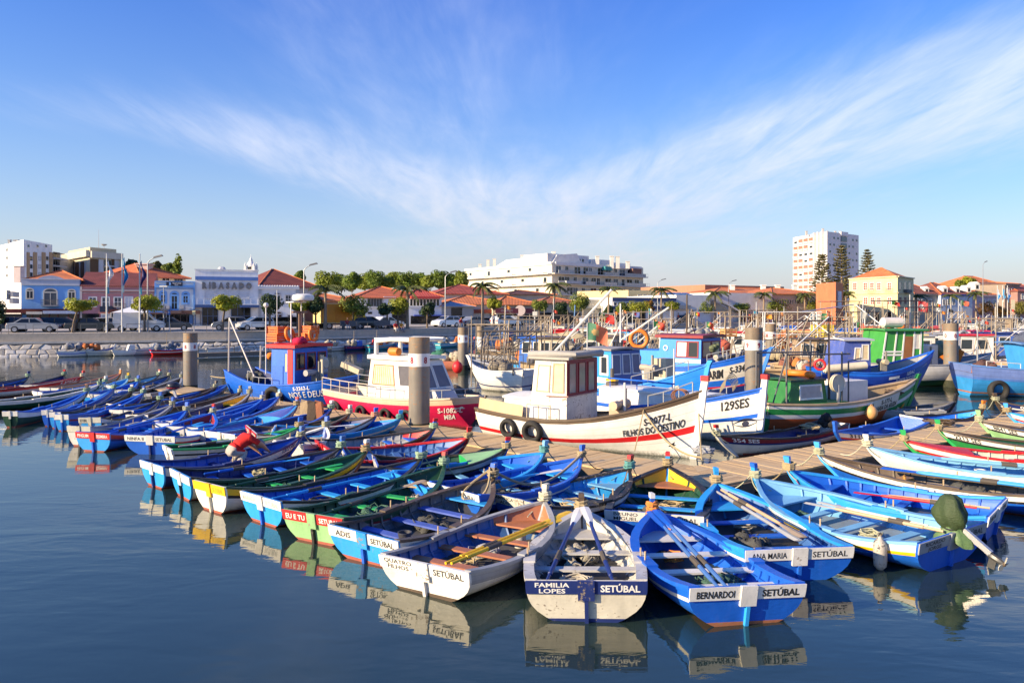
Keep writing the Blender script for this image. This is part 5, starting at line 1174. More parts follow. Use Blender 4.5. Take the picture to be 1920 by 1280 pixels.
    if ropes:
        mb=MB(); x0,z0=top; q=[]; n=5+rnd.randrange(3); r=wd*.75
        for k in range(n*9+1):
            a=2*math.pi*k/9; zz=z0+.02+ph*.5*k/(n*9)+rnd.uniform(-.012,.012); rr=r*(1.25+.35*math.sin(k*.37+NROW)*.5)+rnd.uniform(0,.035)
            q.append((x0+.01+rr*math.cos(a)*1.1,rr*math.sin(a),zz))
        mb.tube(q,.021,5)
        if detail>1:
            for s in range(2):
                a=Vector((x0,.06*(1 if s else -1),z0+ph*.3)); e=Vector((x0-.15-.3*rnd.random(),(.12+.1*rnd.random())*(1 if s else -1),z0-.25))
                mb.tube([lerp(a,e,t)+Vector((.06*math.sin(t*5+s),.05*math.sin(t*3),-.10*math.sin(t*math.pi))) for t in [i/7 for i in range(8)]],.014,4)
        if drop:
            a=Vector((x0+.1,0,z0+.08)); e=Vector((x0+.75,rnd.uniform(-.4,.4),PZ+.02))
            mb.tube([lerp(a,e,t)-Vector((0,0,.16*math.sin(t*math.pi))) for t in [i/8 for i in range(9)]],.015,4)
        mb.build('mooring_rope',paint(rope,.9,.3,.4,chip=(.1,.1,.08)),T)
    if reg:
        txt,side,col,t0,t1=reg; mb=MB()
        def f(p,q,side=side,t0=t0,t1=t1):
            t=lerp(t0,t1,p); x,y,z=Q(t,.05+.17*(1-q),side,-.012); return (x,y,z)
        put_text(mb,txt,f,1,1,.02); mb.build('lettering',flat(col,.6),T)
    T['_L']=L
    return T,Q
def world(T,p):
    return Vector(T.location)+Matrix.Rotation(T.rotation_euler[2],3,'Z')@Vector(p)
def oar(a,b,shaft,blade,label,group='oars laid in the rowing boats',grip='K',tilt=0.):
    """from grip a to blade tip b (world points)"""
    a=Vector(a); b=Vector(b); L=(b-a).length; T=thing('oar',label,'oar',a,0,group)
    q=(b-a).to_track_quat('X','Z'); T.rotation_mode='QUATERNION'; T.rotation_quaternion=q
    mb=MB(); mb.tube([(0,0,0),(.35,0,0),(.36,0,0),(L*.68,0,0),(L*.76,0,0)],[.026,.026,.038,.036,.028],8); mb.build('shaft',paint(shaft,.5,.4),T,40)
    mb=MB(); rows=[]
    for x,w in ((L*.7,.03),(L*.76,.055),(L*.84,.085),(L*.95,.1),(L,.085)):
        c,s=math.cos(tilt),math.sin(tilt); r=[]
        for y,z in ((w,0),(0,.014),(-w,0),(0,-.014),(w,0)): r.append((x,y*c-z*s,y*s+z*c))
        rows.append(r)
    mb.grid(rows); mb.face((0,1,2,3)); mb.face([20+k for k in (3,2,1,0)]); mb.build('blade',paint(blade,.5,.4),T)
    mb=MB(); mb.tube([(L*.26,0,0),(L*.36,0,0)],.048,8); mb.build('leather_collar',paint((.09,.075,.06),.8,.3),T)
    return T
def boat_oar(bt,a,b,*r,**k):
    T,Q=bt; return oar(world(T,a),world(T,b),*r,**k)
TAN=(.40,.31,.17); PALE=(.42,.42,.28); TEAL=(.12,.33,.30); CREAM=(.55,.52,.38); ORG=(.70,.24,.05); GRN=(.30,.42,.28)
# --- right of the pontoon corner, nearest first
fam=rb((1100,1163),(1092,952),222,'white rowing boat with navy name board FAMILIA LOPES, white frames and crossed oars',(.60,.59,.56),(.60,.59,.56),(.62,.60,.55),(.55,.55,.53),(.60,.59,.57),(.74,.69,.56),'N','FAMILIA|LOPES','SETÚBAL','W','U','U',TAN,
   ribs=True,thc=(.60,.59,.57),boot='N',hs=.64,wear=.72,gw=.15,hb=.70,skeg='N',floorc=(.04,.04,.042),ph=.30,bold=.03)
ber=rb((1394,1168),(1222,955),212,'royal blue rowing boat with white thwarts and white name board BERNARDOI','B','W','B','B','B','B','W','BERNARDOI','SETÚBAL','K','B','W',ORG,
   ribs=True,thc='W',hs=.60,wear=.35,gw=.15,hb=.70,skeg='L',floorc=(.03,.05,.05),bold=.035,boot='A')
ana=rb((1494,1086),(1345,905),198,'blue rowing boat with white name board ANA MARIA','L','W','B','X','L','B','W','ANA MARIA','SETÚBAL','K','L','L',TAN,
   ribs=True,thc='B',hs=.58,wear=.45,gw=.14,floorc=(.025,.025,.03),bold=.015,boot=None,seatc='L')
ric=rb((1775,1058),(1418,898),128,'white and blue rowing boat with yellow stripe, grey name board RICARDO JORGE','W','Y','B','S','S','B','E','RICARDO|JORGE','SETÚBAL','K','L','B',PALE,
   ribs=True,thc='S',hs=.62,wear=.35,gw=.11,boot=None,floorc=(.25,.32,.36),skeg='B')
gui=rb((1858,1000),(1481,880),80,'blue rowing boat with green and red inside and white board GUIM PAR','L','R','B','B','L','B','W','GUIM PAR','ETUBAL','K','L','L',TAN,thc='B',boot=None,bowin='B',innw=.4,ribs=True)
ses=rb((1985,968),(1537,850),1.3,'dark brown and white rowing boat with 11311SES on its black bow band','W','K','B','U','U','B','W','','SETUBAL','K','L','L',PALE,reg=('11311SES',1,'W',.97,.80),thc='U',ribs=True,seatc='A',innw=.7)
wlb=rb((2030,925),(1628,838),1.25,'white hulled rowing boat with pale blue inside and cream rope on a white post','W','W','W','S','S','W','W','','','K','W','W',CREAM,thc='S',seatc='B',ribs=True)
redg=rb((2075,893),(1698,824),1.2,'red and white rowing boat with red half deck and green post','W','R','G','I','R','W','W','','','K','J','J',TAN,foredeck=('R','R'),thc='E',ribs=True)
grw=rb((2100,868),(1762,806),1.1,'green and white rowing boat with dark weathered gunwale and green post','W','K','G','D','U','W','W','','','K','J','J',TAN,reg=('2213 SES',1,'K',.93,.78),thc='U')
pgr=rb((2150,850),(1838,790),1.15,'white banded rowing boat with black brown gunwale and pale green post','W','K','F','X','U','W','W','','','K','F','F',PALE,reg=('8841 SES',1,'K',.93,.78),thc='X',ph=.4)
byr=rb((2180,832),(1890,772),1.1,'light blue rowing boat with yellow and red bow band at the right edge','W','R','L','B','L','L','W','','','K','L','L',TAN,reg=('2343 S',1,'W',.93,.78),thc='B')
# --- behind the corner
bru=rb((1226,1012),(1252,872),182,'rowing boat with green inside, yellow bow panels and white board BRUNO MIGUEL','W','K','B','D','K','B','W','BRUNO|MIGUEL','SETÚBAL','K','L','R',TAN,
   ribs=True,thc='L',hs=.58,wear=.6,gw=.13,bowin='Y',seatc='A',floorc=(.02,.05,.03),bold=.01,boot=None)
ame=rb((985,985),(1180,878),150,'rowing boat with bright blue inside, black gunwale and worn board ADIS','W','K','B','L','K','B','I','AMERICA|ADIS','SETÚBAL','K','U','R',TEAL,ribs=True,thc='S',wear=.8,seatc='S',gw=.11)
qua=rb((803,1114),(1022,938),165,'white rowing boat with rust stained transom lettered QUATRO FILHOS, blue inside with red brown bow','E','E','W','X','E','W','W','QUATRO|FILHOS','SETÚBAL','K','E','I',CREAM,
   ribs=True,thc='A',bowin='A',seatc='A',wear=.6,hs=.55,gw=.10,skeg='W',boot='U')
adi=rb((688,1053),(922,898),128,'dark rowing boat with white board ADIS, sky blue transom and brown weathered gunwale','W','W','W','Q','U','L','W','ADIS','SETÚBAL','K','U','B',TAN,
   ribs=True,thc='V',seatc='L',wear=.6,hs=.58,gw=.11,skeg='B',brk='L')
eut=rb((594,1016),(832,872),110,'green rowing boat with red name board EU E TU','D','C','D','D','D','F','R','EU E TU','SETUBAL','W','D','R',GRN,ribs=True,thc='J',seatc='T',wear=.55,hs=.6,gw=.10,skeg='K',brk='F')
mar=rb((498,981),(788,858),74,'blue rowing boat with red and white side bands and a faded white board MARIADA','W','R','B','B','K','L','W','MARIADA','SETUBAL',(.42,.42,.40),'B','B',GRN,ribs=True,thc='L',seatc='L',wear=.35,hs=.62,gw=.09,skeg='B',brk='W')
yel=rb((402,958),(685,846),58,'green rowing boat with yellow band, white hull and yellow name board','Y','K','W','D','D','W','Y','','SETUBAL',(.50,.33,.02),'A','W',TAN,ribs=True,thc='J',seatc='J',wear=.35,hs=.66,gw=.10,skeg='I')
w76=rb((347,933),(638,838),36,'dark blue rowing boat with white bow band lettered 7673 SES','W','K','W','N','K','L','W','','','K','B','X',GRN,reg=('7673 SES',-1,'K',.80,.95),thc='B',wear=.45,hs=.64,skeg='K',ribs=True)
w13=rb((293,912),(562,818),42,'navy rowing boat with white bow band lettered 1372 SES holding the bending man','W','W','N','B','N','L','W','','','K','B','X',PALE,reg=('1372 SES',-1,'N',.80,.95),thc='N',wear=.4,hs=.64,skeg='N',ribs=True)
grn=rb((322,868),(560,800),1.15,'open rowing boat with dark green inside and cream outside between the blue boats','I','K','W','D','J','W','W','','','K','B','B',TAN,thc='D',wear=.4,hs=.5,ribs=True)
nin=rb((284,851),(398,775),92,'blue rowing boat with white name board NINFA II and red trim inside','W','R','B','B','B','B','W','NINFA II','SETUBAL','K','B','R',PALE,ribs=True,thc='L',hs=.62,wear=.25,skeg='N',bold=.02,bowin='C',boot=None)
pen=rb((178,846),(348,768),62,'blue rowing boat with red name board PINGUIM SESIMBRA','C','N','B','B','B','L','R','PINGUIM','SESIMBRA','W','B','B',PALE,thc='L',hs=.64,wear=.3,skeg='B',ribs=True)
gr2=rb((152,836),(322,758),42,'blue rowing boat with a worn cream transom behind the red name board','I','K','Q','B','E','W','I','','','K','B','B',PALE,thc='B',hs=.7,wear=.7)
bw3=rb((172,818),(300,748),40,'dark boat with peeling cream name board behind the blue boats','W','K','Q','B','K','L','I','SETUBAL','','K','B','B',GRN,thc='B',hs=.72,wear=.8)
sm1=rb((119,808),(268,738),24,'slim blue rowing boat with white and sky blue transom, nearest of three side by side','B','C','B','B','B','L','W','','','K','W','B',GRN,thc='B',hs=.66)
sm2=rb((106,803),(246,733),20,'slim black edged boat with white and sky blue transom, middle of three','K','K','B','B','K','L','W','','','K','U','W',GRN,thc='B',hs=.66)
sm3=rb((92,799),(214,730),20,'slim blue rowing boat with white and blue transom, farthest of three side by side','B','W','B','B','B','B','W','','','K','S','B',GRN,thc='B',foredeck=('S','L'),hs=.68)
gg=rb((22,801),(162,735),27,'dark green rowing boat with white band and grey green transom at the left','W','W','D','B','B','D','W','','','K','U','U',GRN,thc='B',hs=.66,skeg='D')
gw_=rb((-40,775),(186,722),1.2,'long green rowing boat with broad white bands at the left edge','W','D','D','D','W','W','W','','','K','D','D',GRN,thc='D',hs=.55)
rw=rb((-90,752),(155,707),1.2,'red rowing boat with yellow bow lettering and a crimson post','R','W','W','W','C','W','W','','','K','C','R',CREAM,reg=('S 3722 S',-1,'W',.78,.95),thc='E',hs=.55)
bl=rb((-110,742),(52,707),1.1,'black gunwaled blue rowing boat at the left edge of the fleet','B','K','B','B','K','B','W','','','K','N','N',GRN,thc='B',hs=.5  )
# --- far end of the pontoon
rb((95,742),(225,700),1.1,'cream rowing boat with orange bow post far along the pontoon','I','O','I','E','A','I','W','','','K','O','E',CREAM,thc='E',hs=.45,ropes=False,detail=1)
rb((60,738),(120,703),1.2,'navy rowing boat with green rope and red tipped post far along the pontoon','W','N','N','N','K','N','W','','','K','D','R',GRN,thc='B',hs=.5,detail=1)
rb((75,752),(196,716),1.1,'white and navy rowing boat behind the long green boat','W','N','W','N','B','W','W','','','K','W','W',GRN,thc='B',hs=.5,detail=1)
rb((150,752),(240,708),1.1,'pale blue rowing boat with yellow painted bow post','S','W','B','L','S','B','W','','','K','Y','Y',GRN,thc='L',hs=.5,detail=1)
rb((175,757),(258,716),1.0,'blue rowing boat tucked behind a black one near the far pile','B','W','B','B','B','L','W','','','K','B','B',GRN,thc='B',hs=.5,detail=1)
rb((200,738),(298,703),1.2,'white rowing boat with coiled green rope and scarlet post tip','W','K','W','S','K','W','W','','','K','W','R',GRN,thc='S',hs=.5,detail=1)
rb((228,748),(318,704),1.1,'black and white rowing boat with navy post before the far pile','K','W','K','X','K','K','W','','','K','N','N',PALE,thc='X',hs=.5,detail=1)
rb((262,756),(340,706),1.1,'grey weathered rowing boat with striped gunwales before the far pile','E','W','K','U','E','E','W','','','K','E','E',PALE,thc='U',hs=.5,detail=1)
rb((222,778),(404,727),1.25,'ochre yellow rowing boat heaped with green net beside the far pile','A','Y','A','U','U','A','W','','','K','U','U',PALE,thc='U',hs=.5,detail=1)
rb((232,790),(428,722),1.1,'blue gunwaled rowing boat with a thick rope wound post, left of the brown one','B','E','N','B','B','N','W','','','K','E','W',PALE,thc='B',hs=.5,detail=1)
rb((262,800),(450,735),1.05,'brown black rowing boat with ochre patches inside','U','K','U','U','U','U','W','','','K','U','U',PALE,thc='U',hs=.5,detail=1)
rb((300,812),(468,737),1.2,'navy rowing boat with yellow ovals painted inside','E','N','N','N','E','N','W','','','K','U','E',PALE,thc='Y',hs=.5,bowin='Y',detail=1)
rb((320,818),(492,748),1.1,'bright blue rowing boat with blue post and cream rope loops','B','S','B','B','B','B','W','','','K','B','B',CREAM,thc='B',hs=.5,detail=1)
rb((345,826),(522,744),1.2,'blue rowing boat with pale grey band and rounded bow','E','K','W','B','B','L','W','','','K','W','S',CREAM,thc='B',hs=.52,ribs=True)
rb((385,836),(556,760),1.3,'violet blue rowing boat with sky blue half deck and crimson post tip','V','W','V','B','L','B','W','','','K','V','R',TAN,thc='E',hs=.52,foredeck=('V','L'))
rb((418,840),(620,768),56,'navy and white rowing boat lettered 263 SES holding upright sacks','W','K','N','N','B','B','W','','SETUBAL','K','N','W',GRN,reg=('2635SES',-1,'K',.78,.93),thc='N',hs=.55,skeg='N',boot=None)
rb((448,846),(655,776),1.2,'dark green rowing boat with green bow seat and cream post','C','W','D','D','U','D','W','','','K','E','W',CREAM,thc='J',seatc='J',hs=.5,ribs=True)
tia=rb((478,838),(702,782),52,'navy rowing boat with red and white transom lettered TIAGO','W','U','N','N','U','W','R','TIAGO','SETUBAL','W','B','B',(.62,.30,.20),thc='E',hs=.62,skeg='I',ribs=True,boot=None)
rb((520,834),(748,786),62,'bright blue rowing boat with teal roped sky blue bow','L','W','L','B','L','L','W','','','K','L','L',TEAL,thc='E',hs=.55,skeg='B')
rb((545,858),(610,800),1.2,'small white rimmed rowing boat with a tall royal blue post','W','B','W','N','W','W','W','','','K','B','B',PALE,thc='E',hs=.5,detail=1)
rb((612,862),(812,802),64,'crimson rowing boat with grey inside and blue thwarts','C','W','B','E','K','R','R','','SETUBAL','W','B','R',GRN,thc='B',seatc='B',hs=.5,bowin='R',ribs=True)
rb((655,882),(876,822),70,'rowing boat with scarlet gunwale and slate grey inside','N','W','X','X','R','B','W','','','K','R','R',TAN,thc='X',hs=.5,ribs=True)
rb((712,902),(948,840),82,'navy rowing boat with a green painted foredeck and locker','E','K','N','D','K','B','W','','SETÚBAL','K','B','R',TAN,thc='D',foredeck=('F','J'),hs=.58,boot=None)
rb((775,935),(1018,848),88,'sky blue rowing boat wound with teal rope beside the green foredeck','L','W','B','B','L','B','L','','','K','S','S',TEAL,thc='S',seatc='L',hs=.5,ribs=True)
spo=rb((858,958),(1090,858),95,'bright blue rowing boat with white board SOL POENTE','B','W','B','B','B','B','W','SOL|POENTE','SETUBAL','K','B','B',TAN,thc='S',seatc='L',hs=.55,ribs=True)
# --- oars
Lf=fam[0]['_L']
boat_oar(fam,(Lf*.02,.62,.50),(Lf*.90,.05,.80),'N','W','grey oar lying left in the FAMILIA LOPES boat')
boat_oar(fam,(Lf*.0,-.42,.52),(Lf*.90,-.03,.82),'N','W','grey oar lying right in the FAMILIA LOPES boat')
Lb=ber[0]['_L']
boat_oar(ber,(Lb*.05,.25,.42),(Lb*.95,.10,.72),'X','B','left of two blue oars tied with orange cord in the blue boat BERNARDOI')
boat_oar(ber,(Lb*.05,.12,.42),(Lb*.95,-.02,.74),'X','B','right of two blue oars tied with orange cord in the blue boat BERNARDOI')
La=ana[0]['_L']
boat_oar(ana,(La*.92,.12,.62),(La*.12,-.25,.52),'E','I','grey oar tied with cord across the ANA MARIA thwarts')
boat_oar(ana,(La*.92,.02,.66),(La*.15,-.40,.54),'T','T','brown oar beside the grey one in the ANA MARIA boat')
Lr=ric[0]['_L']
boat_oar(ric,(Lr*.0,-.05,.60),(Lr*.62,-.02,.56),'I','I','long pale oar lying along the RICARDO JORGE boat')
boat_oar(ric,(Lr*.0,.10,.62),(Lr*.66,.18,.54),'T','I','second pale oar near the port side of RICARDO JORGE')
Lq=qua[0]['_L']
boat_oar(qua,(Lq*.06,-.18,.48),(Lq*.98,-.62,.62),'Y','Y','yellow oar across the QUATRO FILHOS boat, upper one')
boat_oar(qua,(Lq*.06,-.30,.50),(Lq*.96,-.72,.60),'Y','Y','yellow oar across the QUATRO FILHOS boat, lower one')
Lx=ses[0]['_L']
for k,(y,lab) in enumerate(((.06,'upper'),(-.1,'lower'))): boat_oar(ses,(Lx*.05,y,.60),(Lx*.70,y+.05,.58),'L','B',f'{lab} of two bright blue oars on the dark brown boat')
Lx=wlb[0]['_L']
for k,(y,lab) in enumerate(((.1,'upper'),(-.06,'lower'))): boat_oar(wlb,(Lx*.1,y,.58),(Lx*.80,y,.60),'S','S',f'{lab} of two pale blue oars in the white hulled boat')
Lx=gui[0]['_L']; boat_oar(gui,(Lx*.0,.1,.55),(Lx*.6,.2,.5),'T','L','oar with blue blade in the green and red boat GUIM PAR')
boat_oar(gui,(Lx*.05,.25,.55),(Lx*.62,.32,.5),'R','R','oar with red blade in the blue boat GUIM PAR')
Lx=w76[0]['_L']; boat_oar(w76,(Lx*.1,-.1,.55),(Lx*.75,-.2,.62),'B','L','blue oar lying along the dark blue boat 7673 SES')
# --- outboard motor under a green cover, and a fender, on RICARDO JORGE
T,Q=ric
mo=thing('outboard_motor','tilted outboard motor under a dark green cover on the RICARDO JORGE stern','outboard motor',world(T,(-.05,-.12,.60)),T.rotation_euler[2]); mo.scale=(.78,.78,.80)
mb=MB(); n=26; rows=[]
for i,(r,z,ox) in enumerate(((.02,.84,.06),(.14,.82,.06),(.25,.74,.05),(.31,.60,.06),(.34,.44,.05),(.33,.30,.04),(.27,.17,.02),(.19,.09,.0),(.185,.06,.0),(.25,-.02,-.02),(.29,-.12,-.03),(.31,-.22,-.03))):
    row=[]
    for k in range(n):
        a=2*math.pi*k/n; f=min(1,i/4)*(1+(.6 if i>8 else 0)); w=(.86 if z>.55 else 1)+f*(.15*math.sin(3*a+z*2)+.13*abs(math.sin(2.5*a+z*2))-.05+.07*math.sin(7*a+z*5))-.12*max(0,math.cos(2*a+.6))*(z>.2)
        row.append((ox+r*w*math.cos(a)*1.12,r*w*math.sin(a)*.92,z+f*.035*math.sin(5*a+i)-(.10*max(0,math.sin(2.5*a)) if i==11 else 0)))
    rows.append(row+[row[0]])
mb.grid(rows,matf=lambda i,j:1 if i>=7 else 0); mb.build('cover',[paint((.040,.066,.020),.62,.35,.7,1.6,chip=(.11,.14,.05)),paint((.11,.19,.07),.5,.3,.6,chip=(.16,.22,.1))],mo,75)
mb=MB(); mb.torus((.0,0,.075),.195,.018,(0,0,1),16,5); mb.build('tie_cord',paint('K'),mo)
mb=MB(); mb.bar((-.12,0,.18),(-.80,-.05,-.30),.11,.12); mb.bar((-.1,0,.05),(-.72,-.05,-.28),.05,.05); mb.build('shaft_leg',paint((.45,.45,.46),.3,.3,metal=.4),mo)
mb=MB(); mb.tube([(-.72,-.05,-.32),(-.80,-.05,-.34),(-.98,-.06,-.42),(-1.06,-.06,-.46)],[.04,.075,.07,.04],8); mb.bar((-.86,-.05,-.36),(-.80,-.05,-.62),.03,.16); mb.build('gearcase',paint((.06,.06,.06),.4,.3),mo,40)
c=Vector((-1.07,-.06,-.465)); ax=Vector((-.9,-.05,-.42)).normalized(); e1=ax.orthogonal().normalized(); e2=ax.cross(e1)
for k in range(3):
    a=2*math.pi*k/3+.5; r=e1*math.cos(a)+e2*math.sin(a); s=ax.cross(r)
    mb=MB(); n=7; pv=[]
    for q in range(n):
        w=2*math.pi*q/n; pv.append(c+r*(.11+.085*math.cos(w))+s*.07*math.sin(w)+ax*.03*math.sin(w))
    mb.add([p+ax*.006 for p in pv]+[p-ax*.006 for p in pv],[tuple(range(n)),tuple(range(2*n-1,n-1,-1))]+[(q,(q+1)%n,n+(q+1)%n,n+q) for q in range(n)])
    mb.build('propeller_blade',paint((.55,.52,.42),.4,.4),mo)
mb=MB(); mb.ball(c,.05,8,5); mb.build('propeller_hub',paint('U',.5,.3),mo)
mb=MB(); x,y,z=Q(.12,.25,1,-.1)
fe=thing('fender','grimy white cylinder fender hanging on the side of RICARDO JORGE','fender',world(T,(x,y,0)))
mb.lathe([(.02,-.02),(.05,0),(.105,.06),(.115,.15),(.115,.42),(.10,.50),(.05,.55),(.02,.60)],12); mb.build('body',paint((.55,.50,.43),.6,1.0,.3,1.3,chip=(.05,.045,.04)),fe,50)
mb=MB(); mb.torus((0,0,.62),.03,.012,(0,1,0),10,5); mb.build('ring',paint('U'),fe)

# --- gear lying in the boats
def gear(bt,x,y,z,kind,col,label,r=.3,seed=0):
    T,Q=bt; p=world(T,(T['_L']*x,y,z)); q=random.Random(seed)
    if kind=='net':
        mb=MB()
        for k in range(9): a=q.uniform(0,6.28); d=r*q.uniform(0,.8); mb.ball((d*math.cos(a),d*math.sin(a),r*q.uniform(.05,.35)),r*q.uniform(.25,.45),8,5,sz=.7,jit=.22)
        for k in range(5): a=q.uniform(0,6.28); mb.tube([(r*1.1*math.cos(a+t)*q.uniform(.7,1),r*1.1*math.sin(a+t)*q.uniform(.7,1),r*.5*q.random()) for t in (0,.6,1.2,1.8,2.4)],.012,4)
        o=mb.build('fishing_net',paint(col,.95,.8,.9,3,chip=tuple(v*.4 for v in col)),None,70); c='fishing net'
    elif kind=='rope':
        mb=MB(); pts=[]
        for k in range(70): a=k*.55; rr=r*(.55+.45*q.random()); pts.append((rr*math.cos(a),rr*math.sin(a),.02+.07*q.random()+k*.0012))
        mb.tube(pts,.016,4); o=mb.build('rope_coil',paint(col,.9,.3,.4),None,60); c='rope'
    elif kind=='bucket':
        mb=MB(); mb.lathe([(.10,0),(.13,.26),(.14,.26),(.14,.28),(.12,.28),(.09,.03)],14); o=mb.build('bucket',paint(col,.5,.4),None,40); c='bucket'
    else:
        mb=MB(); mb.hexa([(-.2,-.14,0),(.2,-.14,0),(.2,.14,0),(-.2,.14,0),(-.2,-.14,.28),(.2,-.14,.28),(.2,.14,.28),(-.2,.14,.28)]); mb.torus((0,0,.3),.05,.016,(0,1,0),8,4); mb.tube([(.14,.08,.28),(.14,.08,.34)],.03,8); o=mb.build('fuel_can',paint(col,.5,.4),None); c='fuel can'
    o.location=p; o.rotation_euler=(0,0,q.uniform(0,6)); return tag(o,label,c)
DN=(.10,.10,.09); GN=(.07,.16,.12); CN=(.44,.40,.32)
for a in ((fam,.62,.1,.10,'net',CN,'tangle of pale line in the bow of the FAMILIA LOPES boat',.38),(fam,.28,.15,.10,'rope',CN,'pale rope coil between the FAMILIA LOPES thwarts',.3),(fam,.12,-.2,.1,'net',(.34,.07,.06),'dark red rag heap under the stern thwart of FAMILIA LOPES',.22),
 (ber,.35,-.2,.09,'net',GN,'dark green net on the BERNARDOI bottom boards',.35),(ber,.66,.1,.1,'rope',ORG,'orange cord coil in the BERNARDOI bow',.22),(ana,.35,.25,.1,'net',DN,'dark net heap in the ANA MARIA boat',.42),(ana,.65,-.1,.1,'rope',CN,'rope coil before the ANA MARIA bow seat',.25),(ana,.12,.3,.1,'bucket',(.05,.10,.3),'dark blue bucket in the ANA MARIA stern'),
 (ric,.33,.1,.12,'rope',PALE,'pale rope coil on the RICARDO JORGE bottom boards',.25),(ric,.72,.05,.12,'net',GN,'green net below the RICARDO JORGE bow seat',.25),(bru,.3,.2,.1,'net',DN,'dark net in the BRUNO MIGUEL stern',.4),(bru,.55,-.2,.1,'rope',TAN,'tan rope coil in the BRUNO MIGUEL boat',.3),
 (qua,.5,.2,.1,'net',(.42,.42,.44),'grey plastic heap in the QUATRO FILHOS boat',.3),(qua,.7,-.1,.1,'bucket',(.55,.53,.48),'white bucket under the QUATRO FILHOS bow seat'),(qua,.3,.1,.09,'rope',TAN,'rope coil on the QUATRO FILHOS bottom boards',.28),
 (adi,.5,.1,.1,'net',DN,'black net heap in the boat with the brown weathered gunwale',.4),(adi,.2,-.2,.1,'bucket',(.05,.05,.06),'black bucket in the boat with the brown weathered gunwale'),(eut,.4,.1,.1,'net',GN,'dark green net in the EU E TU boat',.38),(eut,.75,.0,.12,'net',CN,'tan net on the EU E TU bow seat',.2),
 (mar,.3,.0,.1,'net',DN,'dark net in the MARIADA boat',.35),(ame,.45,.1,.1,'rope',TAN,'brown hoop of rope in the bright blue boat',.3),(ame,.2,.0,.1,'net',CN,'cream net in the bright blue boat stern',.3),(yel,.4,.0,.1,'net',GN,'green net in the yellow banded boat',.35),(yel,.2,.1,.1,'rope',PALE,'pale rope in the yellow banded boat stern',.25),(w76,.45,.0,.3,'net',(.5,.45,.25),'yellowish floats bundle in the 7673 SES boat',.22),
 (spo,.4,.0,.1,'net',DN,'dark net in the SOL POENTE boat',.3),(nin,.55,.1,.1,'rope',PALE,'pale rope in the NINFA II boat',.25),(nin,.3,.0,.1,'net',DN,'dark net in the NINFA II boat',.3),(gui,.5,.1,.1,'net',(.45,.30,.12),'orange brown net in the GUIM PAR boat',.25),(ses,.35,.0,.15,'net',DN,'black net in the dark brown boat',.5),(ses,.6,.0,.12,'can',(.5,.26,.06),'ochre box in the dark brown boat'),(wlb,.45,.1,.12,'bucket',(.7,.68,.62),'white bucket in the white hulled boat with blue oars'),(redg,.4,.1,.12,'net',(.5,.48,.42),'grey net in the red half decked boat',.3)):
    gear(*a[:7],**(dict(r=a[7]) if len(a)>7 else {}),seed=hash(a[6])%99)
for bt,c,b,lab in ((nin,'B','L','blue oar along the NINFA II boat'),(pen,'B','B','blue oar along the PINGUIM boat'),(mar,'L','L','sky blue oar along the MARIADA boat'),(eut,'D','T','dark green oar along the EU E TU boat'),(grn,'I','I','cream oar along the dark green open boat'),(tia,'E','W','grey oar along the TIAGO boat'),(spo,'L','W','pale oar along the SOL POENTE boat'),(yel,'D','J','green oar along the yellow banded boat')):
    l=bt[0]['_L']; boat_oar(bt,(l*.06,.18,.46),(l*.82,.02,.52),c,b,lab)
# draped rope between two bows
def rope(a,b,sag,label,r=.03,c=TAN):
    a,b=Vector(a),Vector(b); mb=MB(); mb.tube([lerp(a,b,t)-Vector((0,0,sag*math.sin(t*math.pi)))-a for t in [i/16 for i in range(17)]],r,6); o=mb.build('mooring_line',paint(c,.9,.2,.2)); o.location=a; return tag(o,label,'mooring line')
la,ls=adi[0]['_L'],spo[0]['_L']
rope(world(adi[0],(la,.0,.95)),world(spo[0],(ls*.99,-.05,.85)),.55,'thick brown rope drooping between two bows in front of the pontoon',.035,(.34,.26,.17))
a0=world(adi[0],(la,.05,.95)); mb=MB(); mb.tube([Vector((-.9*math.sin(t*math.pi)*(1 if t<.5 else .85),.25*math.sin(t*6.28),-.55*math.sin(t*math.pi)+.05*t)) for t in [i/16 for i in range(17)]],.03,6); o=mb.build('rope_loop',paint(TAN,.9,.2,.2)); o.location=a0; o.rotation_euler=(0,0,adi[0].rotation_euler[2]); tag(o,'tan rope loop hanging over the blue bow seat of the brown gunwaled boat','rope')
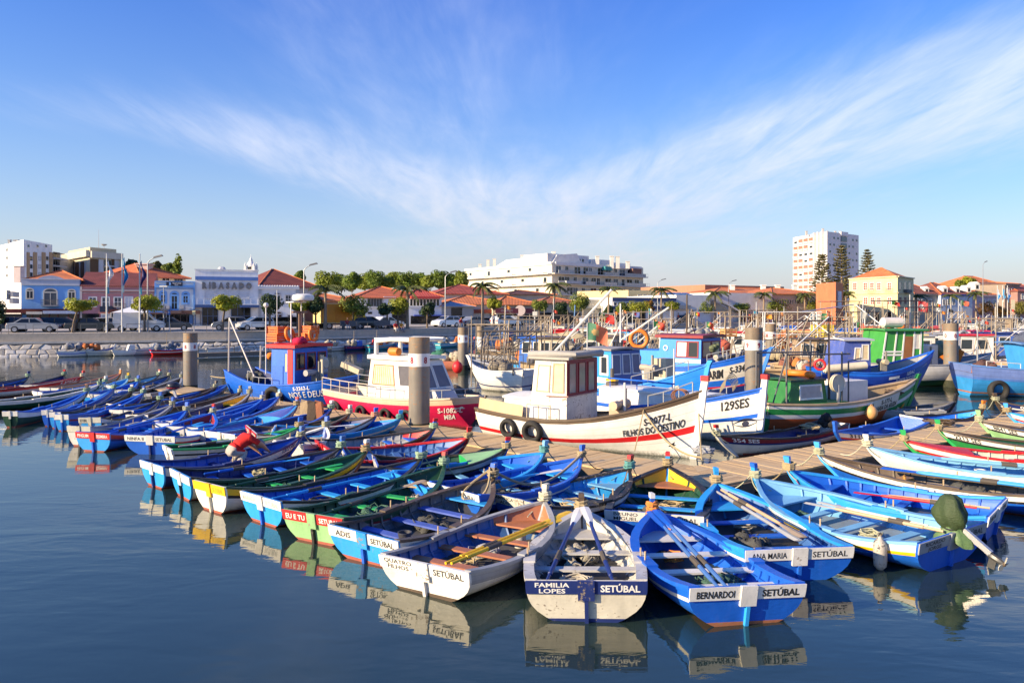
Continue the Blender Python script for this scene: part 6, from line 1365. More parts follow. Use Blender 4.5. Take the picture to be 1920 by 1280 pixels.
# ------------------------------------------------------------------ fishing boats
def fboat(label,S,B,beam,hs,hm,hb,bands,gun,deck,stem,name='fishing_boat',cat='fishing boat',sternw=.62,rake=.9,tm=.48,bul=.42,draft=-.35,group='fishing boats moored inside the harbour',wear=.35,stemh=.25,tr=None,pb=2.4,fl=0.,st=.25,caps=True,tl=None,tip=None,boot=None,bootz=.2):
    S=Vector(S); B=Vector(B); d=B-S; L=d.length; rz=math.atan2(d.y,d.x); T=thing(name,label,cat,(S.x,S.y,0),rz,group)
    Q=hullfn(L,beam/2*sternw,beam/2,hs,hm,hb,draft,rake,tm=tm,pb=pb,st=st,fl=fl,plo=2.6,phi=1.5); T['_L']=L
    us=[0]; ms=[]; prev=0
    for ue,m in bands:
        n=max(1,int(round((ue-prev)/.13)))
        for k in range(n): us.append(lerp(prev,ue,(k+1)/n)); ms.append(m)
        prev=ue
    mats=[]; idx=[]
    for m in ms:
        if m not in mats: mats.append(m)
        idx.append(mats.index(m))
    if boot and boot not in mats: mats.append(boot)
    bi=mats.index(boot) if boot else 0
    hull_mesh(Q,us,lambda i,j,r:bi if boot and (r[i][j][2]+r[i+1][j+1][2])/2<bootz else idx[j]).build('hull',[paint(m,wear=wear,hull=True) for m in mats],T,50)
    mb=MB(); pr=[Q(0,u,1) for u in us]; n=len(pr); mb.v=[(x-.01,y,z) for x,y,z in pr]+[(x-.01,-y,z) for x,y,z in pr]
    for k in range(n-1): mb.face((k,n+k,n+k+1,k+1),idx[k])
    mb.build('transom',[paint(tr or m,wear=wear) for m in mats],T)
    mb=MB(); rows=[]; dk=[]
    for t in TS:
        x,y,z=Q(min(t,.99),0,1,.07); dz=z-bul; _,yd,_2=Q(min(t,.99),u_at(Q,t,dz),1,.07); yd=min(yd+.02,y) if t<.95 else .01
        rows.append((x,max(.01,y),z,max(.01,yd),dz)); dk.append([(x,max(.01,yd),dz),(x,0,dz+.04),(x,-max(.01,yd),dz)])
    mb.grid(dk); mb.build('deck',paint(deck,.7,.5),T)
    for s in (1,-1):
        mb=MB(); mb.grid([[(x,s*y,z),(x,s*yd,dz)] for x,y,z,yd,dz in rows]); mb.build('bulwark',paint(deck,.6,.4),T)
        if caps:
            mb=MB(); g=[]
            for t in TS:
                x,y,z=Q(t,0,s); yo=abs(y)+.035; yi=max(0,abs(y)-.12); g.append([(x,s*yi,z-.03),(x,s*yo,z-.03),(x,s*yo,z+.035),(x,s*yi,z+.035),(x,s*yi,z-.03)])
            mb.grid(g); mb.face((0,1,2,3)); mb.build('gunwale',paint(gun,.55,wear+.1),T)
    if stem:
        pts=[Q(1,u,1) for u in (.97,.75,.5,.25,0)]; pts=[(p[0]+.02,p[2]) for p in pts]; pts.append((pts[-1][0]+.02+rake*.12,pts[-1][1]+stemh))
        mb=MB(); g=[]
        for x,z in pts: g.append([(x-.10,.07,z),(x+.11,.05,z),(x+.11,-.05,z),(x-.10,-.07,z),(x-.10,.07,z)])
        mb.grid(g); k=len(pts)-1; mb.face((3,2,1,0)); mb.face([k*5+q for q in range(4)]); sp=mb.build('stem_post',paint(stem,.5,wear),T)
        if tip: x,z=pts[-1]; mb=MB(); mb.box((x,0,z+.04),(.25,.17,.16)); mb.build('stem_head',paint(tip,.5,wear),T)
    if tl:
        for txt,side,col,t0,t1,u0,u1,bold in tl:
            mb=MB(); put_text(mb,txt,lambda p,q:Q(lerp(t0,t1,p),lerp(u1,u0,q),side,-.020),1,1,bold); mb.build('lettering',flat(col,.6),T)
    return T,Q
class Cab:
    def __init__(s,T,x0,x1,w,z0,z1,mat,tx0=0,tx1=0,tw=None,roofm='W',over=.15,rt=.08,name='wheelhouse',camber=.06,front=None,wear=.3):
        tw=tw or w; s.T=T; s.b=[(x0,-w/2,z0),(x1,-w/2,z0),(x1,w/2,z0),(x0,w/2,z0)]; s.t=[(x0+tx0,-tw/2,z1),(x1+tx1,-tw/2,z1),(x1+tx1,tw/2,z1),(x0+tx0,tw/2,z1)]
        mb=MB(); mb.hexa(s.b+s.t)
        if front: mb.m[3]=1
        s.o=mb.build(name,[paint(mat,.5,wear),paint(front or mat,.5,wear)],T)
        if roofm:
            a,b=x0+tx0-over,x1+tx1+over; h=tw/2+over; mb=MB(); mb.grid([[(x,y,z1+.004+camber*(1-(y/h)**2)) for y in (-h,-h*.5,0,h*.5,h)] for x in (a,b)]); mb.grid([[(x,y,z1+.004+rt+camber*(1-(y/h)**2)) for y in (-h,-h*.5,0,h*.5,h)] for x in (a,b)])
            for i in range(4): mb.face((i,i+1,10+i+1,10+i)); mb.face((5+i,5+i+1,15+i+1,15+i))
            mb.face((0,5,15,10)); mb.face((4,9,19,14)); s.roof=mb.build('roof',paint(roofm,.5,.3),T)
        s.ztop=z1+rt+camber
    def face(s,f):
        i={'S':(0,1),'F':(1,2),'P':(2,3),'A':(3,0)}[f]; return [Vector(v) for v in (s.b[i[0]],s.b[i[1]],s.t[i[1]],s.t[i[0]])]
    def pt(s,f,u,v,d=0.):
        a,b,c,e=s.face(f); n=(b-a).cross(e-a).normalized(); return tuple(lerp(lerp(a,b,u),lerp(e,c,u),v)+n*d)
    def win(s,f,u0,u1,v0,v1,fc='W',pane=None,fw=.05,name='window'):
        a,b,c,e=s.face(f); W_=(b-a).length; H_=(e-a).length; du,dv=fw/W_,fw/H_; mb=MB()
        def r(p,q,v,w,d=.03): mb.hexa([s.pt(f,p,v,0),s.pt(f,q,v,0),s.pt(f,q,v,d),s.pt(f,p,v,d),s.pt(f,p,w,0),s.pt(f,q,w,0),s.pt(f,q,w,d),s.pt(f,p,w,d)])
        r(u0-du,u1+du,v0-dv,v0); r(u0-du,u1+du,v1,v1+dv); r(u0-du,u0,v0,v1); r(u1,u1+du,v0,v1)
        o=mb.build(name,paint(fc,.5,.2,0),s.T); mb=MB(); mb.add([s.pt(f,u0,v0,.012),s.pt(f,u1,v0,.012),s.pt(f,u1,v1,.012),s.pt(f,u0,v1,.012)],[(0,1,2,3)]); mb.build('pane',pane or GLD,o)
    def panel(s,f,u0,u1,v0,v1,m,name,d=.02):
        mb=MB(); mb.hexa([s.pt(f,u0,v0,0),s.pt(f,u1,v0,0),s.pt(f,u1,v0,d),s.pt(f,u0,v0,d),s.pt(f,u0,v1,0),s.pt(f,u1,v1,0),s.pt(f,u1,v1,d),s.pt(f,u0,v1,d)]); return mb.build(name,m if not isinstance(m,(str,tuple)) else paint(m,.5,.3),s.T)
def part(T,name,mat,fn,smooth=None,**kw):
    mb=MB(); fn(mb); return mb.build(name,mat if not isinstance(mat,(str,tuple)) else paint(mat,.5,.3),T,smooth,**kw)
def pole(T,name,a,b,r,mat): return part(T,name,mat,lambda m:m.tube([a,b],[r,r*.7],6),40)
def stand(T,pts,h,mat=MET,name='guard_rail',mid=True,r=.02):
    mb=MB(); top=[(x,y,z+h) for x,y,z in pts]; mb.tube(top,r,5)
    if mid: mb.tube([(x,y,z+h*.5) for x,y,z in pts],r*.7,4)
    for p,q in zip(pts,top): mb.tube([p,q],r,5)
    return mb.build(name,mat,T,40)
def winch(T,x,y,z,mat='E',drum=.22,w=.7,axis='y'):
    part(T,'winch_drum',mat,lambda m:m.lathe([(drum*.6,-w/2),(drum*.6,-w*.2),(drum*.45,0),(drum*.6,w*.2),(drum*.62,w/2)],12,(x,y,z),axis=axis),40)
    part(T,'winch_frame',paint((.3,.28,.24),.6,.6),lambda m:(m.box((x,y,z-.25),(.35,.25,.5)),m.bar((x+.2,y,z-.5),(x+.2,y,z+.55),.08,.08)))
def tyre(p,R,ax,label,r=None):
    o=tag(bpy.data.objects.new('tyre_fender',None),label,'tyre','tyre fenders'); mb=MB(); mb.torus((0,0,0),R,r or R*.34,ax,22,8,sq=1.25); o=mb.build('tyre_fender',paint((.022,.021,.02),.8,.5,.3,chip=(.08,.07,.06)),None,60); o.location=p; return tag(o,label,'tyre','tyre fenders on the fishing boats')
def ring(p,R,ax,label,c='O'):
    mb=MB(); mb.torus((0,0,0),R,R*.26,ax,24,8); mb2=MB(); o=mb.build('life_ring',paint(c,.5,.3),None,60); o.location=p; return tag(o,label,'life ring')
def buoy(p,r,c,label):
    mb=MB(); mb.ball((0,0,0),r,12,8,sz=1.15); mb.torus((0,0,r*1.2),r*.16,r*.06,(0,1,0),8,5); o=mb.build('buoy',paint(c,.5,.35),None,60); o.location=p; return tag(o,label,'buoy')
def crate(p,rz,c,label,group=None,sz=(.8,.5,.42)):
    T=thing('fish_crate',label,'crate',p,rz,group); x,y,z=sz; mb=MB()
    for s in (-1,1):
        for k in range(3): zz=z*(.16+.33*k); mb.box((0,s*y/2,zz),(x,.03,z*.22)); mb.box((s*x/2,0,zz),(.03,y,z*.22))
        for w in (-1,1): mb.box((s*x/2,w*y/2,z/2),(.06,.06,z))
    mb.box((0,0,.02),(x,y,.04)); mb.build('box',paint(c,.6,.3),T)
    mb=MB(); mb.box((0,0,z+.02),(x+.06,y+.06,.05)); mb.build('rim',paint(c,.6,.3),T); return T
def netpile(p,r,c,label,h=.5,n=9,seed=0,cat='fishing net'):
    q=random.Random(seed); mb=MB()
    for k in range(n):
        a=q.uniform(0,6.28); d=r*q.uniform(0,.65); mb.ball((d*math.cos(a),d*math.sin(a),h*r*q.uniform(.2,.7)),r*q.uniform(.3,.5),9,6,sz=.8,jit=.16)
    o=mb.build('fishing_net',paint(c,.95,.8,1.0,2.5,chip=tuple(v*.35 for v in (PAL[c] if isinstance(c,str) else c))),None,70); o.location=p; return tag(o,label,cat)
def ropecoil(p,r,c,label,n=7,seed=0):
    q=random.Random(seed); mb=MB(); pts=[]
    for k in range(n*10):
        a=k*.63; rr=r*(.5+.5*q.random()); pts.append((rr*math.cos(a),rr*math.sin(a),.03+.10*q.random()+.012*k/n))
    mb.tube(pts,.03,5); o=mb.build('rope_coil',paint(c,.9,.3,.4),None,60); o.location=p; return tag(o,label,'rope')
def pflag(base,h,w,hf,label,fade=0.,seed=0,cols=None,droop=.25,dirn=1,staff=None):
    T=thing('flag',label,'flag',base); mb=MB(); mb.tube([(0,0,0),(0,0,h)],[.03,.02],5); mb.build('staff',staff or METW,T)
    g=lerp3((.01,.20,.04),(.16,.36,.22),fade); r=lerp3((.62,.012,.012),(.78,.22,.12),fade); y=lerp3((.75,.50,.02),(.80,.50,.22),fade); cols=cols or (g,r,y)
    mb=MB(); nx,ny=14,10; ph=seed*1.7
    def q(a,b):
        u,v=a/nx,b/ny; return (dirn*w*u*.92,.16*w*math.sin(u*6.5+v*2+ph)*u,h-hf*v-droop*w*u*u+.05*w*math.sin(v*6+u*5+ph)*u)
    for i in range(nx):
        for j in range(ny):
            u,v=(i+.5)/nx,(j+.5)/ny; c=0 if u<.4 else 1
            if ((u-.4)*w)**2+((v-.5)*hf)**2<(hf*.24)**2 and len(cols)>2: c=2
            mb.add([q(i,j),q(i+1,j),q(i+1,j+1),q(i,j+1)],[(0,1,2,3)],c)
    mb.build('cloth',[leaf_mat(c,.45) for c in cols],T); return T
def lerp3(a,b,t): return tuple(lerp(x,y,t) for x,y in zip(a,b))
def pile(px,Y,pyt,r,num,label,nx=0.,rust=(.33,.17,.07),dark=False,z0=-.5,bz=None):
    p=PY(px,Y); T=thing('mooring_pile',label,'mooring pile',(p.x,p.y,0),0,'steel mooring piles of the pontoons'); h=Z(pyt,Y); b1,b0=(h-.62*1.9*r/.4,h-.62*1.9*r/.4-.55*1.9*r/.4) if not bz else bz
    mb=MB(); mb.tube([(0,0,z0),(0,0,b0)],r,24,cap=False); mb.build('shaft',paint((.23,.205,.175),.55,.85,.15,.7,chip=(.30,.14,.05)),T,40)
    mb=MB(); mb.tube([(0,0,z0),(0,0,.30),(0,0,.42)],[r*1.03,r*1.025,r*1.0],24,cap=False); mb.build('weed_band',paint((.03,.035,.018),.8,.6,.6,2,chip=(.12,.11,.08)),T,60)
    mb=MB(); mb.tube([(0,0,b0),(0,0,b1)],r*1.012,24,cap=True); mb.build('white_band',paint('W',.5,.25,0),T,40)
    mb=MB(); mb.tube([(0,0,b1),(0,0,h)],r,24); mb.build('rusty_top',paint((.26,.20,.14),.65,.95,.25,.8,chip=rust),T,40)
    if num:
        ang0=math.atan2(-p.y,-p.x); hh=(b1-b0)*.5
        for k,(da,c) in enumerate(((.62,(.30,.01,.03)),(-.75,(.30,.01,.03)))):
            mb=MB(); vs,fs,_=text_geo(num,.03); w=hh*.6
            mb.add([((r*1.012+.01)*math.cos(ang0+da+(v[0]-.5)*w/r),(r*1.012+.01)*math.sin(ang0+da+(v[0]-.5)*w/r),(b0+b1)/2-hh/2+v[1]*hh) for v in vs],fs); mb.build('number',flat(c),T)
    return T
# --- A  white boat FILHOS DO DESTINO
A=fboat('white fishing boat with red stripe and boxy wheelhouse lettered FILHOS DO DESTINO',(-.75,28.1),(5.95,23.3),2.7,1.05,.95,2.15,[(.09,'U'),(.46,'W'),(.56,'R'),(.92,'W'),(1,'W')],'U','T','W',sternw=.55,rake=.35,stemh=.35,tip='R',pb=1.9,tm=.42,
   tl=[('S-2077-L',-1,'K',.80,.90,.17,.29,.02),('FILHOS DO DESTINO',-1,'K',.72,.95,.32,.44,.02)])
T,Q=A; L=T['_L']
c=Cab(T,L*.285,L*.475,2.1,.55,3.0,(.80,.77,.70),tx0=.30,tx1=.0,tw=2.05,roofm=(.36,.34,.30),over=.18,wear=.85)
CUR=flat((.70,.55,.33),.9)
c.win('S',.16,.48,.56,.90,(.50,.36,.22),CUR); c.win('S',.62,.90,.56,.93,(.45,.33,.22),CUR)
c.panel('F',-.005,1.005,.50,.995,'C','red_window_band',.008)
for k in range(3): c.win('F',.07+.31*k,.28+.31*k,.54,.94,'C',flat((.30,.27,.24),.15),.02)
c.panel('S',.03,.52,.02,.97,'W','door',.015)
Cab(T,L*.15,L*.285,1.8,.55,1.55,'W',roofm='W',over=.05,name='engine_casing')
part(T,'roof_bundle',paint((.40,.38,.35),.8,.4,.4),lambda m:(m.tube([(L*.29,-1.0,3.15),(L*.40,-1.02,3.18),(L*.50,-.90,3.18),(L*.505,.9,3.17)],.12,8),),50)
part(T,'canvas_windbreak','T',lambda m:m.grid([[Q(t,0,-1,.03),tuple(Vector(Q(t,0,-1,.03))+Vector((0,.08,.42)))] for t in (.02,.08,.14,.2,.27)]))
part(T,'cabin_handrail',paint((.35,.15,.12),.5,.3),lambda m:m.tube([(L*.38,-1.09,1.75),(L*.485,-1.09,1.78),(L*.49,.9,1.8)],.02,5))
pole(T,'stay',(L*.34,-.2,3.05),(L*.34,-.2,4.6),.02,METD)
part(T,'boom',METW,lambda m:m.tube([(L*.34,-.3,3.05),(L*.62,-.1,5.35)],.045,6))
winch(T,L*.67,-.3,1.55,(.52,.38,.26),.26,1.0); part(T,'winch_base',(.50,.36,.24),lambda m:m.box((L*.67,-.2,1.05),(.6,.6,.7))); pole(T,'samson_post',(L*.70,-.45,.7),(L*.70,-.45,2.3),.05,METW)
part(T,'hatch',(.42,.38,.12),lambda m:m.b2((L*.57,-.5,.6),(L*.62,.5,.95)))
stand(T,[Q(t,0,1) for t in (.72,.8,.88,.95)],.40,MET,mid=False); stand(T,[Q(t,0,-1) for t in (.30,.36,.42)],.50,paint((.5,.42,.3),.5,.3),mid=False)
part(T,'bow_roller',paint((.30,.13,.06),.6,.6),lambda m:[m.tube([(L*.91+.25*math.cos(a),.12*s,1.95+.2*math.sin(a)) for a in [i*.5 for i in range(13)]],.02,4) for s in (-1,0,1)])
part(T,'star','K',lambda m:m.add([Q(.905+(.018 if k%2==0 else .007)*math.cos(k*math.pi/5+.3),.68+(.055 if k%2==0 else .022)*math.sin(k*math.pi/5+.3),-1,-.015) for k in range(10)],[tuple(range(10))]))
for px,Yp,zz,R,lab in ((988,25.7,.62,.26,'grey tyre hanging left on the white boat FILHOS DO DESTINO'),(1052,24.6,.64,.30,'grey tyre hanging amidships on the white boat FILHOS DO DESTINO')):
    x,y,z=Q({988:.20,1052:.335}[px],.32,-1,-.13); o=tyre(world(T,(x,y,z)),R,(.55,.83,.1),lab)
# --- B  129 SES
Bt=fboat('white boat with blue rail and a painted eye lettered 129 SES',(2.2,33.2),(8.62,25.6),2.5,1.0,.95,2.0,[(.07,'B'),(.40,'W'),(.47,'B'),(1,'W')],'B','I','W',rake=.25,stemh=.35,tip='R',pb=2.1,tl=[('129SES',-1,'K',.87,.96,.10,.26,.02)])
T,Q=Bt; L=T['_L']
def eye(m,s=1):
    f=lambda a,b:Q(.95+.045*a,.53+.09*b,-1,-.016)
    up=[f(-1+2*k/10,-.9*math.sin(math.pi*k/10)) for k in range(11)]; lo=[f(-1+2*k/10,-.45*math.sin(math.pi*k/10)) for k in range(11)]; m.add(up+lo,[(k,k+1,12+k,11+k) for k in range(10)])
    up=[f(-1+2*k/10,.75*math.sin(math.pi*k/10)) for k in range(11)]; lo=[f(-1+2*k/10,.5*math.sin(math.pi*k/10)) for k in range(11)]; m.add(up+lo,[(k,k+1,12+k,11+k) for k in range(10)])
    m.add([f(.28*math.cos(k*.7),.1+.5*math.sin(k*.7)) for k in range(9)],[tuple(range(9))])
part(T,'painted_eye',flat((.02,.025,.06)),eye)
c=Cab(T,L*.30,L*.80,1.5,.7,1.5,'W',roofm='W',over=.06,name='cabin_trunk'); part(T,'cabin_rail','B',lambda m:(m.tube([(L*.35,-.75,1.95),(L*.68,-.75,1.95)],.03,5),[m.tube([(L*x,-.75,1.5),(L*x,-.75,1.95)],.025,4) for x in (.36,.5,.67)]))
part(T,'pot_hoop',paint((.42,.35,.22),.6,.4),lambda m:[m.tube([(L*.86+.04*k,.4*math.cos(a)-.1,1.75+.42*math.sin(a)+.05*k) for a in [i*.35 for i in range(10)]],.016,4) for k in range(6)]); stand(T,[Q(t,0,1) for t in (.7,.8,.9)],.35,MET,mid=False)
pole(T,'mast',(L*.62,0,1.5),(L*.62,0,3.2),.035,METW)
part(T,'flue',paint((.12,.10,.09),.6,.5),lambda m:(m.tube([(L*.33,-.3,1.5),(L*.33,-.3,1.75)],.26,10),m.tube([(L*.33,-.3,1.75),(L*.33,-.3,2.3)],.08,8))); part(T,'flue_band','Y',lambda m:m.tube([(L*.33,-.3,1.8),(L*.33,-.3,1.88)],.27,10))
# --- C  crimson and cream cabin cruiser
Ct=fboat('crimson and cream cabin boat with curtained side window behind the big pile',(-7.75,34.5),(-1.0,29.1),2.6,1.1,1.0,1.32,[(.17,(.66,.50,.36)),(.85,'M'),(1,'M')],(.70,.55,.42),'I',None,name='cabin_boat',cat='cabin boat',rake=1.0,sternw=.8,pb=2.6,tl=[('S-1082-L',-1,'W',.80,.92,.24,.38,.02),('MBA',-1,'W',.83,.89,.42,.56,.02)])
T,Q=Ct; L=T['_L']
c=Cab(T,L*.31,L*.74,2.0,.7,2.6,(.76,.70,.60),tx0=.1,tx1=-.9,tw=1.55,roofm='W',over=.12,rt=.16,wear=.1)
c.win('S',.10,.50,.46,.86,'A',flat((.75,.62,.38),.9),.05); c.win('S',.62,.93,.46,.88,'W',flat((.12,.11,.12),.1),.04)
for k in range(2): c.win('F',.08+.46*k,.46+.46*k,.42,.88,'W',flat((.14,.13,.14),.1),.04)
part(T,'curtain_folds',flat((.82,.70,.45),.9),lambda m:[m.tube([c.pt('S',.13+.045*k,.48,.02),c.pt('S',.13+.04*k,.84,.02)],.03,5) for k in range(8)])
part(T,'roof_arch','W',lambda m:(m.tube([(L*.35,-.7,2.7),(L*.35,-.7,3.35),(L*.45,-.7,3.45),(L*.66,-.7,3.45)],.10,8),m.tube([(L*.35,.7,2.7),(L*.35,.7,3.35),(L*.45,.7,3.45),(L*.66,.7,3.45)],.1,8),m.box((L*.5,0,3.47),(L*.32,1.5,.06))),50)
Cab(T,L*.60,L*.80,1.3,.75,1.45,(.42,.42,.45),tx1=-.6,tw=1.0,roofm=None,name='fore_cabin')
stand(T,[Q(t,0,-1) for t in (.0,.07,.14,.21,.28,.36)],.55,paint((.6,.52,.42),.4,.1)); stand(T,[Q(t,0,-1) for t in (.36,.46,.56)],.5,MET,mid=False); stand(T,[Q(t,0,1) for t in (.0,.12,.24,.36)],.55,MET); stand(T,[Q(t,0,-1) for t in (.72,.82,.92,.98)],.35,MET,mid=False)
mb=MB(); mb.lathe([(.1,-.30),(.17,-.25),(.18,0),(.17,.25),(.1,.3)],10,axis='x'); o=mb.build('life_raft',paint('O',.5,.3),None,50); o.location=world(T,(L*.49,-.75,2.95)); o.rotation_euler=(0,0,T.rotation_euler[2]); tag(o,'orange and white rolled float on the cabin boat roof','float')
for t,lab in ((.09,'dark tyre hanging near the stern of the crimson cabin boat'),(.30,'ragged tyre hanging second on the crimson cabin boat'),(.48,'round tyre hanging third on the crimson cabin boat'),(.62,'tyre hidden partly by the big pile on the crimson boat')):
    x,y,z=Q(t,.5,-1,-.12); p=world(T,(x,y,z)); o=tyre(p,.24,(.6,.78,0),lab)
# --- D  NOS E DEUS
D=fboat('royal blue fishing boat with red roofed wheelhouse lettered NOS E DEUS',(-14.1,39.3),(-7.2,35.6),2.9,1.62,1.02,1.62,[(.70,'B'),(.76,'M'),(1,'B')],'B','N',None,rake=1.3,sternw=.75,pb=3.2,bul=.62,tr=(.40,.36,.30),tl=[('S-2262-L',-1,'W',.62,.74,.08,.20,.02),('NOS E DEUS',-1,'W',.58,.83,.24,.44,.01)])
T,Q=D; L=T['_L']
c=Cab(T,L*.40,L*.60,2.3,.55,2.85,(.03,.16,.66),tx0=.05,tx1=0,tw=2.3,roofm='R',over=.2,rt=.16,front='B')
c.panel('S',.06,.52,.04,.62,(.025,.14,.6),'door',.03); c.panel('S',.72,.93,0,.97,'R','red_panel',.025); c.win('S',.60,.70,.50,.88,'B',CUR,.03)
for k in range(3): c.win('F',.06+.325*k,.28+.325*k,.56,.88,'C',GLD,.05)
part(T,'aft_gantry',paint((.5,.46,.42),.4,.2,0,metal=.3),lambda m:(m.tube([(.05,-1.05,1.55),(.1,-1.05,4.3)],.05,6),m.tube([(.1,-1.05,4.3),(L*.26,-1.2,1.4)],.045,6),m.tube([(.05,1.05,1.55),(.1,1.05,2.8)],.05,6)),40)
stand(T,[Q(t,0,-1) for t in (.27,.33,.39,.45)],.35,MET,mid=False); stand(T,[Q(t,0,-1) for t in (.22,.27)],.55,MET,mid=False)
winch(T,L*.66,-.2,1.65,(.35,.34,.33),.26,1.4); part(T,'capstan',paint((.55,.48,.35),.5,.3),lambda m:(m.lathe([(.2,-.12),(.34,0),(.2,.12)],14,(L*.665,.35,2.05),axis='x'),m.bar((L*.70,-.1,1.2),(L*.70,-.1,2.5),.14,.1)),40)
part(T,'pot_hauler',paint((.46,.40,.28),.6,.4),lambda m:(m.tube([(L*.90+.3*k,.3*math.cos(a),2.0+.36*math.sin(a)) for k in (0,) for a in [i*.4 for i in range(17)]],.025,4),m.bar((L*.86,0,2.1),(L*1.0,0,1.75),.35,.25)))
part(T,'mast',paint((.22,.12,.07),.6,.4),lambda m:(m.tube([(L*.50,0,3.1),(L*.50,0,4.6)],.09,7),m.box((L*.5,0,4.6),(.1,1.0,.1))))
part(T,'radar_mast','W',lambda m:(m.tube([(L*.47,-.35,3.1),(L*.47,-.35,5.1)],.03,5),m.tube([(L*.47,.35,3.1),(L*.47,.35,5.1)],.03,5),m.box((L*.47,0,5.1),(.5,.9,.05)))); part(T,'radar','W',lambda m:m.lathe([(.05,0),(.50,.04),(.55,.15),(.5,.30),(.3,.36)],14,(L*.53,0,5.15)),50)
pole(T,'antenna',(L*.38,-.6,3.1),(L*.38,-.6,5.7),.025,METW); part(T,'anemometer_pole',METW,lambda m:(m.tube([(L*.31,-.8,1.5),(L*.31,-.8,4.9)],.03,5),m.ball((L*.31,-.8,4.95),.13,8,5)))
for k,(dx,y,z,lab) in enumerate(((-.9,-.5,3.25,'lower orange crate at the left of the blue boat roof'),(-.9,-.45,3.62,'upper orange crate at the left of the blue boat roof'),(.2,.3,3.28,'long orange crate behind the mast on the blue boat roof'),(.55,.35,3.65,'top orange crate behind the mast on the blue boat roof'))):
    crate(world(T,(L*.47+dx,y,z-.14)),T.rotation_euler[2],(.74,.15,.02),lab,None,(.72,.55,.36))
p=world(T,(L*.44,-.2,3.5)); ring(p,.32,(.9,-.3,.2),'orange life ring leaning left of the mast on the blue boat roof'); p=world(T,(L*.58,.3,3.5)); ring(p,.30,(.9,-.4,.1),'orange life ring at the front of the blue boat roof')
netpile(world(T,(L*.58,-.5,3.05)),.5,'M','crimson cloth heap on the front of the blue boat roof',.5,8,3,'cloth'); netpile(world(T,(L*.28,-.3,2.25)),.38,'O','orange net bundle behind the blue wheelhouse',.6,7,4); netpile(world(T,(L*.12,0,1.1)),.6,(.12,.12,.10),'dark heap of nets on the stern of the blue boat',.5,9,5)
x,y,z=Q(.46,.42,-1,-.16); tyre(world(T,(x,y,z)),.42,(.35,.93,0),'big black tyre on the side of the royal blue boat')
# --- F light blue 398 L CONCEICAO, G the blue boat behind it
Ft=fboat('light blue fishing boat with red stripe lettered 398 L CONCEICAO',(3.2,37.0),(7.95,30.3),2.6,1.2,1.15,2.45,[(.44,(.02,.24,.80)),(.54,'R'),(.58,'W'),(1,'B')],(.03,.30,.85),'E',(.04,.36,.88),rake=.9,stemh=.2,pb=2.3,tl=[('CONCEICAO',-1,'K',.66,.86,.36,.46,.02),('S-398 L',-1,'K',.68,.79,.22,.33,.02)])
T,Q=Ft; L=T['_L']
part(T,'name_plate',(.70,.62,.45),lambda m:m.grid([[Q(lerp(.62,.88,i/12),lerp(.19,.48,j/8),-1,-.010) for j in range(9)] for i in range(13)]))
c=Cab(T,L*.22,L*.44,2.0,.8,2.85,(.03,.30,.80),tx0=.0,tx1=-.15,tw=1.8,roofm=(.30,.28,.26),over=.12,front=(.05,.12,.42))
c.win('S',.62,.84,.50,.85,'W',GL,.10); c.panel('S',0,1.0,.28,.40,'W','white_band',.02)
for k in range(3): c.win('F',.05+.33*k,.28+.33*k,.50,.90,(.72,.72,.74),flat((.06,.09,.22),.1),.06)
part(T,'star_emblem','W',lambda m:m.torus(c.pt('S',.30,.66,.02),.19,.025,(0,1,0),16,5)); part(T,'star','W',lambda m:m.add([tuple(Vector(c.pt('S',.30,.66,.03))+Vector(((.15 if k%2==0 else .06)*math.sin(k*math.pi/5),0,(.15 if k%2==0 else .06)*math.cos(k*math.pi/5)))) for k in range(10)],[tuple(range(10))]))
winch(T,L*.66,-.5,2.2,(.42,.36,.28),.24,.9,'x'); part(T,'winch_motor',(.50,.42,.30),lambda m:m.box((L*.70,.1,2.2),(.7,.6,.8)))
stand(T,[Q(t,0,-1) for t in (.62,.72,.82,.92)],.45,MET,mid=False); pole(T,'mast',(L*.38,.0,3.2),(L*.38,.0,5.0),.05,METW)
part(T,'boom',METW,lambda m:m.tube([(L*.38,0,3.3),(L*.72,.2,4.8)],.04,5))
Gt=fboat('blue fishing boat with crimson roofed wheelhouse lettered SALARIM S-334',(7.2,43.8),(13.2,38.3),3.0,1.75,1.6,2.72,[(.12,'B'),(.42,(.66,.62,.55)),(.56,'B'),(.60,'R'),(1,'N')],'B','E',(.02,.2,.7),rake=1.2,stemh=.1,pb=2.4,tl=[('SALARIM',-1,'K',.60,.76,.17,.36,.03),('S-334-L',-1,'K',.80,.92,.16,.30,.02)])
T,Q=Gt; L=T['_L']
c=Cab(T,L*.27,L*.60,2.3,1.3,3.2,(.025,.27,.80),tx0=.2,tw=2.2,roofm='C',over=.22,rt=.15,front='B')
c.win('S',.44,.66,.48,.88,'C',flat((.72,.72,.70),.3),.07); c.win('S',.72,.92,.48,.88,'C',GL,.07); 
for k in range(2): c.win('F',.08+.46*k,.46+.46*k,.48,.88,'C',flat((.35,.30,.26),.1),.07)
Cab(T,L*.0+.3,L*.29,2.1,1.3,2.45,(.03,.29,.82),tx1=.0,roofm=None,name='deck_house'); c.panel('S',0,1,.30,.40,'W','white_band',.02)
part(T,'porthole','W',lambda m:m.torus(c.pt('S',.16,.70,.02),.13,.035,(0,1,0),14,5)); part(T,'crimson_disc','M',lambda m:m.lathe([(.3,0),(.3,.05)],16,(L*.10,-1.10,2.0),axis='y'))
winch(T,L*.68,-.3,2.2,(.42,.38,.3),.25,.9); stand(T,[Q(t,0,-1) for t in (.66,.78,.9)],.5,MET,mid=True)
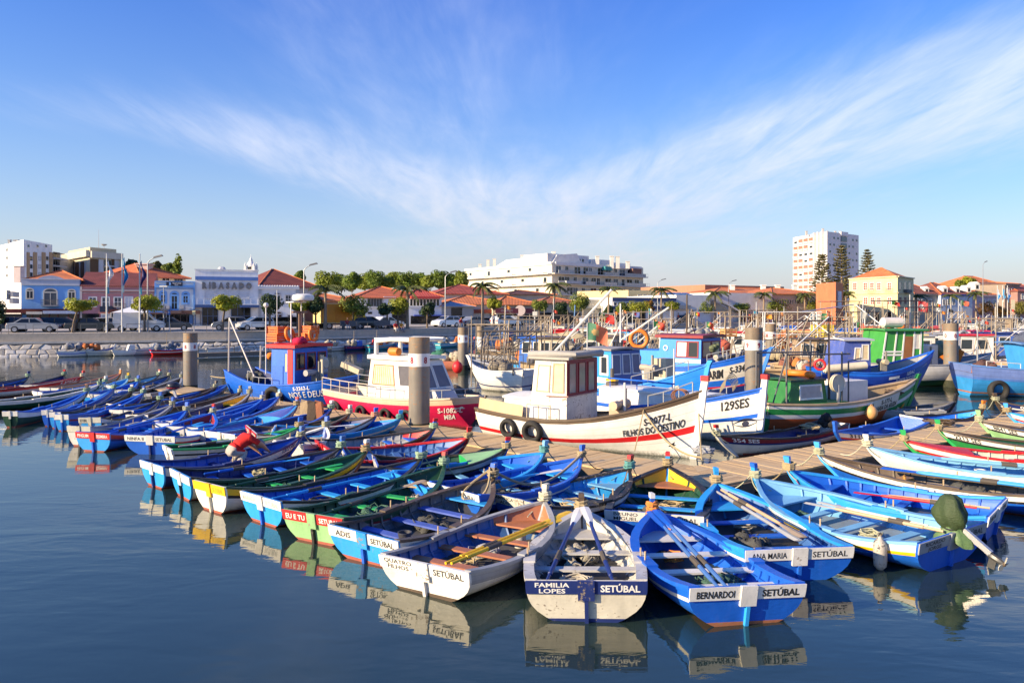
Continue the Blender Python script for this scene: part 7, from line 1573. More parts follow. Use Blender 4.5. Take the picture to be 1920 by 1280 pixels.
ring(world(T,(L*.06,-.3,3.05)),.48,(.25,.95,.1),'large orange life ring standing on the blue deck house'); netpile(world(T,(L*.66,-.5,2.5)),.42,(.16,.19,.10),'green grey net hanging before the crimson roofed wheelhouse',1.2,8,9)
pole(T,'mast',(L*.42,0,3.3),(L*.42,0,5.6),.06,'U'); netpile(world(T,(L*.42,.3,3.5)),.4,(.5,.5,.48),'pale gear heap on the crimson wheelhouse roof',.6,7,10,'fishing gear')
# --- H MARIA DA AJUDA
Ht=fboat('green and white fishing boat lettered MARIA DA AJUDA with a crest on the bow',(9.6,29.3),(18.1,33.4),2.8,1.10,.98,1.62,[(.05,'T'),(.12,'W'),(.26,'G'),(.36,'W'),(1,'G')],'T','T',(.03,.30,.06),rake=1.1,stemh=.22,draft=-.5,pb=1.7,tm=.34,boot=(.62,.12,.03),bootz=.44,tl=[('MARIA DA AJUDA',-1,'K',.56,.77,.22,.34,.03),('S-177-L',-1,'K',.61,.71,.08,.19,.03)])
T,Q=Ht; L=T['_L']
part(T,'name_plate',(.74,.68,.55),lambda m:m.grid([[Q(lerp(.545,.785,i/12),lerp(.06,.37,j/8),-1,-.012) for j in range(9)] for i in range(13)]))
c=Cab(T,L*.10,L*.33,1.5,.5,1.85,(.02,.18,.04),tx0=.2,tx1=-.15,tw=1.3,roofm='D',over=.05,wear=.5); c.win('S',.28,.85,.52,.86,'W',flat((.40,.36,.36),.2),.07)
Cab(T,L*.08,L*.42,1.9,.5,1.0,(.02,.22,.05),roofm=None,name='casing'); part(T,'white_locker',(.78,.74,.68),lambda m:m.b2((L*.44,-.5,.6),(L*.60,.7,1.75)))
part(T,'red_trim','O',lambda m:m.b2((L*.20,-.97,.90),(L*.36,-.94,.98)))
part(T,'hauler_wheel',(.62,.56,.42),lambda m:m.lathe([(.06,-.06),(.32,-.05),(.36,-.08),(.36,-.03),(.28,0),(.36,.03),(.36,.08),(.32,.05),(.06,.06)],18,(L*.36,-.9,1.75),axis='y'),40); pole(T,'hauler_post',(L*.36,-.95,.5),(L*.36,-.95,1.7),.07,MET)
part(T,'gantry',METD,lambda m:(m.tube([(L*.08,-.8,.6),(L*.08,-.8,3.0)],.04,5),m.tube([(L*.40,-.8,.6),(L*.40,-.8,3.0)],.04,5),m.tube([(L*.08,-.8,2.95),(L*.45,-.8,2.9)],.035,5),m.tube([(L*.08,.8,.6),(L*.08,.8,3.0)],.04,5),m.tube([(L*.40,.8,.6),(L*.40,.8,3.4)],.04,5),m.tube([(L*.08,.8,2.95),(L*.45,.8,2.9)],.035,5),m.tube([(L*.44,-.8,.7),(L*.44,-.8,2.6),(L*.52,-.8,2.7)],.035,5),m.tube([(L*.08,-.8,2.9),(L*.02,-.6,.9)],.03,5)))
part(T,'mast','U',lambda m:m.tube([(L*.42,0,.6),(L*.42,0,4.6)],[.06,.03],6)); part(T,'boom',METW,lambda m:m.tube([(L*.42,0,4.4),(L*.22,0,3.2)],.03,5))
def crest(m): m.torus(Q(.885,.66,-1,-.03),.14,.03,(.1,1,0),16,5); m.lathe([(.12,0),(.12,.02)],12,tuple(Vector(Q(.885,.66,-1,-.03))),axis='y')
part(T,'crest_shield',(.62,.60,.52),crest,40); part(T,'crest_crown',(.66,.35,.03),lambda m:m.add([Q(.885+dx,u,-1,-.03) for dx,u in ((-.016,.52),(.016,.52),(.021,.42),(.009,.46),(0,.40),(-.009,.46),(-.021,.42))],[tuple(range(7))]))
ring(world(T,(L*.22,-.2,2.12)),.50,(.1,.1,1),'red orange life ring lying on the small green wheelhouse'); x,y,z=Q(.50,.30,-1,-.22); buoy(world(T,(x,y,z)),.24,(.66,.36,.14),'round tan buoy hanging on the green and white boat'); buoy(world(T,(-.35,-.6,1.35)),.27,(.72,.16,.07),'orange oval buoy at the stern of the green boat')
ropecoil(world(T,(L*.80,-.3,1.0)),.4,'U','brown tangled anchor rope on the green boat foredeck',7,3); ring(world(T,(L*.40,.3,2.4)),.2,(.4,.9,0),'small red and white ring on the green boat gantry','R')
part(T,'deck_canvas',(.62,.55,.42),lambda m:m.b2((.2,-.9,.62),(L*.09,.9,1.0)))
# --- I dark blue SUZETE DOS SANTOS with blue wheelhouse, and the green wheelhouse boat behind
It=fboat('deep blue fishing boat with white star lettered SUZETE DOS SANTOS',(16.8,41.0),(23.5,41.6),2.9,1.55,1.35,2.45,[(.12,'B'),(.75,(.01,.05,.36)),(1,(.01,.05,.36))],'B','E',None,rake=1.3,pb=1.9,tm=.4,tl=[('1054-L',-1,'W',.66,.75,.12,.22,.02),('SUZETE DOS SANTOS',-1,'W',.55,.83,.26,.38,.01)])
T,Q=It; L=T['_L']
c=Cab(T,L*.10,L*.37,1.9,1.0,3.05,(.09,.14,.48),tx0=.4,tw=1.8,roofm=(.5,.5,.55),over=.15,wear=.85,front='N'); c.win('S',.44,.60,.52,.80,'W',CUR,.06); c.win('S',.70,.90,.52,.88,'W',CUR,.06)
for k in range(3): c.win('F',.06+.31*k,.30+.31*k,.52,.88,(.30,.34,.5),flat((.30,.24,.18),.1),.05)
part(T,'star','W',lambda m:m.add([Q(.885+(.026 if k%2==0 else .010)*math.sin(k*math.pi/5),.60-(.10 if k%2==0 else .04)*math.cos(k*math.pi/5),-1,-.015) for k in range(10)],[tuple(range(10))]))
part(T,'canvas_roll',(.70,.62,.46),lambda m:m.tube([(L*-.04,-1.2,1.55),(L*.30,-1.25,1.75)],.22,8),50); winch(T,L*.50,-.6,1.9,(.52,.44,.30),.24,.8)
part(T,'fender_stripe','W',lambda m:m.grid([[Q(t,u,-1,-.02) for u in (.16,.24)] for t in (.48,.51,.54,.58)]))
Kt=fboat('white fishing boat with a bright green panelled wheelhouse and brown door',(22.0,46.5),(30.5,47.5),3.0,1.5,1.35,2.0,[(.45,(.72,.70,.66)),(.55,'W'),(1,(.01,.10,.05))],'E','E',None,rake=1.0,tl=[('S-1',-1,'K',.84,.88,.14,.26,.02),('OSE',-1,'K',.81,.88,.3,.42,.02)])
T,Q=Kt; L=T['_L']
c=Cab(T,L*.02,L*.345,2.5,1.1,3.45,(.05,.30,.05),tx0=.45,tx1=.15,tw=2.3,roofm=(.05,.28,.07),over=.2,front=(.05,.16,.07))
c.panel('S',.50,.72,.0,.86,(.33,.13,.04),'door',.03); c.win('S',.53,.69,.48,.80,(.33,.13,.04),flat((.10,.07,.05),.2),.03); 
for u in (.0,.27,.47,.735,.91): c.panel('S',u,u+.035,0,.98,'W','white_post',.035)
for v in (.44,.36): c.panel('S',.0,.47,v,v+.045,'W','white_rail',.04)
c.win('S',.79,.89,.55,.90,'W',flat((.66,.60,.5),.3),.03)
for k in range(3): c.win('F',.05+.32*k,.31+.32*k,.40,.93,(.55,.58,.6),flat((.05,.07,.07),.08),.04)
part(T,'roof_raft',(.70,.64,.58),lambda m:(m.lathe([(.2,-.7),(.32,-.6),(.32,.6),(.2,.7)],12,(L*.19,-.2,3.95),axis='x'),m.box((L*.19,-.2,3.93),(.9,.66,.06))),40); part(T,'roof_drum','W',lambda m:m.lathe([(.1,0),(.34,.05),(.36,.45),(.2,.55)],12,(L*.22,.5,3.65)),40)
part(T,'white_tank','W',lambda m:m.box((L*.45,.2,1.9),(1.4,1.3,1.3))); winch(T,L*.44,-.6,1.9,(.55,.48,.4),.22,.6); netpile(world(T,(L*.62,.2,1.7)),.95,(.32,.36,.24),'tall pale green net heap beyond the green wheelhouse',1.3,11,15)
p=world(T,(L*.60,-.9,1.75)); mb=MB(); mb.add([(-.75,0,.1),(.3,-.1,.62),(.8,0,.42),(.55,.1,-.35),(-.1,.05,-.45)],[(0,1,2,3,4)]); mb.torus((.25,-.08,.1),.14,.05,(0,1,0),10,5); o=mb.build('marker_float',paint('O',.5,.3)); o.location=p; tag(o,'orange float with a yellow centre on the white boat bow','float')
x,y,z=Q(.70,.45,-1,-.15); tyre(world(T,(x,y,z)),.42,(.1,.99,0),'large black tyre on the white boat lettered OSE')
# --- J light blue boat at the right edge
Jt=fboat('sky blue fishing boat with violet band at the right edge of the frame',(25.1,41.4),(35.8,40.4),3.0,1.75,1.5,2.2,[(.30,(.16,.24,.55)),(.36,(.10,.22,.60)),(.70,(.04,.31,.74)),(.74,'A'),(1,(.04,.33,.76))],(.12,.30,.70),'A',None,rake=1.0,sternw=.85,wear=.55)
T,Q=Jt; L=T['_L']
c=Cab(T,L*.27,L*.64,2.2,1.3,2.85,(.05,.33,.76),tx0=-.35,tw=2.0,roofm=(.12,.25,.5),over=.3); c.win('S',.20,.62,.56,.84,(.10,.35,.75),flat((.45,.38,.28),.2),.07)
for t,R,lab in ((.11,.44,'black tyre nearest the stern of the sky blue boat'),(.38,.38,'second black tyre on the sky blue boat at the right edge')):
    x,y,z=Q(t,.62,-1,-.16); tyre(world(T,(x,y,z)),R,(-.05,.99,0),lab)
stand(T,[Q(t,0,-1) for t in (.06,.12,.2)],.3,METW,mid=False); netpile(world(T,(L*.12,.2,1.3)),.8,(.14,.07,.06),'dark brown net on the sky blue boat stern',.7,8,17); netpile(world(T,(L*.30,.0,2.95)),.9,(.10,.12,.18),'dark net thrown over the sky blue cabin roof',.3,9,18)
pole(T,'mast',(L*.1,.8,1.4),(L*.1,.8,3.6),.05,MET)
# --- green stem boat behind J
Vt=fboat('weathered white boat with a bright green stem beyond the right hand pile',(19.5,56.0),(28.9,53.5),3.0,1.7,1.6,2.6,[(.35,(.66,.64,.60)),(.40,'E'),(.6,(.62,.60,.56)),(1,'D')],'E','A',(.03,.28,.06),rake=1.8,stemh=.35,wear=.6)
T,Q=Vt; L=T['_L']; part(T,'red_bulwark',(.40,.12,.07),lambda m:m.b2((L*.3,-1.2,1.6),(L*.6,-1.15,2.2))); part(T,'deck_lattice',paint((.40,.34,.27),.6,.3),lambda m:[m.bar((L*.15+k*.5,-1.3,2.5+.02*k),(L*.35+k*.5,1.2,3.1),.05,.05) for k in range(9)])
part(T,'long_pole',(.62,.48,.25),lambda m:m.tube([(L*.1,-1.5,3.2),(L*1.05,-1.5,3.0)],.07,6))
# --- small boats on the inner side of the right hand pontoon
s55=rb((1560,822),(1345,818),1.15,'navy and crimson rowing boat lettered 354 SES with a covered motor','C','N','W','N','K','W','W','','','K','W','R',PALE,reg=('354 SES',1,'W',.93,.77),thc='N',hs=.6,drop=False)
x=world(s55[0],(.35,0,.45)); netpile(x,.42,'K','black tarpaulin covered motor on the 354 SES boat',1.2,9,21,'covered motor')
rb((1712,812),(1566,806),1.25,'blue rowing boat with white band lettered 3119 SES','W','R','B','B','B','B','W','','','K','B','B',TAN,reg=('3119SES',1,'K',.92,.74),thc='B',hs=.55,ropes=False)
rb((1715,804),(1842,766),1.35,'dark rowing boat with bright blue inside and white boards, SETUBAL on one','N','W','B','B','K','B','W','SOCARIMA','SETUBAL','K','O','O',TAN,thc='L',seatc='L',bowin='L',hs=.5,boot=None)
rb((1640,786),(1790,752),1.2,'dark grey rowing boat lettered GOMES among the moored boats','Q','C','Q','Q','Q','Q','Q','','','K','K','K',TAN,reg=('GOMES',-1,'E',.7,.9),thc='Q',hs=.5,ropes=False)
rb((2010,780),(1868,752),1.2,'navy rowing boat at the right with brown post beyond the pontoon','N','W','N','N','U','N','N','','','K','U','U',PALE,reg=('0SZEE',1,'W',.8,.6),thc='N',hs=.5)
rb((1760,790),(1560,752),.9,'grey covered dinghy moored beside the green bow','E','E','E','E','E','E','E','','','K','E','E',TAN,thc='E',hs=.5,ropes=False,foredeck=('E','E'))
# outboard on pontoon boats (left), sacks, coils
p=P(325,735,.75); mo=thing('outboard_motor','small black outboard motor tipped up near the far pile','outboard motor',(p.x,p.y,.5)); mo.scale=(.75,.75,.75); mb=MB(); mb.ball((0,0,.75),.42,12,7,sz=.62); mb.build('cowl',paint((.03,.03,.04),.35,.2),mo,60); mb=MB(); mb.bar((0,0,.5),(.25,0,-.2),.14,.14); mb.build('leg',paint((.5,.5,.5),.4,.3),mo); mb=MB(); mb.torus((0,0,.62),.36,.05,(0,0,1),14,5); mb.build('cowl_band',paint('C'),mo)
for k,(px,py,c,lab) in enumerate(((572,770,'T','tan sack standing in the 263 SES boat'),(586,772,'U','dark brown folded sack in the 263 SES boat'),(598,772,'A','rust coloured sack in the 263 SES boat'))):
    p=P(px,py,.75); mb=MB(); mb.hexa([(-.2,-.12,-.35),(.2,-.12,-.35),(.2,.12,-.35),(-.2,.12,-.35),(-.16,-.09,.32),(.10,-.1,.42),(.14,.1,.36),(-.18,.09,.45)]); o=mb.build('sack',paint(c,.9,.3,.5)); o.location=p; tag(o,lab,'sack')
for k,(px,py,c,lab,r) in enumerate(((1760,798,'U','dark rope heap on the right hand pontoon',.55),(592,742,'T','tan rope heap on the pontoon by the royal blue boat',.4),(1520,806,TAN,'tan rope heap at the end of the 354 SES boat',.4),(440,728,TAN,'rope heap by the stern of the royal blue boat',.5),(1318,852,'E','grey mooring line heap under the white bow',.35),(660,752,TAN,'knotted rope on the pontoon beside the crimson boat',.3))):
    p=P(px,py,PZ); ropecoil(p,r,c,lab,6,k)
# mooring lines from the big boats to the pontoon
def line(a,b,label,r=.022,sag=.3,c=TAN):
    a,b=Vector(a),Vector(b); mb=MB(); mb.tube([lerp(a,b,t)-Vector((0,0,sag*math.sin(t*math.pi)))-a for t in [i/14 for i in range(15)]],r,5); o=mb.build('mooring_line',paint(c,.9,.2,.2)); o.location=a; return tag(o,label,'mooring line')
T,Q=A; L=T['_L']
line(world(T,Q(.80,.02,-1,-.02)),P(1190,845,PZ+.02),'mooring line dropping from the white boat rail to the pontoon',.018,.0); line(world(T,Q(.80,.05,-1)),P(1316,858,PZ+.02),'slack mooring line crossing the white bow below the name',.03,.35); line(world(T,Q(.995,.3,-1)),P(1316,862,PZ+.02),'short mooring line at the foot of the white stem',.022,.1); line(world(T,Q(.02,.0,-1)),P(905,795,PZ+.02),'stern mooring line of the white boat',.03,.2)
T,Q=D; L=T['_L']; line(world(T,Q(.66,.0,-1)),P(590,745,PZ+.02),'tan mooring line from the royal blue boat to the pontoon',.035,.3); line(world(T,Q(0,.0,1)),P(395,705,PZ+.02),'stern line of the royal blue boat',.03,.3)
T,Q=Ct; line(world(T,Q(.13,.0,-1)),P(655,762,PZ+.02),'pale mooring line hanging from the crimson boat rail',.025,.25); line(world(T,Q(.98,.0,-1)),P(812,775,PZ+.02),'bow line of the crimson boat running to the big pile',.02,.15)
# --- mooring piles
pile(786,28.3,632,.40,'8','biggest mooring pile with rusty rim numbered 8 in the foreground',bz=(4.6-(662-585)*28.3/1400,4.6-(686-585)*28.3/1400))
pile(357,43,624,.39,'8','left mooring pile numbered 8 standing among the rowing boats',rust=(.45,.20,.06),bz=(4.6-(642-585)*43/1400,4.6-(657-585)*43/1400))
pile(868,59,614,.40,'9','mooring pile numbered 9 with spikes on its top',bz=(4.6-(628-585)*59/1400,4.6-(642-585)*59/1400))
pile(901,84,611,.42,'7','weathered timber clad pile numbered 7',rust=(.50,.34,.16)); pile(632,112,612,.42,'7','slim far pile before the stone wall'); pile(925,124,607,.42,'','farthest pile left of the red cabin boat'); pile(1413,36,614,.41,'9','brown mooring pile numbered 9 right of the centre',bz=(4.6-(637-585)*36/1400,4.6-(656-585)*36/1400))
pile(1445,59,607,.40,'1','pile behind the brown pile numbered 9',bz=(4.6-(622-585)*59/1400,4.6-(635-585)*59/1400)); pile(1404,84,605,.42,'','pale capped pile just left of the brown pile'); pile(1783,46,606,.41,'0','mooring pile with broad pale band at the right',bz=(4.6-(621-585)*46/1400,4.6-(637-585)*46/1400)); pile(1893,80,598,.42,'','slim pile near the right edge')
T=[o for o in C.objects if o.get('label','').startswith('mooring pile numbered 9 with spikes')][0]
mb=MB(); h=Z(614,59); [mb.tube([(.33*math.cos(k*.7),.33*math.sin(k*.7),h),(.4*math.cos(k*.7),.4*math.sin(k*.7),h+.35)],.02,4) for k in range(9)]; mb.torus((0,0,h+.01),.34,.03,(0,0,1),16,5); mb.build('bird_spikes',METD,T)
# ------------------------------------------------------------------ the crowd of small boats farther back
SMG='small fishing boats crowded in the inner harbour'
RIG=paint((.34,.27,.19),.6,.5,0); RIGD=flat((.07,.06,.055),.6)
def small(px,Y,L,hull,cab,roof,label,ang=-.5,band='W',mast=True,gant=True,seed=0,cabx=(.15,.48),hb=1.9,win=True,nets=True,hz=2.3,cat='fishing boat',cw=1.6):
    q=random.Random(seed+int(px*7+Y)); S=PY(px,Y).xy; d=Vector((math.cos(ang),math.sin(ang)))
    T,Q=fboat(label,S,S+d*L,L*.32,1.2,1.0,hb,[(.10,band),(.45,hull),(.55,band),(1,hull)],q.choice(['W','U','E',band]),'T',q.choice([band,'W',hull]),group=SMG,rake=.9,wear=.4,caps=False,cat=cat)
    if cab:
        c=Cab(T,L*cabx[0],L*cabx[1],cw,.7,hz+.5,cab,tx0=.15,roofm=roof,over=.15,wear=.3)
        if win:
            for k in range(2): c.win('S',.12+.42*k,.42+.42*k,.52,.86,'W',GL,.05)
            for k in range(2): c.win('F',.08+.46*k,.46+.46*k,.52,.88,'W',GLD,.05)
    zt=hz+.7
    if mast: part(T,'mast',RIG,lambda m:m.tube([(L*.5,0,.6),(L*.5,q.uniform(-.1,.1),zt+q.uniform(.8,2.4))],[.05,.025],5)); part(T,'boom',METW if q.random()<.4 else RIG,lambda m:m.tube([(L*.5,0,1.6),(L*q.uniform(.7,.95),q.uniform(-.6,.6),zt+q.uniform(-.3,1.6))],.03,4))
    if gant:
        m=MB(); w=.8
        for s in (-w,w): m.tube([(L*.04,s,.8),(L*.08,s,zt*.9)],.035,4); m.tube([(L*.16,s,.8),(L*.08,s,zt*.9)],.025,4)
        m.tube([(L*.08,-w,zt*.9),(L*.08,w,zt*.9)],.035,4); m.tube([(L*.08,w*.6,zt*.9),(L*.5,0,zt)],.02,4); m.build('gantry',RIGD if q.random()<.5 else RIG,T)
    stand(T,[Q(t,0,-1) for t in (.6,.75,.9)],.4,METW if q.random()<.5 else RIG,mid=False)
    if nets:
        for k in range(2):
            m=MB(); cx=L*q.choice([.1,.62,.72]); col=q.choice([(.40,.34,.22),(.10,.28,.20),(.62,.20,.05),(.55,.50,.42),(.30,.12,.08),(.16,.16,.18)])
            for j in range(5): m.ball((cx+q.uniform(-.5,.5),q.uniform(-.5,.5),1.0+q.uniform(0,.5)),q.uniform(.25,.45),7,5,jit=.18)
            m.build('net_heap',paint(col,.95,.7,.8,2.,chip=tuple(v*.4 for v in col)),T,70)
    return T,Q
LB=(.03,.32,.72); TQ=(.05,.40,.55); PKR=(.70,.03,.10); YEL=(.78,.55,.03)
for i,a in enumerate((
 (1010,74,8,'R',(.62,.02,.02),'R','red fishing boat with a red lattice wheelhouse beyond the numbered piles',-.1,'W',True,True),
 (1012,58,7,'U',None,None,'brown open boat with poles beneath the tan canvas awning',-.4,'E',True,True),
 (955,53,6,LB,(.04,.16,.55),'B','blue decked boat behind the white boat stern',-.3,'K',True,True),
 (1090,62,7,'W',(.66,.62,.55),'I','cream boat with rusty gear between the big flag and the blue wheelhouse',-.5,'U',True,True),
 (1140,72,7,'N',(.03,.29,.72),'R','small light blue wheelhouse boat with a red roof edge',-.6,'W',True,False),
 (1018,100,7,'W',(.70,.68,.64),(.10,.09,.09),'white boat with a dark flat roof in the centre distance',-.4,'E',True,False),
 (1120,92,7,'W','W','E','white boat covered with tan gear behind the bright flag',-.5,'N',True,True),
 (1170,86,7,LB,None,None,'open light blue boat heaped with pale netting',-.4,'W',True,True),
 (1215,66,7,'N','W','W','dark blue boat with white cabin behind the deck house',-.4,'W',True,True),
 (1255,92,7,'W',None,None,'white open boat with tangled poles in the distance',-.6,'R',True,True),
 (1285,62,7,'U',None,None,'brown open boat loaded with netting behind the crimson roof',-.3,'U',True,True),
 (1345,66,7,'W',(.74,.72,.68),'R','white boat with a red topped windscreen right of the crimson roof',-.3,'B',True,False),
 (1360,52,6,'W',None,None,'long white hull with blue rail and a small tyre',-.25,'B',False,True),
 (1372,95,7,'B',(.70,.70,.68),'W','blue and white boat behind the pale capped pile',-.4,'W',True,True),
 (1452,72,7,'W',(.30,.12,.08),'O','white boat with an orange roof behind the brown piles',-.3,'E',True,True),
 (1455,49,7,'U',(.42,.30,.19),'U','tan boat with dark canvas awning and rusty gantry',-.15,'T',True,True),
 (1500,62,7,'T',None,None,'open tan boat with coloured net heaps under the yellow crates',-.3,'E',True,True),
 (1545,78,7,'N','B','B','navy boat with small blue cabin behind the yellow crates',-.3,'W',True,True),
 (1590,58,7,'R',None,None,'red open boat left of the orange red canopy',-.2,'W',True,True),
 (1612,66,8,'R',(.68,.06,.03),'R','red boat with orange red canopy and yellow rail',-.2,'W',True,False),
 (1600,100,8,'W',(.66,.62,.56),'W','distant white boat under the cream villa',-.3,'N',True,True),
 (1650,84,8,'W',None,None,'white boat carrying tall orange buoys',-.3,'O',True,True),
 (1668,62,8,'W',(.60,.60,.62),'E','white hulled boat behind the green wheelhouse roof',-.25,'E',True,True),
 (1700,74,8,LB,None,None,'pale blue boat with heaps of orange buoys',-.25,'W',True,True),
 (1735,92,8,PKR,PKR,'M','bright pink red boat in the right distance',-.2,'W',True,False),
 (1752,58,8,'W',(.74,.72,.70),'R','white boat with red topped wheelhouse left of the pale pile',-.2,'W',True,False),
 (1772,70,7,'M',(.62,.03,.12),'M','crimson cabin boat behind the pale pile',-.2,'W',True,True),
 (1800,63,8,(.08,.16,.50),(.07,.14,.46),'N','violet blue boat with a round life ring near the right edge',-.2,'R',True,True),
 (1822,54,8,'W',None,None,'white boat with red rail running to the right edge',-.15,'R',False,True),
 (1858,78,8,'W',(.62,.62,.68),'E','pale boat with rows of small windows at the right edge',-.15,'N',True,False),
 (1880,66,8,'N',(.08,.10,.30),'W','navy boat with white framed windows at the right edge',-.15,'W',True,True),
 (1830,96,8,'W',None,None,'far white boat with cream nets under the autumn trees',-.2,'E',True,True),
 (1780,108,8,LB,'W','W','far light blue boat below the pale blue house',-.2,'W',True,True),
 (1690,112,8,'W',None,None,'far white boat below the grey beige house',-.2,'B',True,True),
 (1530,112,8,'R',None,None,'far red boat below the brick block',-.25,'W',True,True),
 (1470,105,8,'B',None,None,'far blue boat below the slit windowed warehouse',-.3,'W',True,True),
 (1415,118,8,'W','W','W','far white cabin boat below the red doors',-.3,'R',True,True),
 (1320,118,8,'U',None,None,'far brown boat below the white hall',-.4,'W',True,True),
 (1290,104,7,TQ,None,None,'far turquoise boat left of the white topped boat',-.4,'W',True,True),
 (1205,112,7,'W',None,None,'far white boat beneath the blue and white building',-.5,'E',True,True),
 (1150,108,7,'E','E','E','far grey boat with white railings beneath the spreading tree',-.5,'W',True,True),
 (1080,116,7,'W',None,None,'far white boat left of the bright flag',-.5,'R',True,True),
 (975,100,6,'W',None,None,'far white boat with jumbled gear behind the red lattice boat',-.3,'U',True,True),
 (940,88,6,'E',None,None,'grey workboat behind the timber clad pile',-.2,'W',True,True),
 )):
    small(*a[:7],ang=a[7],band=a[8],mast=a[9],gant=a[10],seed=i)
for i,a in enumerate((
 (905,72,6,'U',None,None,'brown skiff with dark gear just right of the numbered pile',-.2,'E',False,True),(930,64,6,'T',None,None,'tan open boat with gear below the timber clad pile',-.3,'U',True,True),(968,60,6,(.05,.16,.42),None,None,'slate blue open boat left of the tan awning',-.3,'E',True,True),(1040,47,6,'U',None,None,'dark brown boat hidden behind the trawler wheelhouse',-.2,'K',True,True),
 (1075,54,6.5,'I',(.5,.44,.32),'U','tan wheelhouse boat under the big faded flag',-.4,'U',True,True),(1060,84,7,'N',(.6,.58,.52),'E','navy boat with a grey topped cabin behind the tan awning',-.4,'W',True,True),(1180,62,7,(.03,.25,.62),None,None,'mid blue open boat right of the red roofed cabin',-.4,'W',True,True),(1240,74,7,'W',(.05,.2,.55),'W','white boat with a mid blue cabin behind the life ring',-.4,'B',True,True),
 (1310,84,7,'R',(.7,.66,.6),'W','red boat with cream cabin beyond the crimson roof',-.4,'W',True,True),(1400,54,7,'E',None,None,'grey open boat between the two brown piles',-.2,'U',True,True),(1430,92,8,'W',(.05,.15,.5),'B','white boat with royal blue cabin behind the piles',-.3,'B',True,True),(1485,48,7,'U',None,None,'dark brown boat heaped with canvas left of the violet wheelhouse',-.15,'K',True,True),
 (1520,90,8,'T',(.6,.55,.45),'U','tan boat with cream cabin beyond the yellow crates',-.25,'W',True,True),(1570,88,8,LB,(.62,.6,.56),'W','light blue boat with pale cabin beyond the yellow crates',-.25,'W',True,True),(1640,100,8,'M',None,None,'crimson open boat below the cream villa',-.2,'W',True,True),(1665,74,8,'U',(.45,.2,.1),'U','rust brown wheelhouse boat behind the green roof',-.2,'T',True,True),
 (1722,84,8,'W',(.6,.05,.05),'R','white boat with red cabin beyond the trellis masts',-.2,'R',True,True),(1760,100,8,'N',None,None,'navy open boat below the pale blue house',-.2,'W',True,True),(1850,64,8,'E','E','W','grey cabin boat behind the red railed boat',-.15,'W',True,True),(1895,88,8,'R',(.7,.68,.64),'W','red boat with white cabin near the slim right pile',-.15,'W',True,True))):
    small(*a[:7],ang=a[7],band=a[8],mast=a[9],gant=a[10],seed=50+i)
for i,a in enumerate((
 (900,56,5.5,'N',None,None,'navy skiff piled with gear close behind the numbered pile',-.1,'E',False,True),(940,47,5.5,'U',None,None,'weathered brown boat in the dark pipe frame',-.2,'T',True,True),(985,52,6,'T',(.55,.47,.33),'U','tan boat with small cabin below the red lattice boat',-.2,'U',True,True),(1030,66,6,'W',None,None,'white boat with brown gear under the tan awning',-.3,'U',True,True),
 (1100,56,6,'U',None,None,'brown open boat just left of the light blue wheelhouse',-.3,'T',True,True),(1385,47,6,'T',None,None,'tan boat with grey netting beside the brown pile',-.15,'U',True,True),(1440,55,6.5,'W',None,None,'white boat with brown frame behind the small green wheelhouse',-.15,'U',True,True),(1525,47,6,'I',None,None,'cream boat loaded with sacks left of the violet wheelhouse',-.1,'U',True,True),
 (1655,56,7,'W',(.7,.66,.6),'E','cream cabin boat behind the bright green roof',-.15,'W',True,True),(1765,51,7,'U',None,None,'brown boat with netting behind the pale pile',-.1,'W',True,True),(1730,66,7,'B',(.7,.68,.66),'W','blue boat with white cabin beneath the second trellis',-.15,'W',True,True),(1570,52,6,(.3,.12,.07),None,None,'rust red open boat behind the violet wheelhouse',-.1,'T',True,True))):
    small(*a[:7],ang=a[7],band=a[8],mast=a[9],gant=a[10],seed=90+i,hb=1.6)
# canvas awning on poles, lattice on the red boat
T=thing('awning','tan canvas awning stretched on poles over a boat in the centre','awning',PY(1045,57,0)); mb=MB(); rows=[]
for k in range(9): 
    x=-1.9+k*.5; rows.append([(x,y,2.95-.18*math.sin(math.pi*(y+1)/2)-(.5 if y==-1.2 else 0)+.12*math.sin(k*1.3)) for y in (-1.2,-.9,-.3,.3,.9,1.2)])
mb.grid(rows); mb.build('canvas',paint((.55,.46,.27),.9,.4,.3),T)
for x in (-1.7,0,1.8):
    for y in (-.9,.9): mb=MB(); mb.tube([(x,y,.8),(x,y,2.9)],.03,4); mb.build('pole',RIGD,T)
T,Q=small(880,62,6.5,'W',None,None,'white launch with a red side line behind the numbered pile',ang=.2,band='W',mast=False,gant=False,nets=False,hb=2.0)
T,Q=fboat('white hulled boat with navy bottom facing left behind the FILHOS DO DESTINO boat',(.8,43.0),(-2.55,45.2),2.2,1.3,1.2,1.75,[(.55,'W'),(.6,'N'),(1,'W')],'W','E','W',group=SMG,rake=1.2,wear=.2); netpile(world(T,(1.8,0,1.2)),.9,(.30,.26,.2),'grey brown net on the white boat bow',.6,9,31); stand(T,[Q(t,0,1) for t in (.0,.2,.4,.6)],.9,RIGD)
netpile((-2.4,35.2,.2),1.1,(.13,.11,.09),'dark brown tarpaulin heap between crimson boat and white boat',.8,8,33,'tarpaulin')
part(T,'rig',RIGD,lambda m:(m.tube([(.3,-.9,1.0),(.3,-.9,3.2)],.04,5),m.tube([(.3,.9,1.0),(.3,.9,3.2)],.04,5),m.tube([(.3,-.9,3.2),(.3,.9,3.2)],.04,5),m.tube([(.3,.9,2.6),(2.3,.9,2.6)],.03,5),m.tube([(2.3,.9,1.2),(2.3,.9,2.6)],.03,5)))
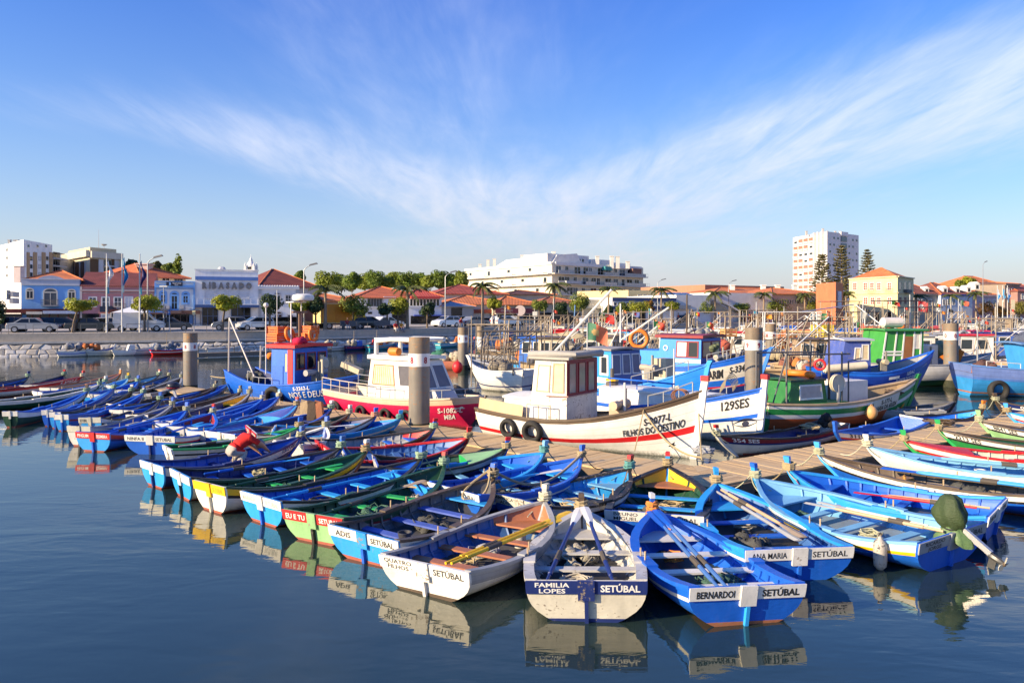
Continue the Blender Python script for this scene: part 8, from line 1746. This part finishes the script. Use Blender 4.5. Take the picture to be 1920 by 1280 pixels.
# boats moored along the stone wall
for i,(px,off,L,h,b,lab,cb,dirn) in enumerate((
 (110,-3.2,3.4,'W','B','white speedboat with violet blue engine well by the stone wall',None,0),(150,-2.6,3.2,(.10,.14,.42),'W','dark blue dinghy under a grey tarpaulin by the stone wall',None,0),(165,-2.8,3.2,'I','E','bare grey wooden dinghy by the stone wall',None,0),(214,-3.0,3.8,'W','W','white motorboat with small windscreen by the stone wall','W',0),(250,-2.8,3.2,'E','I','pale grey dinghy behind the white motorboat',None,0),
 (286,-3.6,4.6,'R','W','bright red boat with blue inside by the stone wall',None,0),(368,-3.0,3.2,'W','E','white rowing skiff right of the left pile',None,0),(390,-3.0,3.6,'W','W','white dinghy with raised bow by the stone wall',None,0),
 (606,-4.5,4.2,'W','K','white motor boat with cream gear by the far slim pile',None,0),(648,-4.5,4.2,'N','R','navy and red boat heaped with gear by the wall','B',0),(690,-5,4.6,TQ,'O','turquoise boat with red bottom by the wall',None,0),(745,-4.8,4.6,(.03,.22,.65),'W','blue boat partly hidden by the cabin roof',None,0),
 (822,-5.5,4.6,TQ,'W','pale turquoise and white launch near the timber pile',None,0),(850,-4.5,5,'W','R','white launch bow with red line by the timber pile',None,0))):
    p,a,s=QSf(px,off); T,Q=fboat(lab,p,Vector(p)+Vector((math.cos(a+.25),math.sin(a+.25)))*L,L*.36,.62,.55,.95,[(.2,h),(.3,b),(1,h)],'W','L' if 'blue inside' in lab else 'E',b if i%2 else None,group='small boats along the stone quay wall',rake=.5,cat='boat',name='small_boat',caps=False,bul=.3,wear=.25)
    if cb: Cab(T,L*.3,L*.5,L*.26,.4,1.15,cb,tx0=.25,roofm=None)
    q=random.Random(i)
    if i>=8 or i in (0,1,5): 
        m=MB(); [m.ball((L*q.uniform(.1,.6),q.uniform(-.3,.3),.7+q.uniform(0,.4)),q.uniform(.2,.42),7,5,jit=.2) for k in range(6)]; col=q.choice([(.5,.45,.36),(.6,.18,.05),(.12,.25,.2),(.28,.28,.3)]); m.build('gear_heap',paint(col,.9,.7,.8,2),T,70)
    if i in (5,9,10): pole(T,'mast',(L*.3,0,.5),(L*.3,0,2.4),.04,RIG)
# floating walkway and orange boom by the wall
p,a,_=QSf(500,-9); T=thing('walkway','dark floating walkway with rails beyond the royal blue boat','walkway',(p.x,p.y,0),a); mb=MB(); mb.b2((-7,-.6,.1),(7,.6,.5)); mb.build('deck',paint((.2,.16,.12),.8,.4),T); stand(T,[(x,-.55,.5) for x in (-7,-3.5,0,3.5,7)],.7,RIGD,r=.04)
p=PY(822,60,.25); T=thing('floating_boom','orange floating pipe boom beside the numbered pile','float',p,.1); mb=MB(); mb.tube([(-2.6,0,0),(1.6,0,0)],.42,10); mb.build('pipe',paint((.55,.18,.09),.6,.5),T,40); mb=MB(); mb.tube([(1.6,0,0),(1.9,0,0)],.43,10); mb.build('end_cap',paint((.1,.09,.08)),T)
netpile(PY(828,62,.6),1.1,(.03,.16,.11),'dark green net mound by the numbered pile',.8,10,41); netpile(PY(852,61,.5),1.2,(.55,.48,.36),'cream and orange net mound left of the numbered pile',.7,11,42); netpile(PY(806,64,.5),.9,(.35,.25,.16),'brown net mound behind the big pile',.6,8,43)
pt2=thing('work_raft','low timber raft carrying net mounds by the numbered pile','raft',PY(832,62,.0)); mb=MB(); mb.b2((-3.6,-1.6,.05),(3.2,1.6,.5)); mb.build('deck',paint((.35,.27,.15),.8,.4),pt2)
# crates
CRT=[(1530,60,'Y'),(1545,60,'Y'),(1538,59,'Y'),(1552,61,'Y')]
rr=random.Random(4); lv=['bottom','second','third','top']
for j,(px,cn) in enumerate(((1533,'left'),(1549,'right'))):
    for k in range(4):
        crate(PY(px,60-.3*j,1.75+.44*k),rr.uniform(-.15,.15),(.80,.58,.03),f'yellow fish crate, {lv[k]} of the {cn} stack in the inner harbour','yellow fish crates',(.66*1.25,.7,.46))
for px,Y,z,lab in ((1515,58,1.9,'loose yellow crate tipped left of the two stacks'),(1570,57,1.6,'yellow crate low to the right of the two stacks')): crate(PY(px,Y,z),.4,(.78,.52,.03),lab,'yellow fish crates')
for px,Y,z,c,lab in ((1480,68,2.3,'O','orange crate behind the brown pile'),(1425,64,2.2,'O','orange box by the pale capped pile'),(1366,61,2.6,(.62,.30,.10),'orange basket left of the piles'),(1385,44,1.2,(.45,.17,.09),'red brown crate beside the brown pile')): crate(PY(px,Y,z),.2,c,lab,None,(1.0,.8,.6))
# buoy heaps and floats
for i,(px,Y,z,c,lab) in enumerate(((1662,80,2.4,(.72,.20,.05),'heap of orange floats left of the trellis mast'),(1700,72,2.6,(.72,.16,.05),'heap of orange floats above the pale blue boat'),(1718,78,2.7,(.66,.10,.04),'red float heap right of the trellis mast'),(1745,70,2.2,(.70,.22,.06),'orange net bundle beside the pale pile'),(1780,88,2.6,(.7,.24,.08),'orange bundle behind the crimson cabin'),(1838,86,2.4,(.6,.4,.25),'tan float heap below the tall lamp'),(1230,84,2.4,(.60,.58,.52),'heap of pale floats behind the light blue cabin'),(1172,90,2.6,(.62,.58,.5),'cream net heap behind the bright flag'),(1305,72,2.9,(.5,.48,.42),'grey gear heap behind the crimson wheelhouse'),(1345,60,2.2,(.6,.14,.08),'red gear heap right of the crimson wheelhouse'),(990,66,1.9,(.42,.34,.22),'brown gear heap below the red lattice boat'),(1065,64,2.0,(.40,.36,.28),'grey brown gear heap by the tan awning'),(1600,82,2.5,(.6,.5,.35),'tan gear heap behind the violet wheelhouse'),(1635,72,3.2,(.55,.2,.1),'rust red gear heap on the canopy boat'),(1480,84,2.3,(.5,.44,.34),'cream gear heap behind the brown piles'))):
    netpile(PY(px,Y,z-1.0),1.5,c,lab,.8,12,60+i,'fishing gear')
buoy(PY(858,46,1.2),.33,'R','big red buoy at the bow of the white launch'); buoy(PY(1690,60,3.4),.3,'O','round orange float on a mast'); buoy(PY(1535,66,4.0),.38,'I','pale round float above the yellow crates')
ring(PY(1806,60,2.6),.45,(.2,-1,0),'small ring hanging on the violet blue boat','E')
# masts, booms and trellis frames standing over the boats
def frame(px,Y,w,h,label,mat=RIG,z0=1.0,d=1.6):
    T=thing('net_frame',label,'net frame',PY(px,Y,0),rr.uniform(-.4,.4),'pole frames over the boats'); z1=z0+h
    for x in (-w/2,w/2):
        for y in (-d/2,d/2): mb=MB(); mb.tube([(x*1.1,y,z0-.6),(x,y,z1)],.045,4); mb.build('leg',mat,T)
    for k,y in enumerate((-d/2,d/2)): mb=MB(); mb.tube([(-w*.6,y,z1),(w*.6,y,z1)],.04,4); mb.build('top_rail',mat,T); mb=MB(); mb.tube([(-w/2,y,z0+.3),(w/2,y,z1)],.03,4); mb.build('brace',mat,T)
    mb=MB(); mb.tube([(-w/2,-d/2,z0+h*.55),(w/2,-d/2,z0+h*.55)],.03,4); mb.build('mid_rail',mat,T)
for a in ((985,60,3.0,3.0,'brown pole frame under the tan awning',RIG),(960,47,3.4,2.4,'dark pipe frame behind the white boat stern',RIGD),(1105,64,2.4,3.2,'pole frame left of the blue wheelhouse',RIG),(1200,70,3,3.6,'tangled pole frame behind the life ring',RIG),(1270,80,3.2,3.8,'pole frame behind the crimson roof',RIGD),(1330,74,3.0,3.6,'leaning pole frame right of the crimson roof',RIG),(1480,56,3.6,3.6,'tall cream pole frame right of the brown pile',METW),(1530,52,3.4,3.0,'dark gantry frame left of the violet wheelhouse',RIGD),(1575,70,3.0,4.6,'high pole frame behind the violet wheelhouse',RIG),(1690,66,4.2,4.6,'dark trellis mast beside the orange floats',RIGD),(1720,62,3.0,4.0,'second dark trellis right of the orange floats',RIGD),(1770,84,3.2,3.6,'pole frame behind the pale pile',RIG),(1840,64,3.8,3.0,'pole frame near the right edge',RIG),(1420,78,3.0,3.8,'pole frame behind the brown pile',RIG),(1625,92,3.4,4.2,'pole frame below the cream villa',RIG),(1160,100,3.2,3.4,'white railing frame in the centre distance',METW),(1040,90,3.0,3.2,'pole frame behind the tan awning',RIG),(915,60,2.6,2.6,'low pole frame right of the numbered pile',RIG),(1000,74,3,3.2,'pole frame below the red lattice boat',RIG),(1130,80,2.6,3.4,'pole frame below the bright flag',RIG),(1225,62,2.6,3.0,'pole frame beside the large life ring',RIG),(1390,68,2.8,3.2,'pole frame left of the brown pile',RIG),(1447,66,3,3.4,'pole frame between the brown piles',RIG),(1560,60,2.8,3.2,'pole frame beside the yellow crates',RIG),(1608,68,3,3.6,'pole frame left of the bright green roof',RIGD),(1750,74,3,3.6,'pole frame left of the pale pile',RIG),(1868,72,3,3.0,'pole frame under the slender mast at right',RIG)): frame(*a)
def bare_mast(px,Y,pyt,label,mat=METW,lean=0.,r=.05,z0=.8):
    h=Z(pyt,Y); T=tag(bpy.data.objects.new('m',None),label,'mast'); bpy.data.objects.remove(T); p=PY(px,Y,z0); mb=MB(); mb.tube([(0,0,0),(lean,0,h-z0)],[r,r*.6],6); o=mb.build('mast',mat,None,40); o.location=p; tag(o,label,'mast','bare masts over the boats')
for a in ((1073,66,572,'blue mast with dark tip left of the big faded flag',paint((.05,.20,.45),.5,.3),.25,.09),(1112,80,570,'thin mast between palms in the centre',METW,0,.05),(1128,92,566,'second thin mast in the centre',METW,0,.05),(1038,78,560,'thin mast before the leafy tree in the centre',METW,0,.05),(1002,96,578,'short pale mast in the centre left',METW,0,.05),(1302,58,596,'dark mast above the crimson wheelhouse',RIGD,0,.07),(1418,70,566,'thin mast before the long warehouse',METW,0,.05),(1508,62,592,'thin mast left of the yellow crates',RIG,0,.05),(1537,52,590,'brown mast of the green boat crowd',RIG,.1,.06),(1600,75,568,'pale mast under the cream villa',METW,0,.06),(1618,78,566,'paired pale mast under the cream villa',METW,0,.06),(1640,86,570,'third pale mast under the cream villa',METW,0,.06),(1706,66,552,'pale mast right of the cream villa',METW,0,.06),(1768,58,562,'black mast leaning beside the pale pile',RIGD,.3,.06),(1783,95,556,'slender mast before the pale blue house',METW,0,.05),(1797,90,560,'second slender mast before the pale blue house',METW,0,.05),(1866,78,575,'slender mast left of the three flagpoles',METW,0,.05),(1230,76,600,'thin mast behind the life ring',METW,0,.04),(1257,90,580,'thin mast under the lamp post',METW,0,.05),(1350,84,585,'thin mast before the white wall',METW,0,.05),(1386,90,580,'thin mast below the podded tree',METW,0,.05),(1470,82,575,'thin mast below the slit windows',METW,0,.05),(1660,62,600,'thin pole over the green wheelhouse',RIG,0,.04),(1812,72,590,'rusty pole near the right edge',RIG,0,.05),(982,58,600,'dark pole left of the tan awning',RIGD,0,.06),(882,32,742,'tan pole at the bow of the crimson boat',RIG,0,.06),(884,38,592,'tall thin pole rising left of the white boat stern',RIG,0,.04)):
    bare_mast(*a)
for a,b,lab in ((PY(1500,56,Z(585,56)),PY(1600,62,Z(571,62)),'long pale boom above the yellow crates'),(PY(1605,62,Z(572,62)),PY(1660,58,Z(615,58)),'boom sloping right from the paired masts'),(PY(1510,54,Z(592,54)),PY(1575,52,Z(640,52)),'boom sloping down to the violet wheelhouse'),(PY(1198,46,Z(640,46)),PY(1232,44,Z(612,44)),'short pale boom beside the life ring'),(PY(1300,58,Z(595,58)),PY(1345,60,Z(625,60)),'tan boom by the small flag right of the crimson roof')):
    T=mb=MB(); mb.tube([(0,0,0),tuple(b-a)],.05,5); o=mb.build('boom',METW,None,40); o.location=a; tag(o,lab,'boom')
# flags
def fpx(x0,x1,y0,y1,Y,label,fade=0.,seed=0,zb=1.2,cols=None,droop=.25):
    s=Y/F; p=PY(x0,Y,zb); zt=Z(y0,Y); pflag(p,zt-zb,(x1-x0)*s,(y1-y0)*s*.8,label,fade,seed,cols,droop)
fpx(1101,1143,605,645,30.5,'big faded green and orange flag with pale emblem flying over the white boat',.9,1,1.2,droop=.30)
fpx(1122,1154,587,607,72,'bright green and red flag behind the big faded one',0,2); fpx(1225,1248,602,620,56,'green and orange flag above the large life ring',.35,3,3.0); fpx(1540,1566,587,602,62,'faded green and red flag above the yellow crates',.6,4); fpx(1672,1688,564,573,95,'small green and red flag before the cream villa',.1,5); fpx(1802,1817,563,575,88,'small green and orange flag before the lilac house',.7,6)
fpx(1303,1313,585,594,66,'tiny green and red flag above the crimson wheelhouse',.1,7); fpx(1324,1340,603,617,58,'small drooping green and orange flag right of the crimson roof',.5,8); fpx(1606,1622,604,616,66,'small green and red flag by the orange red canopy',.4,9); fpx(1756,1764,569,577,96,'tiny green and red flag left of the slender masts',.2,14)
fpx(1721,1741,564,588,72,'red flag with white patches beside the trellis mast',0,10,1.2,((.62,.03,.04),(.72,.10,.10),(.75,.72,.7))); fpx(1216,1224,578,592,80,'small turquoise pennant left of the lamp post',0,11,1.2,((.12,.5,.48),(.7,.7,.68)))
fpx(1413,1422,583,590,70,'turquoise cloth streamer before the red doors',0,12,1.2,((.08,.42,.62),(.08,.42,.62))); fpx(1432,1448,587,598,66,'orange cloth streamer behind the piles',0,13,1.2,((.75,.30,.03),(.75,.30,.03))); fpx(1520,1535,588,600,60,'light blue cloth on a pole left of the yellow crates',0,15,1.2,((.25,.5,.75),(.4,.6,.8))); fpx(1587,1596,586,596,66,'brown orange cloth on a pole',0,16,1.2,((.5,.25,.06),(.5,.25,.06))); fpx(1186,1200,583,596,84,'white blue and red flag left of the small trees',0,17,1.2,((.65,.65,.68),(.10,.14,.45),(.6,.05,.08))); fpx(1614,1628,584,600,60,'white cloth streamer hanging from the boom',0,18,1.2,((.75,.74,.7),(.75,.74,.7)))
# ------------------------------------------------------------------ people
def skin_mesh(name,verts,edges,rad,mat,par,sub=1):
    me=bpy.data.meshes.new(name); me.from_pydata([tuple(v) for v in verts],edges,[]); o=bpy.data.objects.new(name,me); C.objects.link(o)
    md=o.modifiers.new('skin','SKIN'); md.use_smooth_shade=True
    for i,r in enumerate(rad): sv=me.skin_vertices[0].data[i]; sv.radius=(r,r) if not isinstance(r,tuple) else r; sv.use_root=(i==0)
    o.modifiers.new('sub','SUBSURF').levels=sub; o.modifiers['sub'].render_levels=sub
    dg=bpy.context.evaluated_depsgraph_get(); nm=bpy.data.meshes.new_from_object(o.evaluated_get(dg)); o.modifiers.clear(); o.data=nm; bpy.data.meshes.remove(me); nm.materials.clear()
    for m in (mat if isinstance(mat,list) else [mat]): nm.materials.append(m)
    o.parent=par; return o
SKINM=paint((.48,.24,.14),.55,.1,.05); HAIRM=flat((.03,.022,.018),.8)
def colorize(o,fn):
    for p in o.data.polygons: p.material_index=fn(p.center)
def person(label,base,rz,sc,shirt,trous,pose='stand',group=None):
    T=thing('person',label,'person',base,rz,group); T.scale=(sc,sc,sc)
    if pose=='stand': J=dict(pel=(0,0,.95),ch=(0,0,1.32),nk=(0,0,1.48),hd=(.02,0,1.62),kn=[(.02,.1,.50),(.05,-.1,.50)],ft=[(0,.11,.06),(.03,-.11,.06)],toe=[(.14,.12,.03),(.17,-.12,.03)],el=[(-.02,.26,1.14),(-.02,-.26,1.14)],ha=[(.10,.25,.90),(.12,-.24,.92)])
    elif pose=='sit': J=dict(pel=(0,0,.50),ch=(.08,0,.88),nk=(.12,0,1.04),hd=(.17,0,1.18),kn=[(.44,.12,.50),(.44,-.12,.50)],ft=[(.46,.12,.07),(.42,-.12,.07)],toe=[(.60,.13,.04),(.56,-.13,.04)],el=[(.12,.26,.72),(.12,-.26,.72)],ha=[(.38,.15,.62),(.38,-.15,.62)])
    else: J=dict(pel=(-.06,0,.46),ch=(.30,0,.66),nk=(.43,0,.62),hd=(.56,0,.54),kn=[(.26,.17,.40),(.24,-.17,.38)],ft=[(-.02,.14,.06),(-.05,-.14,.06)],toe=[(.12,.15,.03),(.10,-.15,.03)],el=[(.48,.28,.50),(.54,-.27,.54)],ha=[(.66,.18,.30),(.74,-.18,.36)])
    v=[J['pel'],J['ch'],J['nk'],J['hd']]; e=[(0,1),(1,2),(2,3)]; r=[(.15,.12),(.18,.12),.06,.07]
    for s in (0,1):
        sg=1 if s==0 else -1; b=len(v); hip=Vector(J['pel'])+Vector((0,.09*sg,-.05)); v+=[hip,J['kn'][s],J['ft'][s],J['toe'][s]]; e+=[(0,b),(b,b+1),(b+1,b+2),(b+2,b+3)]; r+=[.10,.068,.05,.04]
        b=len(v); sh=Vector(J['ch'])+Vector((0,.19*sg,.05)); el=Vector(J['el'][s]); ha=Vector(J['ha'][s]); v+=[sh,el,ha]; e+=[(1,b),(b,b+1),(b+1,b+2)]; r+=[.075,.05,.034]
        d=(ha-el).normalized(); side=d.cross(Vector((0,0,1)) if abs(d.z)<.9 else Vector((1,0,0))).normalized(); pw=ha+d*.055; b2=len(v); v.append(pw); e.append((b+2,b2)); r.append((.036,.018))
        for k in range(4): o_=(k-1.5)*.02; L_=(.055,.072,.068,.05)[k]; n=len(v); v+=[pw+side*o_+d*.045,pw+side*o_*1.1+d*(.045+L_*.6)-Vector((0,0,.012)),pw+side*o_*1.15+d*(.045+L_)-Vector((0,0,.03))]; e+=[(b2,n),(n,n+1),(n+1,n+2)]; r+=[.0095,.0085,.007]
        n=len(v); v+=[ha+side*.035+d*.03,ha+side*.055+d*.065]; e+=[(b+2,n),(n,n+1)]; r+=[.012,.009]
    if pose=='bend': r=[tuple(c*1.28 for c in q) if isinstance(q,tuple) and q[0]>.1 else (q*1.25 if isinstance(q,float) and q>.045 else q) for q in r]
    body=skin_mesh('body',v,e,r,[SKINM,paint(shirt,.85,.1,.2),paint(trous,.85,.2,.2),flat((.05,.04,.035))],T)
    pel,ch,nk=(Vector(J[k]) for k in ('pel','ch','nk')); ax=(ch-pel).normalized()
    els=[Vector(q) for q in J['el']]; has=[Vector(q) for q in J['ha']]; fts=[Vector(q) for q in J['ft']]
    def seg(p,a,b): t=max(0,min(1,(p-a).dot(b-a)/(b-a).length_squared)); return (p-(a+(b-a)*t)).length
    def fn(c):
        c=Vector(c)
        if min((c-f).length for f in fts)<.10 or c.z<.07: return 3
        if min(seg(c,lerp(els[s],has[s],-.0),has[s]+(has[s]-els[s])*.6) for s in (0,1))<.085 and min((c-ch).length,9)>.2: return 0
        t=(c-pel).dot(ax)
        if (c-nk).dot((nk-ch).normalized())>-.01 and seg(c,nk,Vector(J['hd']))<.16: return 0
        if seg(c,pel,ch)<.24 and t>.06: return 1
        if min(seg(c,ch+Vector((0,.19*s,.05)),els[0 if s>0 else 1]) for s in (1,-1))<.1: return 1
        return 2
    colorize(body,fn)
    hd=Vector(J['hd']); up=(hd-nk).normalized(); fw=Vector((1,0,0)) if pose!='bend' else Vector((.55,0,-.83)); fw=(fw-up*fw.dot(up)).normalized(); sd=up.cross(fw)
    c=hd+up*.06; R3=Matrix((fw,sd,up)).transposed()
    mb=MB(); mb.ball((0,0,0),1,14,10); mb.v=[tuple(c+R3@Vector((x*.098*(1.02 if z>0 else .94),y*.076*(1 if z>-.3 else .84),z*.125))) for x,y,z in mb.v]
    for q,sz in (((.105,0,-.01),(.022,.014,.03)),((.088,0,-.055),(.012,.03,.008)),((0,.078,0),(.02,.01,.032)),((0,-.078,0),(.02,.01,.032)),((.088,.032,.022),(.012,.016,.010)),((.088,-.032,.022),(.012,.016,.010))):
        o_=len(mb.v); mb.ball((0,0,0),1,8,5); 
        for i in range(o_,len(mb.v)): x,y,z=mb.v[i]; mb.v[i]=tuple(c+R3@Vector((q[0]+x*sz[0],q[1]+y*sz[1],q[2]+z*sz[2])))
    mb.build('head',SKINM,T,70)
    mb=MB(); mb.ball((0,0,0),1,14,10); mb.v=[tuple(c+R3@Vector((x*.104-.016,y*.083,max(z,.02 if x>.2 else -.45)*.132+.012))) for x,y,z in mb.v]; mb.build('hair',HAIRM if pose!='bend' else flat((.22,.23,.25),.8),T,70)
    return T
# the man bending over in the navy boat
T,Q=w13; L=T['_L']
pm=PY(447,(T.location.y+.0),0); f=.50; b=world(T,(L*f,.0,.10)); person('man in a red shirt and grey trousers bending over inside the navy rowing boat',b,T.rotation_euler[2]-.15,1.24,(.62,.015,.012),(.40,.36,.31),'bend')
for px,off,pose,sh,tr,lab in ((741,.3,'sit',(.5,.02,.02),(.6,.58,.56),'person in red sitting on the quay edge'),(752,.3,'sit',(.65,.28,.03),(.16,.2,.32),'person in orange sitting beside the one in red'),(650,1.3,'sit',(.35,.03,.03),(.6,.58,.55),'person in dark red sitting on the stone bench'),(1272,.6,'stand',(.62,.10,.04),(.06,.08,.18),'person in an orange red top standing on the quay behind the masts'),(925,2.2,'stand',(.65,.64,.62),(.2,.2,.22),'person in white walking past the grey saloon'),(863,.5,'sit',(.55,.02,.02),(.7,.68,.66),'person in red and white sitting near the numbered pile')):
    p,a,_=QSf(px,off); person(lab,(p.x,p.y,ZS-(.45 if off<.4 else 0)*1),a-math.pi/2,1.15,sh,tr,pose,'people on the quay')
# ------------------------------------------------------------------ more gear standing over the inner harbour
GC=((.72,.20,.05,'orange'),(.62,.06,.04,'red'),(.55,.48,.36,'cream'),(.08,.22,.16,'dark green'),(.36,.28,.18,'brown'),(.10,.20,.50,'blue'),(.30,.30,.30,'grey'),(.70,.52,.05,'yellow'))
PLC=('left of the numbered piles','beside the tan awning','under the big faded flag','behind the light blue wheelhouse','beside the large life ring','behind the crimson roof','right of the crimson roof','left of the brown pile','right of the brown pile','below the yellow crates','behind the violet wheelhouse','left of the green wheelhouse','behind the green wheelhouse','beside the trellis masts','left of the pale pile','behind the pale pile','before the pale blue house','near the right edge')
gx=(945,1030,1110,1165,1235,1290,1355,1395,1465,1535,1580,1620,1675,1705,1755,1800,1835,1890); rg=random.Random(21)
for i,(px,pl) in enumerate(zip(gx,PLC)):
    for k,(Y,lw) in enumerate(((rg.uniform(66,76),'nearer'),(rg.uniform(88,104),'farther'))):
        c=GC[(i*3+k*5)%8]; netpile(PY(px+rg.uniform(-8,8),Y,rg.uniform(.9,1.5)),rg.uniform(.9,1.4),c[:3],f'{lw} {c[3]} gear heap {pl}',rg.uniform(.7,1.2),9,100+i*2+k,'fishing gear')
    Y=rg.uniform(64,100); T=thing('marker_poles',f'bundle of marker poles with small flags {pl}','marker poles',PY(px+rg.uniform(-12,12),Y,1.2),0,'bundles of marker poles')
    for j in range(5):
        h=rg.uniform(2.2,4.0); a=rg.uniform(-.25,.25); b=rg.uniform(-.2,.2); mb=MB(); mb.tube([(a*.5,b*.5,0),(a*2.2,b*2,h)],.03,4); mb.build('pole',RIG if j%2 else METW,T)
        if j%2==0:
            cc=rg.choice([(.45,.05,.03),(.03,.03,.03),(.03,.03,.03),(.6,.2,.03)]); mb=MB(); q=Vector((a*2.2,b*2,h)); mb.grid([[q+Vector((u*.4,.08*math.sin(u*6),-v*.26-.16*u)) for v in (0,.5,1)] for u in (0,.33,.66,1)]); mb.build('pennant',flat(cc,.8),T)
    if i%2==0:
        T=thing('rope_line',f'loose line strung between masts {pl}','rope',(0,0,0)); a=PY(px,Y,5.2); b=PY(px+rg.uniform(40,70),Y-6,rg.uniform(3.5,5)); T.location=a; mb=MB(); mb.tube([lerp(a,b,t)-a-Vector((0,0,.5*math.sin(t*math.pi))) for t in [z/8 for z in range(9)]],.025,4); mb.build('line',RIGD,T)
